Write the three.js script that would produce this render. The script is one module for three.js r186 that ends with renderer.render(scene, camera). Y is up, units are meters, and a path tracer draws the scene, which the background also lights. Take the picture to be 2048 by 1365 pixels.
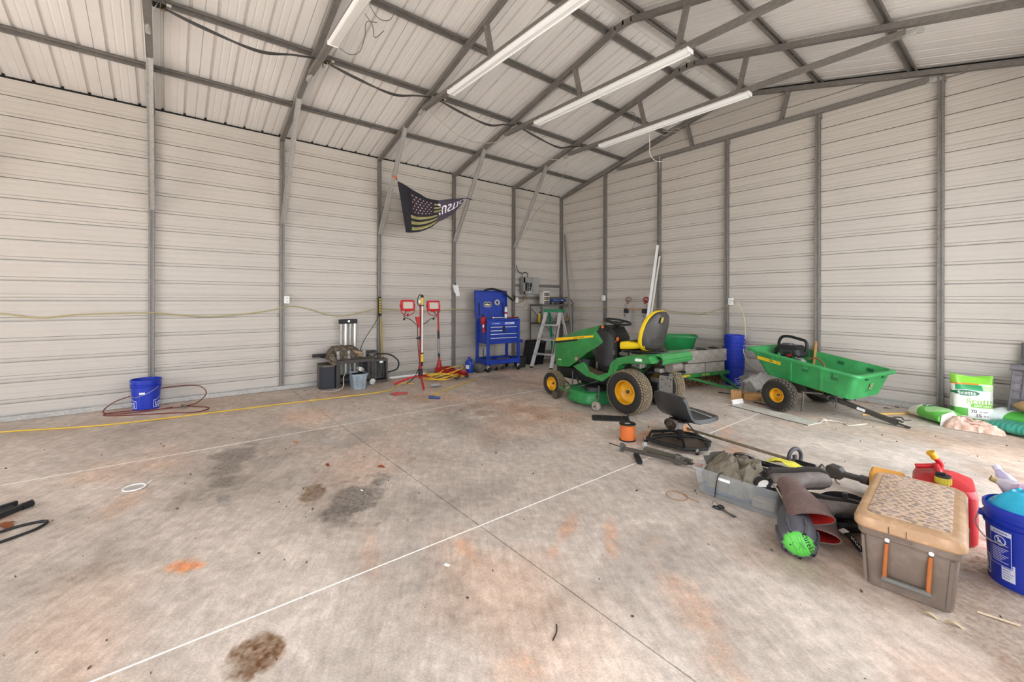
import * as THREE from 'three';
import { RoundedBoxGeometry } from 'three/addons/geometries/RoundedBoxGeometry.js';
import { mergeGeometries, mergeVertices, toCreasedNormals } from 'three/addons/utils/BufferGeometryUtils.js';

// ---------------------------------------------------------------- camera, sky, exposure
const scene = new THREE.Scene();
const camera = new THREE.PerspectiveCamera(2 * Math.atan(764.485 / 853.675) * 180 / Math.PI, 2048 / 1529, 0.05, 200);
camera.position.set(7.2157, 1.36, 7.3702);
camera.rotation.set(0, 0.889538, 0.002525, 'YXZ');
camera.setViewOffset(2048, 1529, 0, 164, 2048, 1365);
camera.updateProjectionMatrix();
scene.background = new THREE.Color().setRGB(0.93, 0.98, 1.05);   // even overcast sky
scene.backgroundIntensity = 1.0;
// high sun from behind the camera, almost along the long wall: it lights the yard outside the doorways, not the floor in view
const sun = new THREE.DirectionalLight(new THREE.Color().setRGB(1.0, 0.97, 0.93), 4.2);
sun.position.set(4 - 7, 30, 6 + 19); sun.target.position.set(4, 0, 6); sun.castShadow = true;
sun.shadow.mapSize.set(4096, 4096); Object.assign(sun.shadow.camera, { left: -22, right: 22, top: 22, bottom: -22, near: 1, far: 80 });
scene.add(sun, sun.target);
const renderer = new THREE.WebGLRenderer({ antialias: true });
renderer.toneMapping = THREE.LinearToneMapping;
renderer.toneMappingExposure = 6.2;
renderer.shadowMap.enabled = true;

// ---------------------------------------------------------------- helpers
const PI = Math.PI, V = (x, y, z) => new THREE.Vector3(x, y, z);
function rng(seed) { let a = seed >>> 0; return () => { a = (a + 0x6D2B79F5) | 0; let t = Math.imul(a ^ (a >>> 15), 1 | a); t = (t + Math.imul(t ^ (t >>> 7), 61 | t)) ^ t; return ((t ^ (t >>> 14)) >>> 0) / 4294967296; }; }
const taken = new Map();
function numbered(n) { const k = taken.get(n) ?? 0; taken.set(n, k + 1); return k ? n + '_' + String(k).padStart(3, '0') : n; }
function flat(list) { return Array.isArray(list) ? list.flat(9) : [list]; }
function clean(g, crease) {
  g = g.index ? g.toNonIndexed() : g.clone();
  if (crease) { g.deleteAttribute('normal'); g.deleteAttribute('uv'); g = toCreasedNormals(g, crease); }
  if (!g.attributes.normal) g.computeVertexNormals();
  for (const k of Object.keys(g.attributes)) if (!['position', 'normal', 'uv'].includes(k)) g.deleteAttribute(k);
  return g;
}
function metricUV(g) {                                   // uv in metres, by the way each triangle faces
  const p = g.attributes.position, u = new Float32Array(p.count * 2), a = V(), b = V(), c = V();
  for (let i = 0; i < p.count; i += 3) {
    a.fromBufferAttribute(p, i); b.fromBufferAttribute(p, i + 1); c.fromBufferAttribute(p, i + 2);
    const n = b.clone().sub(a).cross(c.clone().sub(a)), x = Math.abs(n.x), y = Math.abs(n.y), z = Math.abs(n.z);
    [a, b, c].forEach((v, k) => {
      const [s, t] = y >= x && y >= z ? [v.x, v.z] : x >= z ? [v.z, v.y] : [v.x, v.y];
      u[(i + k) * 2] = s; u[(i + k) * 2 + 1] = t;
    });
  }
  g.setAttribute('uv', new THREE.BufferAttribute(u, 2));
}
function merged(list, keepUV) {
  const gs = flat(list).map((g) => clean(g));
  if (!keepUV) gs.forEach(metricUV);
  else gs.forEach((g) => { if (!g.attributes.uv) metricUV(g); });
  return gs.length === 1 ? gs[0] : mergeGeometries(gs);
}
// one named mesh; geometries are merged, uv in metres unless keepUV
function mesh(name, geos, material, parent, label, keepUV) {
  const m = new THREE.Mesh(merged(geos, keepUV), material);
  m.castShadow = m.receiveShadow = true;
  m.name = parent ? name : numbered(name);
  if (label) m.userData.label = label;
  (parent ?? scene).add(m);
  return m;
}
function parts(name, geos, material, parent) { return geos.map((g) => mesh(name, g, material, parent)); }   // one mesh for each piece
function thing(name, label, category, pos = [0, 0, 0], ry = 0, group) {
  const o = new THREE.Group(); o.name = numbered(name); o.position.set(...pos); o.rotation.y = ry; scene.add(o);
  o.userData = { label, category }; if (group) o.userData.group = group;
  return o;
}
function tag(o, label, category, group) { o.userData.label = label; o.userData.category = category; if (group) o.userData.group = group; return o; }
function struct(name, label) { const o = new THREE.Group(); o.name = numbered(name); o.userData = { kind: 'structure' }; if (label) o.userData.label = label; scene.add(o); return o; }
// --- geometry
function xf(g, pos, rot, sc) {
  const m = new THREE.Matrix4().compose(V(...(pos || [0, 0, 0])), new THREE.Quaternion().setFromEuler(new THREE.Euler(...(rot || [0, 0, 0]))), sc ? V(...sc) : V(1, 1, 1));
  g = g.clone(); g.applyMatrix4(m); return g;
}
function box(w, h, d, pos, rot, bev = 0, seg = 1) {
  const g = bev > 0 ? new RoundedBoxGeometry(w, h, d, seg, Math.min(bev, w * .49, h * .49, d * .49)) : new THREE.BoxGeometry(w, h, d);
  return xf(g, pos, rot);
}
function cyl(r1, r2, h, pos, rot, seg = 20, open = false) { return xf(new THREE.CylinderGeometry(r1, r2, h, seg, 1, open), pos, rot); }
function sph(r, pos, sc, seg = 16) { return xf(new THREE.SphereGeometry(r, seg, Math.ceil(seg * .65)), pos, [0, 0, 0], sc); }
function tor(R, r, pos, rot, seg = 28, ts = 8, arc = PI * 2) { return xf(new THREE.TorusGeometry(R, r, ts, seg, arc), pos, rot); }
function between(g, a, b) {                              // a y-long geometry of unit length, laid from a to b
  a = V(...a); b = V(...b); const d = b.clone().sub(a), q = new THREE.Quaternion().setFromUnitVectors(V(0, 1, 0), d.clone().normalize());
  g = g.clone(); g.applyMatrix4(new THREE.Matrix4().compose(a.add(b).multiplyScalar(.5), q, V(1, d.length(), 1))); return g;
}
function rod(a, b, r, seg = 10, r2) { return between(new THREE.CylinderGeometry(r2 ?? r, r, 1, seg), a, b); }
function bar(a, b, w, h, side = [0, 0, 1]) {             // rectangular bar from a to b, w across (along side), h the other way
  const A = V(...a), B = V(...b), y = B.clone().sub(A), L = y.length(); y.normalize();
  const x = V(...side); x.addScaledVector(y, -x.dot(y)).normalize(); const z = x.clone().cross(y);
  const g = new THREE.BoxGeometry(w, L, h);
  g.applyMatrix4(new THREE.Matrix4().makeBasis(x, y, z).setPosition(A.add(B).multiplyScalar(.5))); return g;
}
function tube(pts, r, n, seg = 6, closed = false, tension = .5) {
  const c = new THREE.CatmullRomCurve3(pts.map((p) => V(...p)), closed, 'centripetal', tension);
  return new THREE.TubeGeometry(c, n ?? pts.length * 6, r, seg, closed);
}
function lathe(pts, seg = 28, pos, rot) { return xf(toCreasedNormals(new THREE.LatheGeometry(pts.map((p) => new THREE.Vector2(...p)), seg).toNonIndexed(), .7), pos, rot); }
function poly(pts, holes) { const s = new THREE.Shape(pts.map((p) => new THREE.Vector2(...p))); if (holes) for (const h of holes) s.holes.push(new THREE.Path(h.map((p) => new THREE.Vector2(...p)))); return s; }
function ext(pts, depth, bev = 0, pos, rot, holes) {     // outline in xy, extruded along z, centred on z = 0
  const g = new THREE.ExtrudeGeometry(poly(pts, holes), { depth: depth - 2 * bev, bevelEnabled: bev > 0, bevelThickness: bev, bevelSize: bev, bevelOffset: -bev, bevelSegments: 2, curveSegments: 6 });
  g.translate(0, 0, -(depth - 2 * bev) / 2); return xf(g, pos, rot);
}
function loft(rings, capA = true, capB = true, crease = .9) { // closed rings of [x,y,z], same count each
  const n = rings[0].length, p = [], id = [];
  rings.forEach((r) => r.forEach((v) => p.push(...v)));
  for (let i = 0; i + 1 < rings.length; i++) for (let j = 0; j < n; j++) {
    const a = i * n + j, b = i * n + (j + 1) % n, c = a + n, d = b + n; id.push(a, b, d, a, d, c);
  }
  const cap = (i, flip) => {
    const c = V(); rings[i].forEach((v) => c.add(V(...v))); c.multiplyScalar(1 / n); const k = p.length / 3; p.push(c.x, c.y, c.z);
    for (let j = 0; j < n; j++) { const a = i * n + j, b = i * n + (j + 1) % n; flip ? id.push(k, b, a) : id.push(k, a, b); }
  };
  if (capA) cap(0, true); if (capB) cap(rings.length - 1, false);
  const g = new THREE.BufferGeometry(); g.setAttribute('position', new THREE.Float32BufferAttribute(p, 3)); g.setIndex(id);
  // outward: the signed volume must be positive
  let vol = 0; const a = V(), b = V(), c = V();
  for (let i = 0; i < id.length; i += 3) { a.fromArray(p, id[i] * 3); b.fromArray(p, id[i + 1] * 3); c.fromArray(p, id[i + 2] * 3); vol += a.dot(b.cross(c)); }
  if (vol < 0) { for (let i = 0; i < id.length; i += 3) [id[i], id[i + 1]] = [id[i + 1], id[i]]; g.setIndex(id); }
  return toCreasedNormals(g.toNonIndexed(), crease);
}
function rrect(w, h, r, n = 4) {                         // rounded rectangle outline, centred
  const o = []; for (const [sx, sy, a0] of [[1, 1, 0], [-1, 1, PI / 2], [-1, -1, PI], [1, -1, PI * 1.5]]) for (let i = 0; i <= n; i++) { const a = a0 + PI / 2 * i / n; o.push([sx * (w / 2 - r) + r * Math.cos(a), sy * (h / 2 - r) + r * Math.sin(a)]); } return o;
}
function grid(nu, nv, f, thick = 0) {                    // parametric sheet f(u,v)->[x,y,z]; thick gives it a back
  const p = [], uv = [], id = [];
  for (let j = 0; j <= nv; j++) for (let i = 0; i <= nu; i++) { p.push(...f(i / nu, j / nv)); uv.push(i / nu, j / nv); }
  for (let j = 0; j < nv; j++) for (let i = 0; i < nu; i++) { const a = j * (nu + 1) + i, b = a + 1, c = a + nu + 1, d = c + 1; id.push(a, b, d, a, d, c); }
  let g = new THREE.BufferGeometry(); g.setAttribute('position', new THREE.Float32BufferAttribute(p, 3)); g.setAttribute('uv', new THREE.Float32BufferAttribute(uv, 2)); g.setIndex(id); g.computeVertexNormals();
  if (!thick) return g;
  const b = g.clone(), bp = b.attributes.position, bn = b.attributes.normal;
  for (let i = 0; i < bp.count; i++) { bp.setXYZ(i, bp.getX(i) - bn.getX(i) * thick, bp.getY(i) - bn.getY(i) * thick, bp.getZ(i) - bn.getZ(i) * thick); bn.setXYZ(i, -bn.getX(i), -bn.getY(i), -bn.getZ(i)); }
  const ix = b.index.array; for (let i = 0; i < ix.length; i += 3) { const t = ix[i]; ix[i] = ix[i + 1]; ix[i + 1] = t; }
  return mergeGeometries([g, b]);
}
// --- noise
const perm = (() => { const r = rng(7), a = [...Array(256).keys()]; for (let i = 255; i > 0; i--) { const j = Math.floor(r() * (i + 1)); [a[i], a[j]] = [a[j], a[i]]; } return Uint8Array.from([...a, ...a]); })();
const PF = Float32Array.from(perm, (v) => v / 255);
function vn(x, y, per = 256) {                           // value noise, periodic
  const xi = Math.floor(x), yi = Math.floor(y); let u = x - xi, v = y - yi; u = u * u * (3 - 2 * u); v = v * v * (3 - 2 * v);
  let x0, x1, y0, y1;
  if (per === 256) { x0 = xi & 255; x1 = (xi + 1) & 255; y0 = yi & 255; y1 = (yi + 1) & 255; }
  else { x0 = ((xi % per) + per) % per; x1 = (x0 + 1) % per & 255; y0 = ((yi % per) + per) % per; y1 = (y0 + 1) % per & 255; x0 &= 255; y0 &= 255; }
  const p0 = perm[x0], p1 = perm[x1], a = PF[p0 + y0], b = PF[p1 + y0], c = PF[p0 + y1], d = PF[p1 + y1];
  return a + (b - a) * u + (c - a) * v + (a - b - c + d) * u * v;
}
function fbm(x, y, o = 4) { let s = 0, a = .5, t = 0; for (let i = 0; i < o; i++) { s += a * vn(x, y); t += a; x = x * 2.03 + 17.3; y = y * 2.03 + 9.1; a *= .5; } return s / t; }
function tiled(n, f) {                                   // n x n rgba texture from f(u,v)->[r,g,b] 0..255
  const d = new Uint8Array(n * n * 4); for (let y = 0; y < n; y++) for (let x = 0; x < n; x++) { const c = f(x / n, y / n), i = (y * n + x) * 4; d[i] = c[0]; d[i + 1] = c[1]; d[i + 2] = c[2]; d[i + 3] = 255; }
  const t = new THREE.DataTexture(d, n, n); t.wrapS = t.wrapT = THREE.RepeatWrapping; t.magFilter = THREE.LinearFilter; t.minFilter = THREE.LinearMipmapLinearFilter; t.generateMipmaps = true; t.needsUpdate = true; return t;
}
function srgb(t) { t.colorSpace = THREE.SRGBColorSpace; return t; }
function rep(t, s) { const c = t.clone(); c.repeat.set(s, s); c.needsUpdate = true; return c; }
const per4 = (u, v, k, o = 4) => { let s = 0, a = .5, t = 0; for (let i = 0; i < o; i++) { s += a * vn(u * k, v * k, k); t += a; k *= 2; a *= .55; } return s / t; };
const TX = {
  grain: tiled(256, (u, v) => { const n = 255 * per4(u, v, 16, 4); return [n, n, n]; }),
  dust: srgb(tiled(512, (u, v) => { const n = per4(u, v, 6, 6), k = Math.max(0, Math.min(1, (n - .42) * 4)), q = 226 + 29 * k; return [q + 3 * (1 - k), q, q - 6 * (1 - k)]; })),
  zinc: srgb(tiled(512, (u, v) => { const n = per4(u, v, 20, 4), m = per4(u, v, 5, 3); const q = 222 + 40 * (n - .5) + 26 * (m - .5); return [q, q, q]; })),
  sheet: srgb(tiled(512, (u, v) => { const n = per4(u, v, 4, 6), k = per4(v, u, 32, 3); const q = 244 + 8 * (n - .5) + 4 * (k - .5); return [q, q - 1, q - 3]; })),
};
function canvas(w, h, draw) { const c = document.createElement('canvas'); c.width = w; c.height = h; const x = c.getContext('2d'); draw(x, w, h); const t = new THREE.CanvasTexture(c); t.colorSpace = THREE.SRGBColorSpace; return t; }
// --- materials
function mat(color, rough = .6, metal = 0, more = {}) {
  const { dust, zinc, bump, ...o } = more;
  const m = new THREE.MeshPhysicalMaterial({ color, roughness: rough, metalness: metal, ...o });
  if (dust) m.map = rep(TX.dust, dust);
  if (zinc) m.map = rep(TX.zinc, zinc);
  if (bump) { m.bumpMap = rep(TX.grain, bump[0]); m.bumpScale = bump[1]; }
  return m;
}
const M = {
  sheet: new THREE.MeshPhysicalMaterial({ color: '#c9c2ba', roughness: .42, map: rep(TX.sheet, .6) }),
  roof: new THREE.MeshPhysicalMaterial({ color: '#ebe7e4', roughness: .45, map: rep(TX.sheet, .6) }),
  tubeSteel: mat('#928c86', .45, .25, { zinc: 2.5 }),
  zinc: mat('#cfccc6', .4, .3, { zinc: 3 }),
  black: mat('#17181a', .55, 0, { bump: [20, .0004] }),
  rubber: mat('#2a2725', .85, 0, { dust: 2, bump: [24, .0008] }),
  chrome: mat('#d4d4d4', .18, 1),
  steel: mat('#7d7b78', .4, .7, { zinc: 4 }),
  alu: mat('#cfcdca', .35, .5, { zinc: 5 }),
  white: mat('#eeeeec', .45),
  blue: mat('#1a33a8', .38),
  red: mat('#b3141c', .42, 0, { dust: 3 }),
  yellow: mat('#e8c22e', .5),
  orange: mat('#d9702c', .55),
};
// ---------------------------------------------------------------- the building
const LX = 8.02, LZ = 12.04, SL = .25, EAVE = 3.742, PITCH = .2286, RIB0 = 1.3605;
// wall sheet: profile of ribs standing outwards, seen from inside as grooves
function ribProfile(y0, y1) {
  const pts = [[y0, 0]];
  for (let j = -7; j < 16; j++) {
    const c = RIB0 + j * PITCH;
    for (const [dy, d] of [[-.030, 0], [-.029, .042], [-.015, .042], [-.014, .017], [.013, .016], [.021, 0], [PITCH / 3 - .012, 0], [PITCH / 3 - .005, .0018], [PITCH / 3 + .005, .0018], [PITCH / 3 + .012, 0], [PITCH * 2 / 3 - .012, 0], [PITCH * 2 / 3 - .005, .0018], [PITCH * 2 / 3 + .005, .0018], [PITCH * 2 / 3 + .012, 0]]) {
      const y = c + dy; if (y > y0 + .001 && y < y1 - .001) pts.push([y, d]);
    }
  }
  pts.push([y1, 0]); return pts;
}
// profile points [s, depth] swept along a length; at(s, d, e) gives the point, e = 0 or 1 the end
function sheetGeo(prof, at, back = .045) {
  const p = [], q = (a, b, c, d) => p.push(...a, ...b, ...c, ...a, ...c, ...d);
  for (let i = 0; i + 1 < prof.length; i++) {
    const [s0, d0] = prof[i], [s1, d1] = prof[i + 1];
    q(at(s0, d0, 0), at(s0, d0, 1), at(s1, d1, 1), at(s1, d1, 0));
    q(at(s0, back, 0), at(s1, back, 0), at(s1, back, 1), at(s0, back, 1));
  }
  const [a0, b0] = prof[0], [a1, b1] = prof[prof.length - 1];
  q(at(a0, b0, 0), at(a0, back, 0), at(a0, back, 1), at(a0, b0, 1)); q(at(a1, b1, 0), at(a1, b1, 1), at(a1, back, 1), at(a1, back, 0));
  const g = new THREE.BufferGeometry(); g.setAttribute('position', new THREE.Float32BufferAttribute(p, 3)); g.computeVertexNormals(); return g;
}
const LAPS = [.03, .503, 1.417, 2.331, 3.246, 4.16];      // sheet laps, four ribs apart
function lapSheets(group, name, top, make) {
  for (let i = 0; i + 1 < LAPS.length + 1; i++) {
    const y0 = LAPS[i], y1 = Math.min(i + 1 < LAPS.length ? LAPS[i + 1] : 9, top);
    if (y0 >= top) break;
    const prof = ribProfile(y0, y1);
    if (y1 < top) { prof[prof.length - 1] = [y1 - .004, 0]; prof.push([y1 - .004, .003], [y1 - .002, .012], [y1, .012]); } // lap: the upper edge tucks behind the next sheet
    mesh(name, make(prof), M.sheet, group);
  }
}
const wallL = struct('wall_left', 'long wall of off white ribbed metal sheets');
lapSheets(wallL, 'sheet', EAVE + .068, (prof) => sheetGeo(prof, (y, d, e) => [-d, y, e ? LZ : 0]));
const wallB = struct('wall_back', 'gable end wall of off white ribbed metal sheets');
const gx = (y) => Math.max(0, (y - EAVE - .02) / SL);
lapSheets(wallB, 'sheet', 4.72, (prof) => sheetGeo(prof, (y, d, e) => [e ? LX - gx(y) : gx(y), y, -d]));
// the two walls behind the camera, with the open doorways the daylight comes through
const D1 = [.95, 4.35], D2 = [5.75, 9.35], DH = 3.25;
const wallR = struct('wall_right', 'long wall with two open doorways');
mesh('sheet', [[0, D1[0]], [D1[1], D2[0]], [D2[1], LZ]].map(([a, b]) => box(.05, EAVE, b - a, [LX + .025, EAVE / 2, (a + b) / 2])), M.sheet, wallR);
mesh('header', box(.05, EAVE - DH, LZ, [LX + .026, (EAVE + DH) / 2, LZ / 2]), M.sheet, wallR);
const wallF = struct('wall_front', 'gable end wall with a wide open doorway');
const D3 = [2.1, 5.9];
mesh('sheet', [box(D3[0], EAVE, .05, [D3[0] / 2, EAVE / 2, LZ + .025]), box(LX - D3[1], EAVE, .05, [(LX + D3[1]) / 2, EAVE / 2, LZ + .025]), ext([[0, EAVE - .01], [LX, EAVE - .01], [LX / 2, EAVE + SL * LX / 2]], .05, 0, [0, 0, LZ + .025]), box(D3[1] - D3[0], EAVE - DH, .05, [4, (EAVE + DH) / 2, LZ + .025])], M.sheet, wallF);
[[LX + .03, 0, (D1[0] + D1[1]) / 2, PI / 2, D1[1] - D1[0]], [LX + .03, 0, (D2[0] + D2[1]) / 2, PI / 2, D2[1] - D2[0]], [4, 0, LZ + .03, 0, D3[1] - D3[0]]].forEach(([x, y, z, r, w], i) => {
  const d = struct('door_' + (i + 1), 'open roll-up doorway with a steel frame'); d.position.set(x, y, z); d.rotation.y = r;
  mesh('frame', [box(.06, DH, .09, [-w / 2 - .03, DH / 2, 0]), box(.06, DH, .09, [w / 2 + .03, DH / 2, 0]), box(w + .12, .06, .09, [0, DH + .03, 0])], M.tubeSteel, d);
  mesh('curtain_roll', cyl(.17, .17, w, [0, DH + .25, (i < 2 ? -1 : -1) * .24], [0, 0, PI / 2], 24), M.sheet, d);
});
// roof sheets
const ceil = struct('ceiling', 'underside of the pitched off white ribbed metal roof');
const RY = EAVE + .112;
const roofMats = M.roof;
const NS = 14;
for (let side = 0; side < 2; side++) for (let k = 0; k < NS; k++) {
  const z0 = -.25 + k * .9144, prof = [[z0, .002]];
  for (let j = 0; j < 4; j++) { const c = z0 + .1143 + j * PITCH; prof.push([c - .017, 0], [c - .012, .024], [c + .011, .024], [c + .016, 0]); if (j < 3) for (const o of [PITCH / 3, PITCH * 2 / 3]) prof.push([c + o - .011, 0], [c + o - .004, .003], [c + o + .004, .003], [c + o + .011, 0]); }
  prof.push([z0 + .9084, 0], [z0 + .9084, .012], [z0 + .9144, .012]);
  mesh('roof_sheet', sheetGeo(prof, (z, d, e) => { const u = e ? LX / 2 - .05 : -.35, y = RY + u * SL + d; return [side ? LX - u : u, y, z]; }, .05), roofMats, ceil);
}
mesh('ridge_cap', [-1, 1].map((s) => bar([LX / 2, RY + SL * LX / 2 + .012, LZ / 2], [LX / 2 + s * .32, RY + SL * (LX / 2 - .32) + .055, LZ / 2], LZ + .7, .012)), M.roof, ceil);
// eave closures: dark foam strip outside the gap above the wall sheets
const closureMat = mat('#1b1917', .9);
mesh('trim_1', [box(.03, .13, LZ, [-.05, EAVE + .06, LZ / 2]), box(.03, .13, LZ, [LX + .05, EAVE + .06, LZ / 2])], closureMat).userData.kind = 'structure';
mesh('trim_2', [-1, 1].map((s) => bar([LX / 2, EAVE + SL * LX / 2 + .09, -.035], [LX / 2 + s * (LX / 2 + .05), EAVE + .09, -.035], .03, .15)), closureMat).userData.kind = 'structure';
mesh('trim_3', [-1, 1].map((s) => bar([LX / 2, EAVE + SL * LX / 2 + .09, LZ + .035], [LX / 2 + s * (LX / 2 + .05), EAVE + .09, LZ + .035], .03, .15)), closureMat).userData.kind = 'structure';
// base rails
for (const [n, w, d, x, z] of [['baseboard_left', .07, LZ, .036, LZ / 2], ['baseboard_back', LX, .07, LX / 2, .036]]) {
  const o = mesh(n, [box(w, .06, d, [x, .031, z], [0, 0, 0], .006), n === 'baseboard_left' ? box(.02, .07, d, [-.008, .035, z]) : box(w, .07, .02, [x, .035, -.008])], M.zinc); o.userData.kind = 'structure';
}
// ---- steel frame
const T = .06;
function steel(a, b, side = [0, 0, 1], w = T, h = T) { return bar(a, b, w, h, side); }
// posts have a shallow groove down the middle of the face, as the roll-formed tubes of the photograph
function post(x, z, y1, faceX) {
  const h = y1 - .05, y = .05 + h / 2, g = [];
  if (faceX) { g.push(box(T, h, .022, [x, y, z - .019], 0, .003), box(T, h, .022, [x, y, z + .019], 0, .003), box(T - .012, h, .02, [x - .006, y, z])); }
  else { g.push(box(.022, h, T, [x - .019, y, z], 0, .003), box(.022, h, T, [x + .019, y, z], 0, .003), box(.02, h, T - .012, [x, y, z - .006])); }
  return g;
}
const FRAMES = [.035, 1.506, 3.01, 4.505, 6.012, 7.515, 9.02, 10.52, 12.0];
const ry = (x) => EAVE + .033 + SL * (x < LX / 2 ? x : LX - x);   // rafter centre line
const frameWord = ['against the gable end wall', 'first out from the gable end wall', 'second out from the gable end wall', 'third out from the gable end wall', 'fourth out from the gable end wall', 'fifth out from the gable end wall, edge on', 'sixth out from the gable end wall', 'seventh out from the gable end wall', 'at the front wall'];
FRAMES.forEach((z, i) => {
  const t = thing('roof_truss', 'grey galvanized steel truss frame with posts, ' + frameWord[i], 'roof truss', [0, 0, z], 0, 'steel truss frames of the building');
  mesh('post', post(T / 2 + .002, 0, EAVE, true), M.tubeSteel, t);
  mesh('post', post(LX - T / 2 - .002, 0, EAVE, true), M.tubeSteel, t);
  // rafters: one bent tube, rounded at the ridge
  for (const s of [0, 1]) {
    const X = (x) => s ? LX - x : x;
    mesh('rafter', [steel([X(0.0), ry(0), 0], [X(3.9), ry(3.9), 0]), steel([X(3.885), ry(3.885), 0], [X(LX / 2 + .012), ry(3.93), 0]), ...[-.028, .028].map((q) => bar([X(.2), ry(.2) - .031, q], [X(3.8), ry(3.8) - .031, q], .006, .006))], M.tubeSteel, t);
    if (i > 0 && !s) {                                    // knee brace: open channel from post to rafter
      const a = [X(T + .012), 2.5, 0], b = [X(1.08), 4.035, 0];
      mesh('knee_brace', [bar(a, b, .062, .004), ...[-1, 1].map((k) => { const o = .029 * k; return bar([a[0], a[1], o], [b[0], b[1], o], .004, .05); })], s ? M.zinc : M.zinc, t);
    }
    mesh('web_strut', steel([X(3.3), 4.13, 0], [X(3.2), ry(3.2) - .03, 0], [0, 0, 1], .052, .052), M.tubeSteel, t);
    mesh('weld_plate', [box(.17, .062, .03, [X(1.66), 4.095, 0], [0, 0, s ? -.2 : .2], .008), box(.11, .05, .045, [X(1.58), 4.08, 0], [0, 0, s ? -.25 : .25], .01)], M.zinc, t);
  }
  mesh('tie_beam', steel([1.66, 4.1, 0], [LX - 1.66, 4.1, 0]), M.tubeSteel, t);
});
[[1.343, 4.07], [2.638, 4.07], [3.907, 4.07], [5.201, 4.07], [6.464, EAVE + SL * (LX - 6.464) - .02]].forEach(([x, y], i) => {
  const o = mesh('steel_post', [post(x, .035, i === 0 ? EAVE + SL * x : y, false), box(.03, .012, .07, [x + .04, .095, .035]), box(.012, .06, .05, [x + .036, y - .05, .035])], M.tubeSteel);
  tag(o, ['first', 'second', 'third', 'fourth', 'fifth'][i] + ' grey steel post of the gable wall, counted from the far corner', 'wall post', 'posts of the gable wall');
});
// purlins: hat channels, flanges down on the rafters
const hat = (() => { const t = .0025; return [[-.052, 0], [-.03, 0], [-.022, .038], [.022, .038], [.03, 0], [.052, 0], [.052, t], [.032, t], [.024, .038 + t], [-.024, .038 + t], [-.032, t], [-.052, t]]; })();
const purlinX = [.8, 1.81, 2.8, 3.78];
const hatGeo = ext(hat, LZ, 0);
for (let s = 0; s < 2; s++) purlinX.forEach((x, i) => {
  const X = s ? LX - x : x, a = Math.atan(SL) * (s ? -1 : 1);
  const o = mesh('purlin', xf(hatGeo, [X, ry(x) + .03 * 1.03 + .004, LZ / 2], [0, 0, a]), M.tubeSteel);
  const w = ['lowest', 'second', 'third', 'topmost'][i];
  tag(o, w + ' hat channel purlin of the ' + (s ? 'roof slope above the doorways' : 'roof slope above the long wall'), 'purlin', 'roof purlins');
});
// short horizontal rails behind the breaker panel
for (const [y, n] of [[1.68, 'upper'], [1.405, 'lower']]) tag(mesh('steel_rail', [box(.045, .05, 1.42, [.03, y, .77], 0, .004), box(.05, .008, 1.42, [.035, y + .028, .77])], M.tubeSteel), n + ' steel rail crossing the corner bay behind the breaker panel', 'wall rail');
// ---------------------------------------------------------------- concrete slab
const stains = [ // X, Z, rx, rz, turn, strength, kind (0 dark damp, 1 rust, 2 brown)
  [5.35, 7.08, .13, .1, .3, 1.8, 2], [4.3, 6.32, .34, .2, .6, 1.35, 0], [4.02, 6.6, .17, .09, .2, 1.3, 2], [4.45, 6.12, .3, .12, .9, .35, 0],
  [2.95, 6.95, .62, .16, .2, .95, 0], [3.25, 6.75, .25, .2, .5, .35, 0], [2.6, 6.2, .35, .14, 0, .4, 0], [3.0, 5.9, .3, .16, 1.1, .4, 0], [3.1, 4.9, .5, .3, .7, .4, 0], [3.7, 5.0, .45, .22, .4, .35, 0],
  [4.5, 7.27, .09, .055, 2.2, 1.7, 1], [5.5, 5.6, .35, .05, 1.1, .7, 1], [5.65, 5.35, .22, .06, .9, .8, 1], [5.3, 6.1, .16, .05, .2, .5, 1], [4.9, 6.5, .3, .06, .3, .35, 1], [6.3, 5.6, .6, .1, .6, .4, 1], [6.1, 6.4, .4, .1, .3, .35, 1], [5.5, 3.4, .5, .1, 1.2, .6, 1], [5.2, 2.9, .35, .12, 1.2, .6, 1], [4.9, 3.6, .35, .08, .2, .5, 1],
  [3.0, 4.1, .8, .5, .3, .45, 2], [2.2, 4.4, .9, .35, .2, .45, 2], [1.8, 3.2, .9, .6, .3, .5, 2], [3.5, 3.8, .5, .3, 0, .4, 2], [6.95, 4.0, .22, .4, .3, .9, 2], [7.2, 4.5, .3, .5, .2, .8, 2], [6.9, 4.6, .12, .2, .5, .7, 1], [4.6, 1.3, .6, .2, .3, .3, 1], [3.55, 3.35, .55, .16, .1, .5, 0], [4.15, 3.2, .3, .2, .1, .4, 0],
  [6.3, 4.75, .16, .1, .3, .5, 0], [.9, 6.5, .8, .3, 1.4, .4, 2], [.8, 8.0, .8, .3, 1.5, .4, 2], [3.4, 7.6, .3, .1, .4, .35, 1], [3.2, 8.2, .3, .12, .2, .4, 1], [3.6, 7.3, .2, .05, .3, .3, 2],
];
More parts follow.
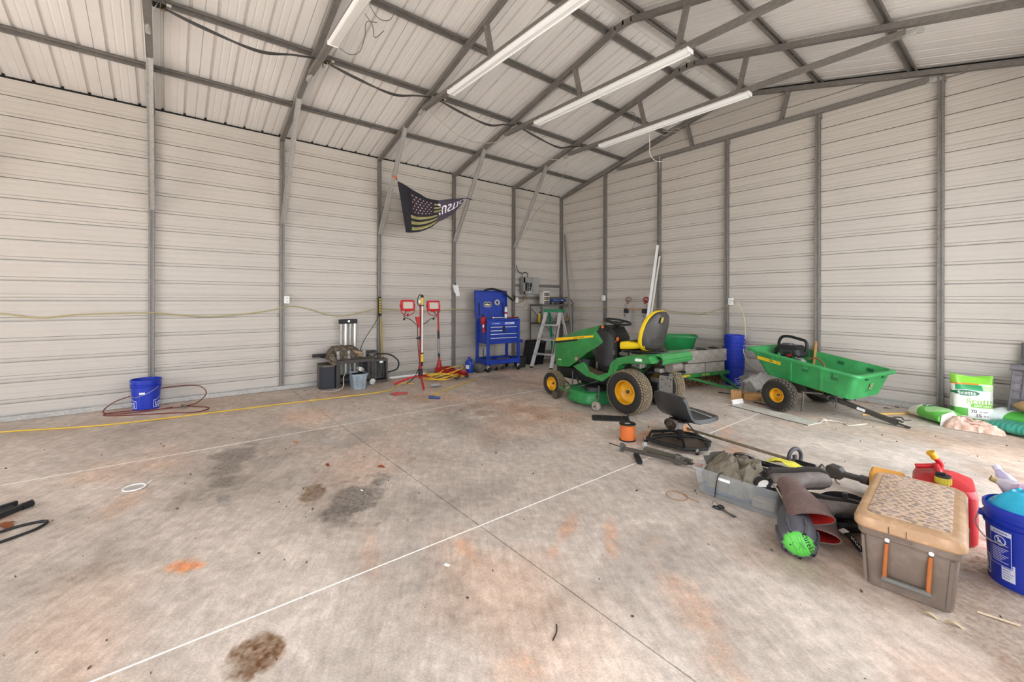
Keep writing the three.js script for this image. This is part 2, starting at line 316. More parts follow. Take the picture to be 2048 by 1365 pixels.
function concrete(x, z) {
  const big = fbm(x * .55 + 3, z * .55 + 8, 3), mid = fbm(x * 2.3 + 31, z * 2.3 + 5, 4), fine = fbm(x * 22 + 2, z * 22 + 40, 3), grit = vn(x * 190, z * 190), pink = fbm(x * 1.1 + 70, z * 1.3 + 21, 4), scr = fbm(x * 9 + z * 5, (z - x * .6) * 55, 2);
  let r = 198, g = 184, b = 173;
  const k = (big - .5) * 24 + (mid - .5) * 40 + (fine - .5) * 42 + (grit - .5) * 26 + (scr - .5) * 22;
  r += k; g += k; b += k;
  let q = Math.max(0, Math.min(1, (pink - .5) * 4)); r += 9 * q; g -= 3 * q; b -= 10 * q;
  q = Math.max(0, Math.min(1, (fbm(x * 1.7 + 9, z * 1.7 + 77, 3) - .57) * 6)); const m = 1 - .085 * q; r *= m; g *= m; b *= m * .99;
  for (const [sx, sz, rx, rz, a, s, kind] of stains) {
    const dx = x - sx, dz = z - sz; if (dx * dx + dz * dz > 2.6 * Math.max(rx, rz) ** 2) continue;
    const c = Math.cos(a), n = Math.sin(a), u = (dx * c + dz * n) / rx, v = (-dx * n + dz * c) / rz;
    const e0 = u * u + v * v; if (e0 > 3.2) continue;
    const e = Math.sqrt(e0) + (fbm(x * 6 + sx * 9, z * 6 + sz * 5, 5) - .5) * 2.1;
    let w = Math.max(0, Math.min(1, (1 - e) * (kind === 1 ? 1.1 : 2.4))) * s * (.25 + 1.2 * fine) * (.55 + .9 * vn(x * 70, z * 70)); if (w <= 0) continue;
    if (kind === 0) { const m = 1 - .24 * w; r *= m; g *= m; b *= m; } else if (kind === 1) { r += 12 * w; g -= 26 * w; b -= 46 * w; } else { r -= 42 * w; g -= 50 * w; b -= 56 * w; }
  }
  return [r, g, b];
}
const FQ = 1;
const floorG = struct('floor', 'worn concrete slab with saw cut joints');
function slab(x0, x1, z0, z1, px) {
  const w = x1 - x0, d = z1 - z0, W = Math.min(2048, Math.round(w * px)), Hh = Math.min(2048, Math.round(d * px)), data = new Uint8Array(W * Hh * 4);
  for (let j = 0; j < Hh; j++) for (let i = 0; i < W; i++) {
    const c = concrete(x0 + (i + .5) / W * w, z0 + (j + .5) / Hh * d), o = (j * W + i) * 4;
    data[o] = Math.max(0, Math.min(255, c[0])); data[o + 1] = Math.max(0, Math.min(255, c[1])); data[o + 2] = Math.max(0, Math.min(255, c[2])); data[o + 3] = 255;
  }
  const t = srgb(new THREE.DataTexture(data, W, Hh)); t.magFilter = THREE.LinearFilter; t.minFilter = THREE.LinearMipmapLinearFilter; t.generateMipmaps = true; t.needsUpdate = true;
  const m = new THREE.MeshPhysicalMaterial({ map: t, roughness: .62 });
  const g = clean(new THREE.BoxGeometry(w, .12, d)); g.translate((x0 + x1) / 2, -.06, (z0 + z1) / 2);
  const p = g.attributes.position, u = g.attributes.uv; for (let i = 0; i < p.count; i++) u.setXY(i, (p.getX(i) - x0) / w, (p.getZ(i) - z0) / d);
  const o = new THREE.Mesh(g, m); o.name = 'concrete_slab'; o.receiveShadow = o.castShadow = true; floorG.add(o);
}
const JX = [2.46, 5.1], JZ = 5.9, J = .0045;
{
  const xs = [[-.05, JX[0] - J], [JX[0] + J, JX[1] - J], [JX[1] + J, LX + .05]], zs = [[-.05, JZ - J * .8], [JZ + J * .8, LZ + .05]];
  const res = [[150, 180], [240, 380], [300, 460]];
  xs.forEach(([a, b], i) => zs.forEach(([c, d], j) => {
    if (j === 1) { slab(a, b, c, 9.2, res[i][1] * FQ); slab(a, b, 9.2, d, 40); } else slab(a, b, c, d, res[i][j] * FQ);
  }));
}
const sealMat = mat('#f6f3ec', .6);
for (const x of JX) mesh('joint_seal', box(x < 3 ? .012 : .0095, .1, LZ, [x, -.0494, LZ / 2]), sealMat, floorG, 'white sealant strip in the slab joint');
mesh('joint_bed', box(LX, .02, .03, [LX / 2, -.09, JZ]), mat('#4a3f36', .95), floorG, 'dirt in the open saw cut');
const grd = mesh('ground', box(90, .1, 90, [4, -.2, 6]), mat('#b3b0ab', .9, 0, { bump: [3, .01] })); grd.userData = { kind: 'structure', label: 'pale concrete yard outside the doorways' };
// ---------------------------------------------------------------- riding mower
const G = {
  green: mat('#2f8b45', .34, 0, { dust: 2.2, clearcoat: .4, clearcoatRoughness: .3 }),
  greenPlastic: mat('#27904f', .42, 0, { dust: 1.5 }),
  cartGreen: mat('#3ba35c', .45, 0, { dust: 1.2 }),
  yel: mat('#f0bd18', .38), seatYel: mat('#f2cf15', .5), rimYel: mat('#e9ab1c', .38, 0, { dust: 3 }),
  tyre: mat('#2b2825', .88, 0, { dust: 3, bump: [30, .0006] }), tread: mat('#8f8068', .92, 0, { dust: 6 }), treadDark: mat('#6d6459', .92, 0, { dust: 6 }),
  blackPl: mat('#1c1c1e', .48, 0, { dust: 3 }), greyPl: mat('#4b4846', .5, 0, { dust: 2 }),
};
function wheel(parent, o) {                               // axle along z, centre at pos
  const g = new THREE.Group(); g.name = 'wheel'; g.position.set(...o.pos); parent.add(g);
  const { R, w, r } = o, h = w / 2, prof = [];
  const side = [[r - .012, h * .62], [r, h * .74], [r + (R - r) * .3, h * .97], [r + (R - r) * .62, h], [R - .018, h * .86], [R - .005, h * .66], [R, h * .35], [R, 0]];
  for (const [a, b] of side) prof.push([a, b]); for (const [a, b] of side.slice(0, -1).reverse()) prof.push([a, -b]);
  mesh('tyre', lathe(prof, 48, [0, 0, 0], [PI / 2, 0, 0]), G.tyre, g);
  const lug = [], rnd = rng(5);
  for (let i = 0; i < o.n; i++) for (let k = 0; k < o.rows; k++) {
    const a = (i + (k % 2) * .5) / o.n * PI * 2, t = (k + .5) / o.rows * 2 - 1, z = t * h * .88, y = R + .003 - (Math.abs(t) > .7 ? .012 : 0) - (Math.abs(t) > .55 ? .003 : 0);
    const s = o.knob ? .7 + .3 * rnd() : 1;
    lug.push(xf(new THREE.BoxGeometry(2 * PI * R / o.n * o.fill * s, .012, w * .88 / o.rows * o.fill), [Math.sin(a) * y, Math.cos(a) * y, z], [t * .35, 0, -a]));
  }
  mesh('tread', lug, o.mat ?? G.tread, g);
  const s = o.dish ?? 1;                                   // rim: dish opening towards +z when s = 1
  const rim = mesh('rim', [lathe([[r + .002, h * .72], [r - .012, h * .74], [r - .018, h * .6], [r - .025, h * .1], [r * .55, -h * .05], [r * .35, -h * .05], [r * .3, h * .12], [0, h * .12]].map(([a, b]) => [a, b * s]), 40, [0, 0, 0], [PI / 2, 0, 0]), lathe([[r - .012, -h * .7 * s], [r, -h * .74 * s], [r - .02, -h * .4 * s], [r - .03, h * .1 * s]], 40, [0, 0, 0], [PI / 2, 0, 0])], G.rimYel, g);
  mesh('hub', [cyl(r * .16, r * .16, .03, [0, 0, s * h * .16], [PI / 2, 0, 0], 16), cyl(.012, .012, .045, [0, 0, s * h * .18], [PI / 2, 0, 0], 12)], M.steel, rim);
  mesh('valve', rod([r * .6, r * .3, s * h * .02], [r * .62, r * .32, s * h * .3], .005, 8), M.black, rim);
  return g;
}
{
  const t = thing('riding_mower', 'green and yellow riding lawn mower with a yellow seat', 'lawn mower', [4.13, 0, 2.7], -.02);
  for (const s of [1, -1]) {
    wheel(t, { R: .262, w: .235, r: .145, pos: [0, .264, s * .352], n: 46, rows: 9, fill: .74, dish: s });
    wheel(t, { R: .172, w: .15, r: .098, pos: [-1.26, .174, s * .385], n: 34, rows: 6, fill: .74, dish: s });
  }
  mesh('chassis', [box(1.35, .16, .26, [-.72, .3, 0], 0, .01), box(.5, .18, .3, [.02, .3, 0], 0, .02), rod([0, .264, -.25], [0, .264, .25], .035, 14), bar([-1.26, .2, -.31], [-1.26, .2, .31], .05, .05), cyl(.14, .14, .22, [-1.0, .42, 0], 0, 20), box(.08, .3, .3, [-1.42, .42, 0], 0, .02)], G.blackPl, t);
  // hood: lofted cross sections from nose to dash
  const st = [[-1.455, .42, .70, .185], [-1.43, .40, .78, .205], [-1.36, .388, .823, .222], [-1.13, .41, .905, .232], [-.95, .53, .955, .236], [-.78, .65, .995, .238], [-.665, .715, 1.02, .232], [-.60, .75, .98, .224], [-.53, .79, .915, .212]];
  const ring = ([x, yb, yt, w]) => { const sh = Math.min(yt - .11, yt * .88), q = [[w * .9, yb], [w * .97, (yb + sh) / 2], [w, sh - .015], [w * .985, sh + .02], [w * .72, yt - .02], [w * .58, yt - .004], [0, yt + .008]]; const l = q.slice(0, -1).reverse().map(([z, y]) => [x, y, -z]); return [...q.map(([z, y]) => [x, y, z]), ...l]; };
  mesh('hood', loft(st.map(ring), true, true, .35), G.green, t);
  mesh('grille', [loft([[-1.485, .40, .69, .15], [-1.45, .385, .735, .19]].map(ring), true, true, .4), ...[...Array(7)].map((_, i) => box(.012, .012, .26, [-1.488, .44 + i * .036, 0]))], G.blackPl, t);
  for (const s of [1, -1]) {
    mesh('headlight', xf(sph(.04, [0, 0, 0], [.5, .5, 1.1], 14), [-1.475, .755, s * .11], [0, s * .4, 0]), mat('#d9dcda', .15, .1), t);
    // yellow stripe with the maker's name
    const strip = (x0, x1, f0, f1, off, m, nm, keep) => mesh(nm, grid(16, 1, (u, v) => { const x = x0 + (x1 - x0) * u, k = (x + 1.43) / (.77), y0 = .752 + k * .112, y1 = y0 + .046 - k * .02, y = y0 + (y1 - y0) * (f0 + (f1 - f0) * v); const w = .2185 + .02 * Math.min(1, (x + 1.4) / .3) - Math.max(0, (y - .84)) * .0; return [x, y, s * (w + off)]; }, s * .004), m, t, undefined, keep);
    const txt = canvas(1024, 64, (c, w, h) => { c.fillStyle = '#f3c316'; c.fillRect(0, 0, w, h); c.fillStyle = '#2a2a12'; c.font = 'bold 46px sans-serif'; c.textBaseline = 'middle'; c.textAlign = 'center'; c.save(); if (s < 0) { c.translate(w, 0); c.scale(-1, 1); c.fillText('JOHN DEERE', w - 660, h / 2 + 2); } else c.fillText('JOHN DEERE', 660, h / 2 + 2); c.restore(); });
    strip(-1.40, -.655, 0, 1, .006, new THREE.MeshPhysicalMaterial({ map: txt, roughness: .35 }), 'stripe', true);
    strip(-1.42, -.95, -.75, -.05, .004, G.blackPl, 'side_vent');
    const badge = canvas(256, 96, (c) => { c.fillStyle = '#2c8341'; c.fillRect(0, 0, 256, 96); c.fillStyle = '#efe3a0'; c.font = 'italic bold 78px sans-serif'; c.textBaseline = 'middle'; c.textAlign = 'center'; if (s < 0) { c.translate(256, 0); c.scale(-1, 1); } c.fillText('E180', 128, 50); });
    mesh('model_badge', grid(2, 1, (u, v) => [-1.37 + u * .10, .475 + v * .036, s * (.2185 + .004)], s * .003), new THREE.MeshPhysicalMaterial({ map: badge, roughness: .4 }), t, undefined, true);
    // footboard: pan, rim and worn mat
    mesh('footboard', [loft([[-.80, .455, .02], [-.62, .40, .02], [-.36, .375, .02], [-.22, .42, .02]].map(([x, y, h]) => [[x, y, s * .2], [x, y, s * .43], [x, y + h, s * .43], [x, y + h, s * .2]]), true, true, .3), ext([[-.83, .475], [-.66, .55], [-.62, .535], [-.55, .44], [-.4, .41], [-.24, .47], [-.2, .585], [-.16, .585], [-.17, .46], [-.33, .345], [-.6, .375]], .03, .004, [0, 0, s * .437])], G.green, t);
    mesh('foot_mat', loft([[-.72, .453], [-.6, .425], [-.38, .4], [-.27, .425]].map(([x, y]) => [[x, y, s * .23], [x, y, s * .41], [x, y + .008, s * .41], [x, y + .008, s * .23]]), true, true, .3), mat('#6b5640', .9, 0, { dust: 5 }), t);
    // fender
    mesh('fender', [ext([[-.2, .45], [-.21, .6], [-.12, .664], [.08, .715], [.24, .73], [.33, .725], [.37, .68], [.36, .645], [.2, .625], [-.02, .602], [-.1, .56], [-.155, .45]], .15, .014, [0, 0, s * .36])], G.green, t);
    mesh('fender_decal', ext([[0, .012], [.02, .034], [.1, .03], [.1, 0], [.015, 0]], .003, 0, [.14, .652, s * .437], [0, 0, .06]), mat('#e9ebe2', .5), t, 'white sticker');
  }
  mesh('seat_deck', [loft([[-.2, .6], [-.1, .665], [.08, .712], [.3, .738], [.37, .752], [.41, .735], [.43, .69], [.42, .66]].map(([x, y]) => { const w = x > .35 ? .31 : .32; return [[x, y - .03, -w], [x, y - .03, w], [x, y, w], [x, y, -w]]; }), true, true, .4)], G.green, t);
  mesh('dash_tower', [loft([[-.66, .55, .99, .2], [-.56, .5, 1.03, .205], [-.45, .5, 1.0, .2], [-.38, .5, .93, .17], [-.35, .5, .86, .13]].map(([x, yb, yt, w]) => [[x, yb, w], [x, yt - .06, w], [x, yt, w * .7], [x, yt, -w * .7], [x, yt - .06, -w], [x, yb, -w]]), true, true, .5), box(.3, .2, .36, [-.5, .42, 0], 0, .02), rod([-.5, .98, 0], [-.445, 1.06, 0], .035, 16)], G.blackPl, t);
  const sw = new THREE.Group(); sw.name = 'steering_wheel'; sw.position.set(-.45, 1.075, 0); sw.rotation.z = -.2; t.add(sw);
  mesh('rim', tor(.172, .014, [0, 0, 0], [PI / 2, 0, 0], 40, 10), M.black, sw);
  mesh('hub', lathe([[0, .0], [.045, 0], [.05, -.02], [.035, -.06], [0, -.06]], 20), M.black, sw);
  for (const a of [.5, 2.64, 4.71]) mesh('spoke', bar([Math.cos(a) * .03, -.015, Math.sin(a) * .03], [Math.cos(a) * .18, 0, Math.sin(a) * .18], .035, .012, [-Math.sin(a), 0, Math.cos(a)]), M.black, sw);
  for (const [x, y, z] of [[-.56, 1.0, .17], [-.33, .86, .15]]) mesh('control_knob', [sph(.02, [x, y, z], [1, 1.4, 1], 12), rod([x - .05, y - .05, z], [x, y, z], .006)], mat('#d9641e', .45), t, 'orange control knob');
  // seat
  const seat = new THREE.Group(); seat.name = 'seat'; seat.position.x = .075; t.add(seat);
  mesh('cushion', loft([[-.345, .745, .8, .16], [-.33, .735, .835, .2], [-.22, .745, .85, .215], [-.12, .76, .84, .2], [.02, .78, .84, .19]].map(([x, a, b, w]) => rrect(w * 2, b - a, .035, 3).map(([z, y]) => [x, (a + b) / 2 + y, z])), true, true, .8), G.seatYel, seat);
  mesh('cushion_inset', loft([[-.3, .838], [-.16, .862], [.0, .852]].map(([x, y], i) => rrect(.3 + i * .02, .012, .005, 2).map(([z, q]) => [x, y + q, z])), true, true, .8), G.greyPl, seat);
  const backRing = (k, grow, x0, th) => { // outline of the backrest in z,y, leaning back
    const o = []; for (let i = 0; i < 28; i++) { const a = i / 28 * PI * 2, c = Math.cos(a), s2 = Math.sin(a); const z = Math.sign(c) * Math.pow(Math.abs(c), .6) * (.225 - .05 * Math.max(0, s2) + grow), y = .985 + Math.sign(s2) * Math.pow(Math.abs(s2), .62) * (.245 + grow); o.push([x0 + th * k + (y - .75) * .26 + Math.pow(Math.abs(z) / .23, 2) * -.05, y, z]); } return o;
  };
  mesh('backrest_pad', loft([backRing(0, -.04, -.06, .02), backRing(1, .0, -.06, .025), backRing(1, .012, -.04, .03), backRing(1, .004, -.02, .04)], true, true, 1), G.seatYel, seat);
  mesh('backrest_shell', loft([backRing(0, -.006, .0, .03), backRing(0, -.002, .03, .03), backRing(1, -.035, .04, .03)], true, true, 1), G.greyPl, seat, 'scuffed dark grey shell');
  parts('seat_rib', [0, 1, 2].map((i) => tube([[.078 + i * .008, .83 + i * .03, -.13], [.094 + i * .008, .825 + i * .03, 0], [.078 + i * .008, .83 + i * .03, .13]], .006, 12, 6)), G.greyPl, seat);
  const emb = canvas(128, 160, (c) => { c.fillStyle = '#4b4846'; c.fillRect(0, 0, 128, 160); c.strokeStyle = '#f0cf3a'; c.lineWidth = 14; c.strokeRect(30, 14, 68, 88); c.fillStyle = '#f0cf3a'; c.fillRect(44, 50, 40, 14); c.fillRect(26, 122, 76, 8); c.fillRect(34, 138, 60, 6); });
  mesh('emblem', xf(grid(1, 1, (u, v) => [0, v * .075, .03 - u * .06], .002), [.165, 1.085, .05], [0, 0, -.255]), new THREE.MeshPhysicalMaterial({ map: emb, roughness: .5 }), seat, undefined, true);
  mesh('seat_pan', [box(.36, .03, .36, [-.12, .725, 0], 0, .01), ...[-1, 1].map((s) => bar([-.2, .72, s * .12], [.15, .7, s * .12], .02, .05)), tube([[-.05, .74, .2], [.06, .735, .23], [.2, .745, .2], [.28, .75, .1]], .012, 20)], G.blackPl, seat);
  parts('seat_bracket', [...[-1, 1].map((s) => box(.05, .06, .03, [-.27, .69, s * .1])), box(.12, .045, .05, [-.17, .69, .22], 0, .006), box(.03, .06, .03, [-.34, .685, .2])], M.steel, t);
  // mower deck
  const dk = new THREE.Group(); dk.name = 'mower_deck'; t.add(dk);
  const dz = (q) => q;
  const deckPts = []; { const P = [[-1.0, -.3], [-1.06, -.1], [-1.06, .1], [-1.0, .34], [-.86, .5], [-.6, .56], [-.42, .52], [-.36, .3], [-.34, 0], [-.36, -.3], [-.44, -.5], [-.6, -.55], [-.85, -.48]]; const c = new THREE.CatmullRomCurve3(P.map(([x, z]) => V(x, 0, z)), true, 'centripetal'); for (let i = 0; i < 44; i++) { const v = c.getPoint(i / 44); deckPts.push([v.x, v.z]); } }
  const dr = (y, s, o = 0) => deckPts.map(([x, z]) => [-.7 + (x + .7) * s, y, z * s]);
  mesh('shell', loft([dr(.045, 1.02), dr(.06, 1.03), dr(.07, 1), dr(.15, .985), dr(.175, .95), dr(.185, .9)], true, true, .5), mat('#2f8f4f', .4, 0, { dust: 2.5 }), dk);
  for (const [x, z] of [[-.58, .3], [-.58, -.3]]) mesh('pulley_cover', [lathe([[0, .26], [.06, .26], [.13, .235], [.145, .2], [.145, .18], [0, .18]], 24, [x, 0, z])], G.blackPl, dk);
  mesh('discharge_bracket', [bar([-1.07, .15, .36], [-.98, .2, .36], .03, .012), bar([-1.08, .16, .45], [-.9, .155, .52], .02, .02)], G.green, dk);
  for (const s of [1, -1]) { mesh('gauge_wheel', [xf(lathe([[.012, -.028], [.045, -.03], [.056, -.02], [.058, 0], [.056, .02], [.045, .03], [.012, .028]], 24), [-.315, .06, s * .58], [PI / 2, 0, 0])], mat('#a59a90', .7, 0, { dust: 8 }), dk); mesh('gauge_arm', [box(.016, .2, .01, [-.3, .21, s * .545]), bar([-.3, .13, s * .55], [-.42, .16, s * .45], .02, .02), rod([-.315, .06, s * .53], [-.315, .06, s * .62], .009)], M.steel, dk); mesh('anti_scalp_roller', cyl(.052, .052, .07, [-1.1, .058, s * .5], [PI / 2, 0, 0], 20), mat('#4f463e', .8, 0, { dust: 6 }), dk); }
  mesh('lift_rod', [tube([[-1.2, .22, .25], [-1.0, .17, .3], [-.8, .2, .32], [-.62, .28, .2]], .008, 24), rod([-1.08, .35, .2], [-1.08, .12, .2], .009), bar([-.92, .53, .245], [-.68, .41, .26], .025, .014), bar([-1.0, .3, .22], [-.85, .2, .3], .02, .012)], M.steel, t);
  mesh('pivot_cap', cyl(.025, .025, .03, [-.95, .545, .25], [PI / 2, 0, 0], 16), mat('#b59a86', .5, .4), t);
  // rear: hitch plate, muffler
  const hole = (x, y, r) => [...Array(8)].map((_, i) => [x + r * Math.cos(-i / 8 * PI * 2), y + r * Math.sin(-i / 8 * PI * 2)]);
  mesh('hitch_plate', [xf(ext([[-.14, .2], [.14, .2], [.14, .47], [-.14, .47]], .008, 0, [0, 0, 0], [0, 0, 0], [hole(-.09, .42, .012), hole(.03, .42, .012), hole(.09, .4, .01), hole(-.02, .36, .01), hole(-.1, .33, .01), hole(.08, .32, .012)]), [.27, 0, -.0], [0, PI / 2, 0]), box(.14, .02, .2, [.32, .23, 0], 0, .004), box(.12, .2, .012, [.21, .34, .13]), box(.12, .2, .012, [.21, .34, -.13])], mat('#8d8680', .5, .6, { zinc: 4 }), t);
  mesh('muffler', [xf(cyl(.055, .06, .2, [0, 0, 0], [PI / 2, 0, 0], 20), [.36, .57, -.02]), box(.1, .06, .3, [.25, .53, 0], 0, .02)], mat('#9b9189', .5, .5, { zinc: 5 }), t);
  mesh('rear_tray', [bar([.14, .5, .18], [.42, .5, .18], .02, .02), bar([.14, .5, -.18], [.42, .5, -.18], .02, .02), bar([.3, .47, -.2], [.3, .47, .2], .02, .02)], G.blackPl, t);
}
// ---------------------------------------------------------------- dump cart
{
  const t = thing('dump_cart', 'green plastic dump cart with yellow wheels and a long grey tongue', 'cart', [5.29, 0, 1.02], -.19);
  // local: forward +x, near side +z; pivot over the axle
  const wz = .47;
  for (const s of [1, -1]) wheel(t, { R: .192, w: .165, r: .088, pos: [0, .197, s * wz], n: 26, rows: 5, fill: .7, knob: true, dish: s, mat: G.treadDark });
  mesh('axle', [rod([0, .197, -wz], [0, .197, wz], .012), bar([0, .22, -.3], [0, .22, .3], .05, .05), ...[-1, 1].map((s) => ext([[-.16, .22], [.16, .22], [.1, .36], [-.05, .4]], .012, 0, [.05, 0, s * .24]))], mat('#5d574f', .6, .5, { dust: 4 }), t);
  mesh('stand', [tube([[.18, .24, .3], [.2, .26, .33], [.2, .1, .34], [.19, .02, .34]], .012, 20, 8), rod([.18, .25, .33], [.4, .27, .3], .012)], mat('#6d6862', .5, .5), t);
  mesh('tongue', [bar([-.1, .25, 0], [.5, .15, 0], .05, .05), bar([.48, .154, 0], [.98, .035, 0], .048, .05)], mat('#57544f', .5, .5, { dust: 3 }), t);
  mesh('tongue_label', bar([.62, .122, 0], [.7, .103, 0], .056, .03), M.white, t);
  mesh('hitch_clevis', [bar([.94, .04, 0], [1.09, .012, 0], .045, .01), bar([.92, .08, 0], [1.03, .055, 0], .05, .008), tube([[.94, .085, -.02], [1.0, .095, -.04], [1.04, .08, .0], [1.08, .085, -.04]], .007, 16)], mat('#4a4744', .5, .6), t);
  mesh('latch', [bar([.42, .16, .05], [.42, .33, .06], .03, .008, [1, 0, 0]), bar([.45, .17, -.06], [.54, .32, -.12], .03, .008, [1, 0, 0]), rod([.4, .16, -.05], [.4, .16, .09], .018), xf(cyl(.05, .05, .02, [0, 0, 0]), [.52, .19, -.06]), rod([.42, .15, .03], [.42, .07, .04], .01), tube([[.36, .15, .06], [.34, .19, .08], [.36, .21, .05], [.4, .17, .07], [.42, .12, .08]], .008, 24)], M.steel, t);
  // tub, tipped a little forwards (nose down)
  const tub = new THREE.Group(); tub.name = 'tub'; tub.position.set(.04, .335, 0); tub.rotation.z = -.155; t.add(tub);
  const sec = (y, x0, x1, w) => { const o = []; const cx = (x0 + x1) / 2, L = x1 - x0; for (const [a, b] of rrect(L, w, .075, 5)) o.push([cx + a, y, b]); return o; };
  const at = (k, ins) => sec(.03 + k * .295, -.30 - k * .22 + ins, .66 + k * .05 - ins, .70 + k * .16 - 2 * ins);
  mesh('shell', loft([at(.0, .03), at(.0, 0), at(.5, 0), at(1, 0), at(1.0, .008), at(.5, .008), at(.02, .02), at(.02, .06)], true, true, .5), G.cartGreen, tub);
  const rim = (k, o, dy) => at(k, -o).map(([x, y, z]) => [x, y + dy, z]);
  mesh('rim', loft([rim(1, .0, -.03), rim(1, .03, -.03), rim(1, .035, -.01), rim(1, .03, .006), rim(1, -.008, .006), rim(1, -.008, -.006), rim(1, 0, -.03)], false, false, .5), G.cartGreen, tub);
  for (const s of [1, -1]) for (const [x, i] of [[.02, 0], [.36, 1]]) mesh('rib', loft([.06, .5, .95].map((k) => { const y = .03 + k * .295, z = s * (.35 + k * .08); return [[x - .02, y, z - s * .004], [x + .02, y, z - s * .004], [x + .012, y, z + s * .012], [x - .012, y, z + s * .012]]; }), true, true, .4), G.cartGreen, tub);
  for (const s of [1, -1]) for (const x of [-.2, .2, .52]) mesh('stake_pocket', box(.05, .05, .018, [x, .275, s * .432], 0, .004), G.cartGreen, tub);
  for (const z of [-.2, .18]) mesh('stake_pocket', box(.02, .04, .05, [.708, .275, z], 0, .004), mat('#1c5c33', .6), tub);
  for (const s of [1, -1]) for (const [x, i] of [[.19, 0], [.5, 1]]) mesh('inner_pocket', box(.07, .08, .012, [x, .25, s * .405], [s * -.2, 0, 0], .003), mat('#1f6a3b', .55), tub);
  const dec = canvas(512, 72, (c) => { c.fillStyle = '#e8c41e'; c.fillRect(0, 0, 512, 72); c.fillStyle = '#b09a10'; c.fillRect(0, 28, 240, 4); c.fillStyle = '#1e1e12'; c.font = 'bold 58px sans-serif'; c.textBaseline = 'middle'; c.fillText('10P', 262, 40); c.fillStyle = '#e8c41e'; c.fillRect(470, 0, 42, 72); c.fillStyle = '#c9ab20'; c.fillRect(420, 12, 60, 48); });
  const decR = grid(1, 1, (u, v) => [-.40 + u * .30, .205 + v * .042, .352 + (.205 - .03 + v * .042) * .25 + .004], .003);
  mesh('decal', decR, new THREE.MeshPhysicalMaterial({ map: dec, roughness: .5 }), tub, undefined, true);
  const jd = canvas(128, 144, (c) => { c.fillStyle = '#f2d8a0'; c.fillRect(0, 0, 128, 144); c.fillStyle = '#1f2a14'; c.beginPath(); c.roundRect(10, 10, 108, 124, 18); c.fill(); c.strokeStyle = '#f5e4bd'; c.lineWidth = 12; c.beginPath(); c.moveTo(24, 110); c.quadraticCurveTo(38, 68, 62, 70); c.quadraticCurveTo(88, 70, 104, 104); c.moveTo(50, 74); c.lineTo(56, 34); c.moveTo(76, 72); c.lineTo(88, 32); c.stroke(); });
  mesh('emblem', xf(grid(1, 1, (u, v) => [0, v * .062, .028 - u * .056], .002), [.692, .14, .02], [0, 0, -.168]), new THREE.MeshPhysicalMaterial({ map: jd, roughness: .45 }), tub, undefined, true);
  const jt = canvas(256, 32, (c) => { c.fillStyle = '#379a58'; c.fillRect(0, 0, 256, 32); c.fillStyle = '#1b5a30'; c.font = 'bold 28px sans-serif'; c.textAlign = 'center'; c.textBaseline = 'middle'; c.fillText('JOHN DEERE', 128, 17); });
  mesh('maker_name', xf(grid(1, 1, (u, v) => [0, v * .016, .06 - u * .12], .001), [.6855, .108, .02], [0, 0, -.168]), new THREE.MeshPhysicalMaterial({ map: jt, roughness: .45 }), tub, undefined, true);
}
// things inside the cart
{
  const t = thing('air_compressor', 'small black portable air compressor with carry handle inside the green cart', 'air compressor', [5.16, .455, .93], -.25);
  mesh('tank', [xf(sph(.17, [0, 0, 0], [1, .75, 1], 24), [0, .06, 0]), tor(.165, .008, [0, .06, 0], [PI / 2, 0, 0], 32)], mat('#c9c9c6', .35, .4, { dust: 4 }), t);
  mesh('motor_cover', [loft([[.17, -.14, .14, .11], [.2, -.17, .16, .13], [.27, -.17, .15, .13], [.32, -.14, .1, .1]].map(([y, a, b, w]) => rrect(b - a, w * 2, .05, 3).map(([x, z]) => [(a + b) / 2 + x, y, z])), true, true, .6), box(.12, .05, .03, [.03, .22, .13], 0, .01), box(.2, .02, .02, [0, .19, .14])], M.black, t);
  mesh('handle', tube([[-.17, .25, 0], [-.17, .35, 0], [-.13, .415, 0], [-.05, .43, 0], [.1, .405, 0], [.17, .385, 0], [.19, .34, 0], [.18, .25, 0]], .019, 60, 10), M.black, t);
  mesh('pump_head', [box(.11, .07, .09, [-.03, .31, .03], 0, .012, 2), ...[0, 1, 2, 3].map((i) => box(.12, .006, .1, [-.03, .285 + i * .017, .03])), cyl(.03, .03, .05, [.07, .29, .06], [PI / 2, 0, 0], 16)], mat('#77757a', .4, .5), t);
  mesh('side_panel', xf(ext(rrect(.16, .06, .02, 3), .012, .002), [0, .23, .135]), mat('#3b3a40', .4), t);
  for (const [x, y, c] of [[-.06, .2, M.chrome], [.06, .195, M.red], [.13, .17, M.chrome]]) mesh('gauge', [cyl(.022, .022, .03, [x, y, .155], [PI / 2, 0, 0], 16)], c, t);
  mesh('regulator', [rod([.03, .18, .15], [.03, .1, .16], .01), box(.06, .03, .04, [.15, .14, .12])], M.steel, t);
  const h = mesh('air_hose', [tube([[5.33, .60, .85], [5.42, .62, .86], [5.5, .56, .9], [5.53, .47, .94], [5.54, .44, .92]], .011, 30, 8)], mat('#8c5a38', .6)); tag(h, 'brown air hose curling from the compressor inside the cart', 'hose');
  const c = thing('tape_reel', 'round grey reel of hose with a black core lying in the cart', 'reel', [5.62, .36, .88], 0);
  c.rotation.z = -.5; mesh('flange', [lathe([[.05, 0], [.12, .0], [.125, .02], [.12, .06], [.05, .06], [.05, 0]], 28)], mat('#b8b4ae', .6), c); mesh('core', cyl(.05, .05, .075, [0, .03, 0]), M.black, c);
  const w = mesh('wood_offcut', box(.03, .3, .12, [5.33, .66, .62], [.2, .3, -.15], .004), mat('#c7955a', .7, 0, { dust: 4 })); tag(w, 'wood offcut standing upright in the cart behind the compressor', 'wood');
}
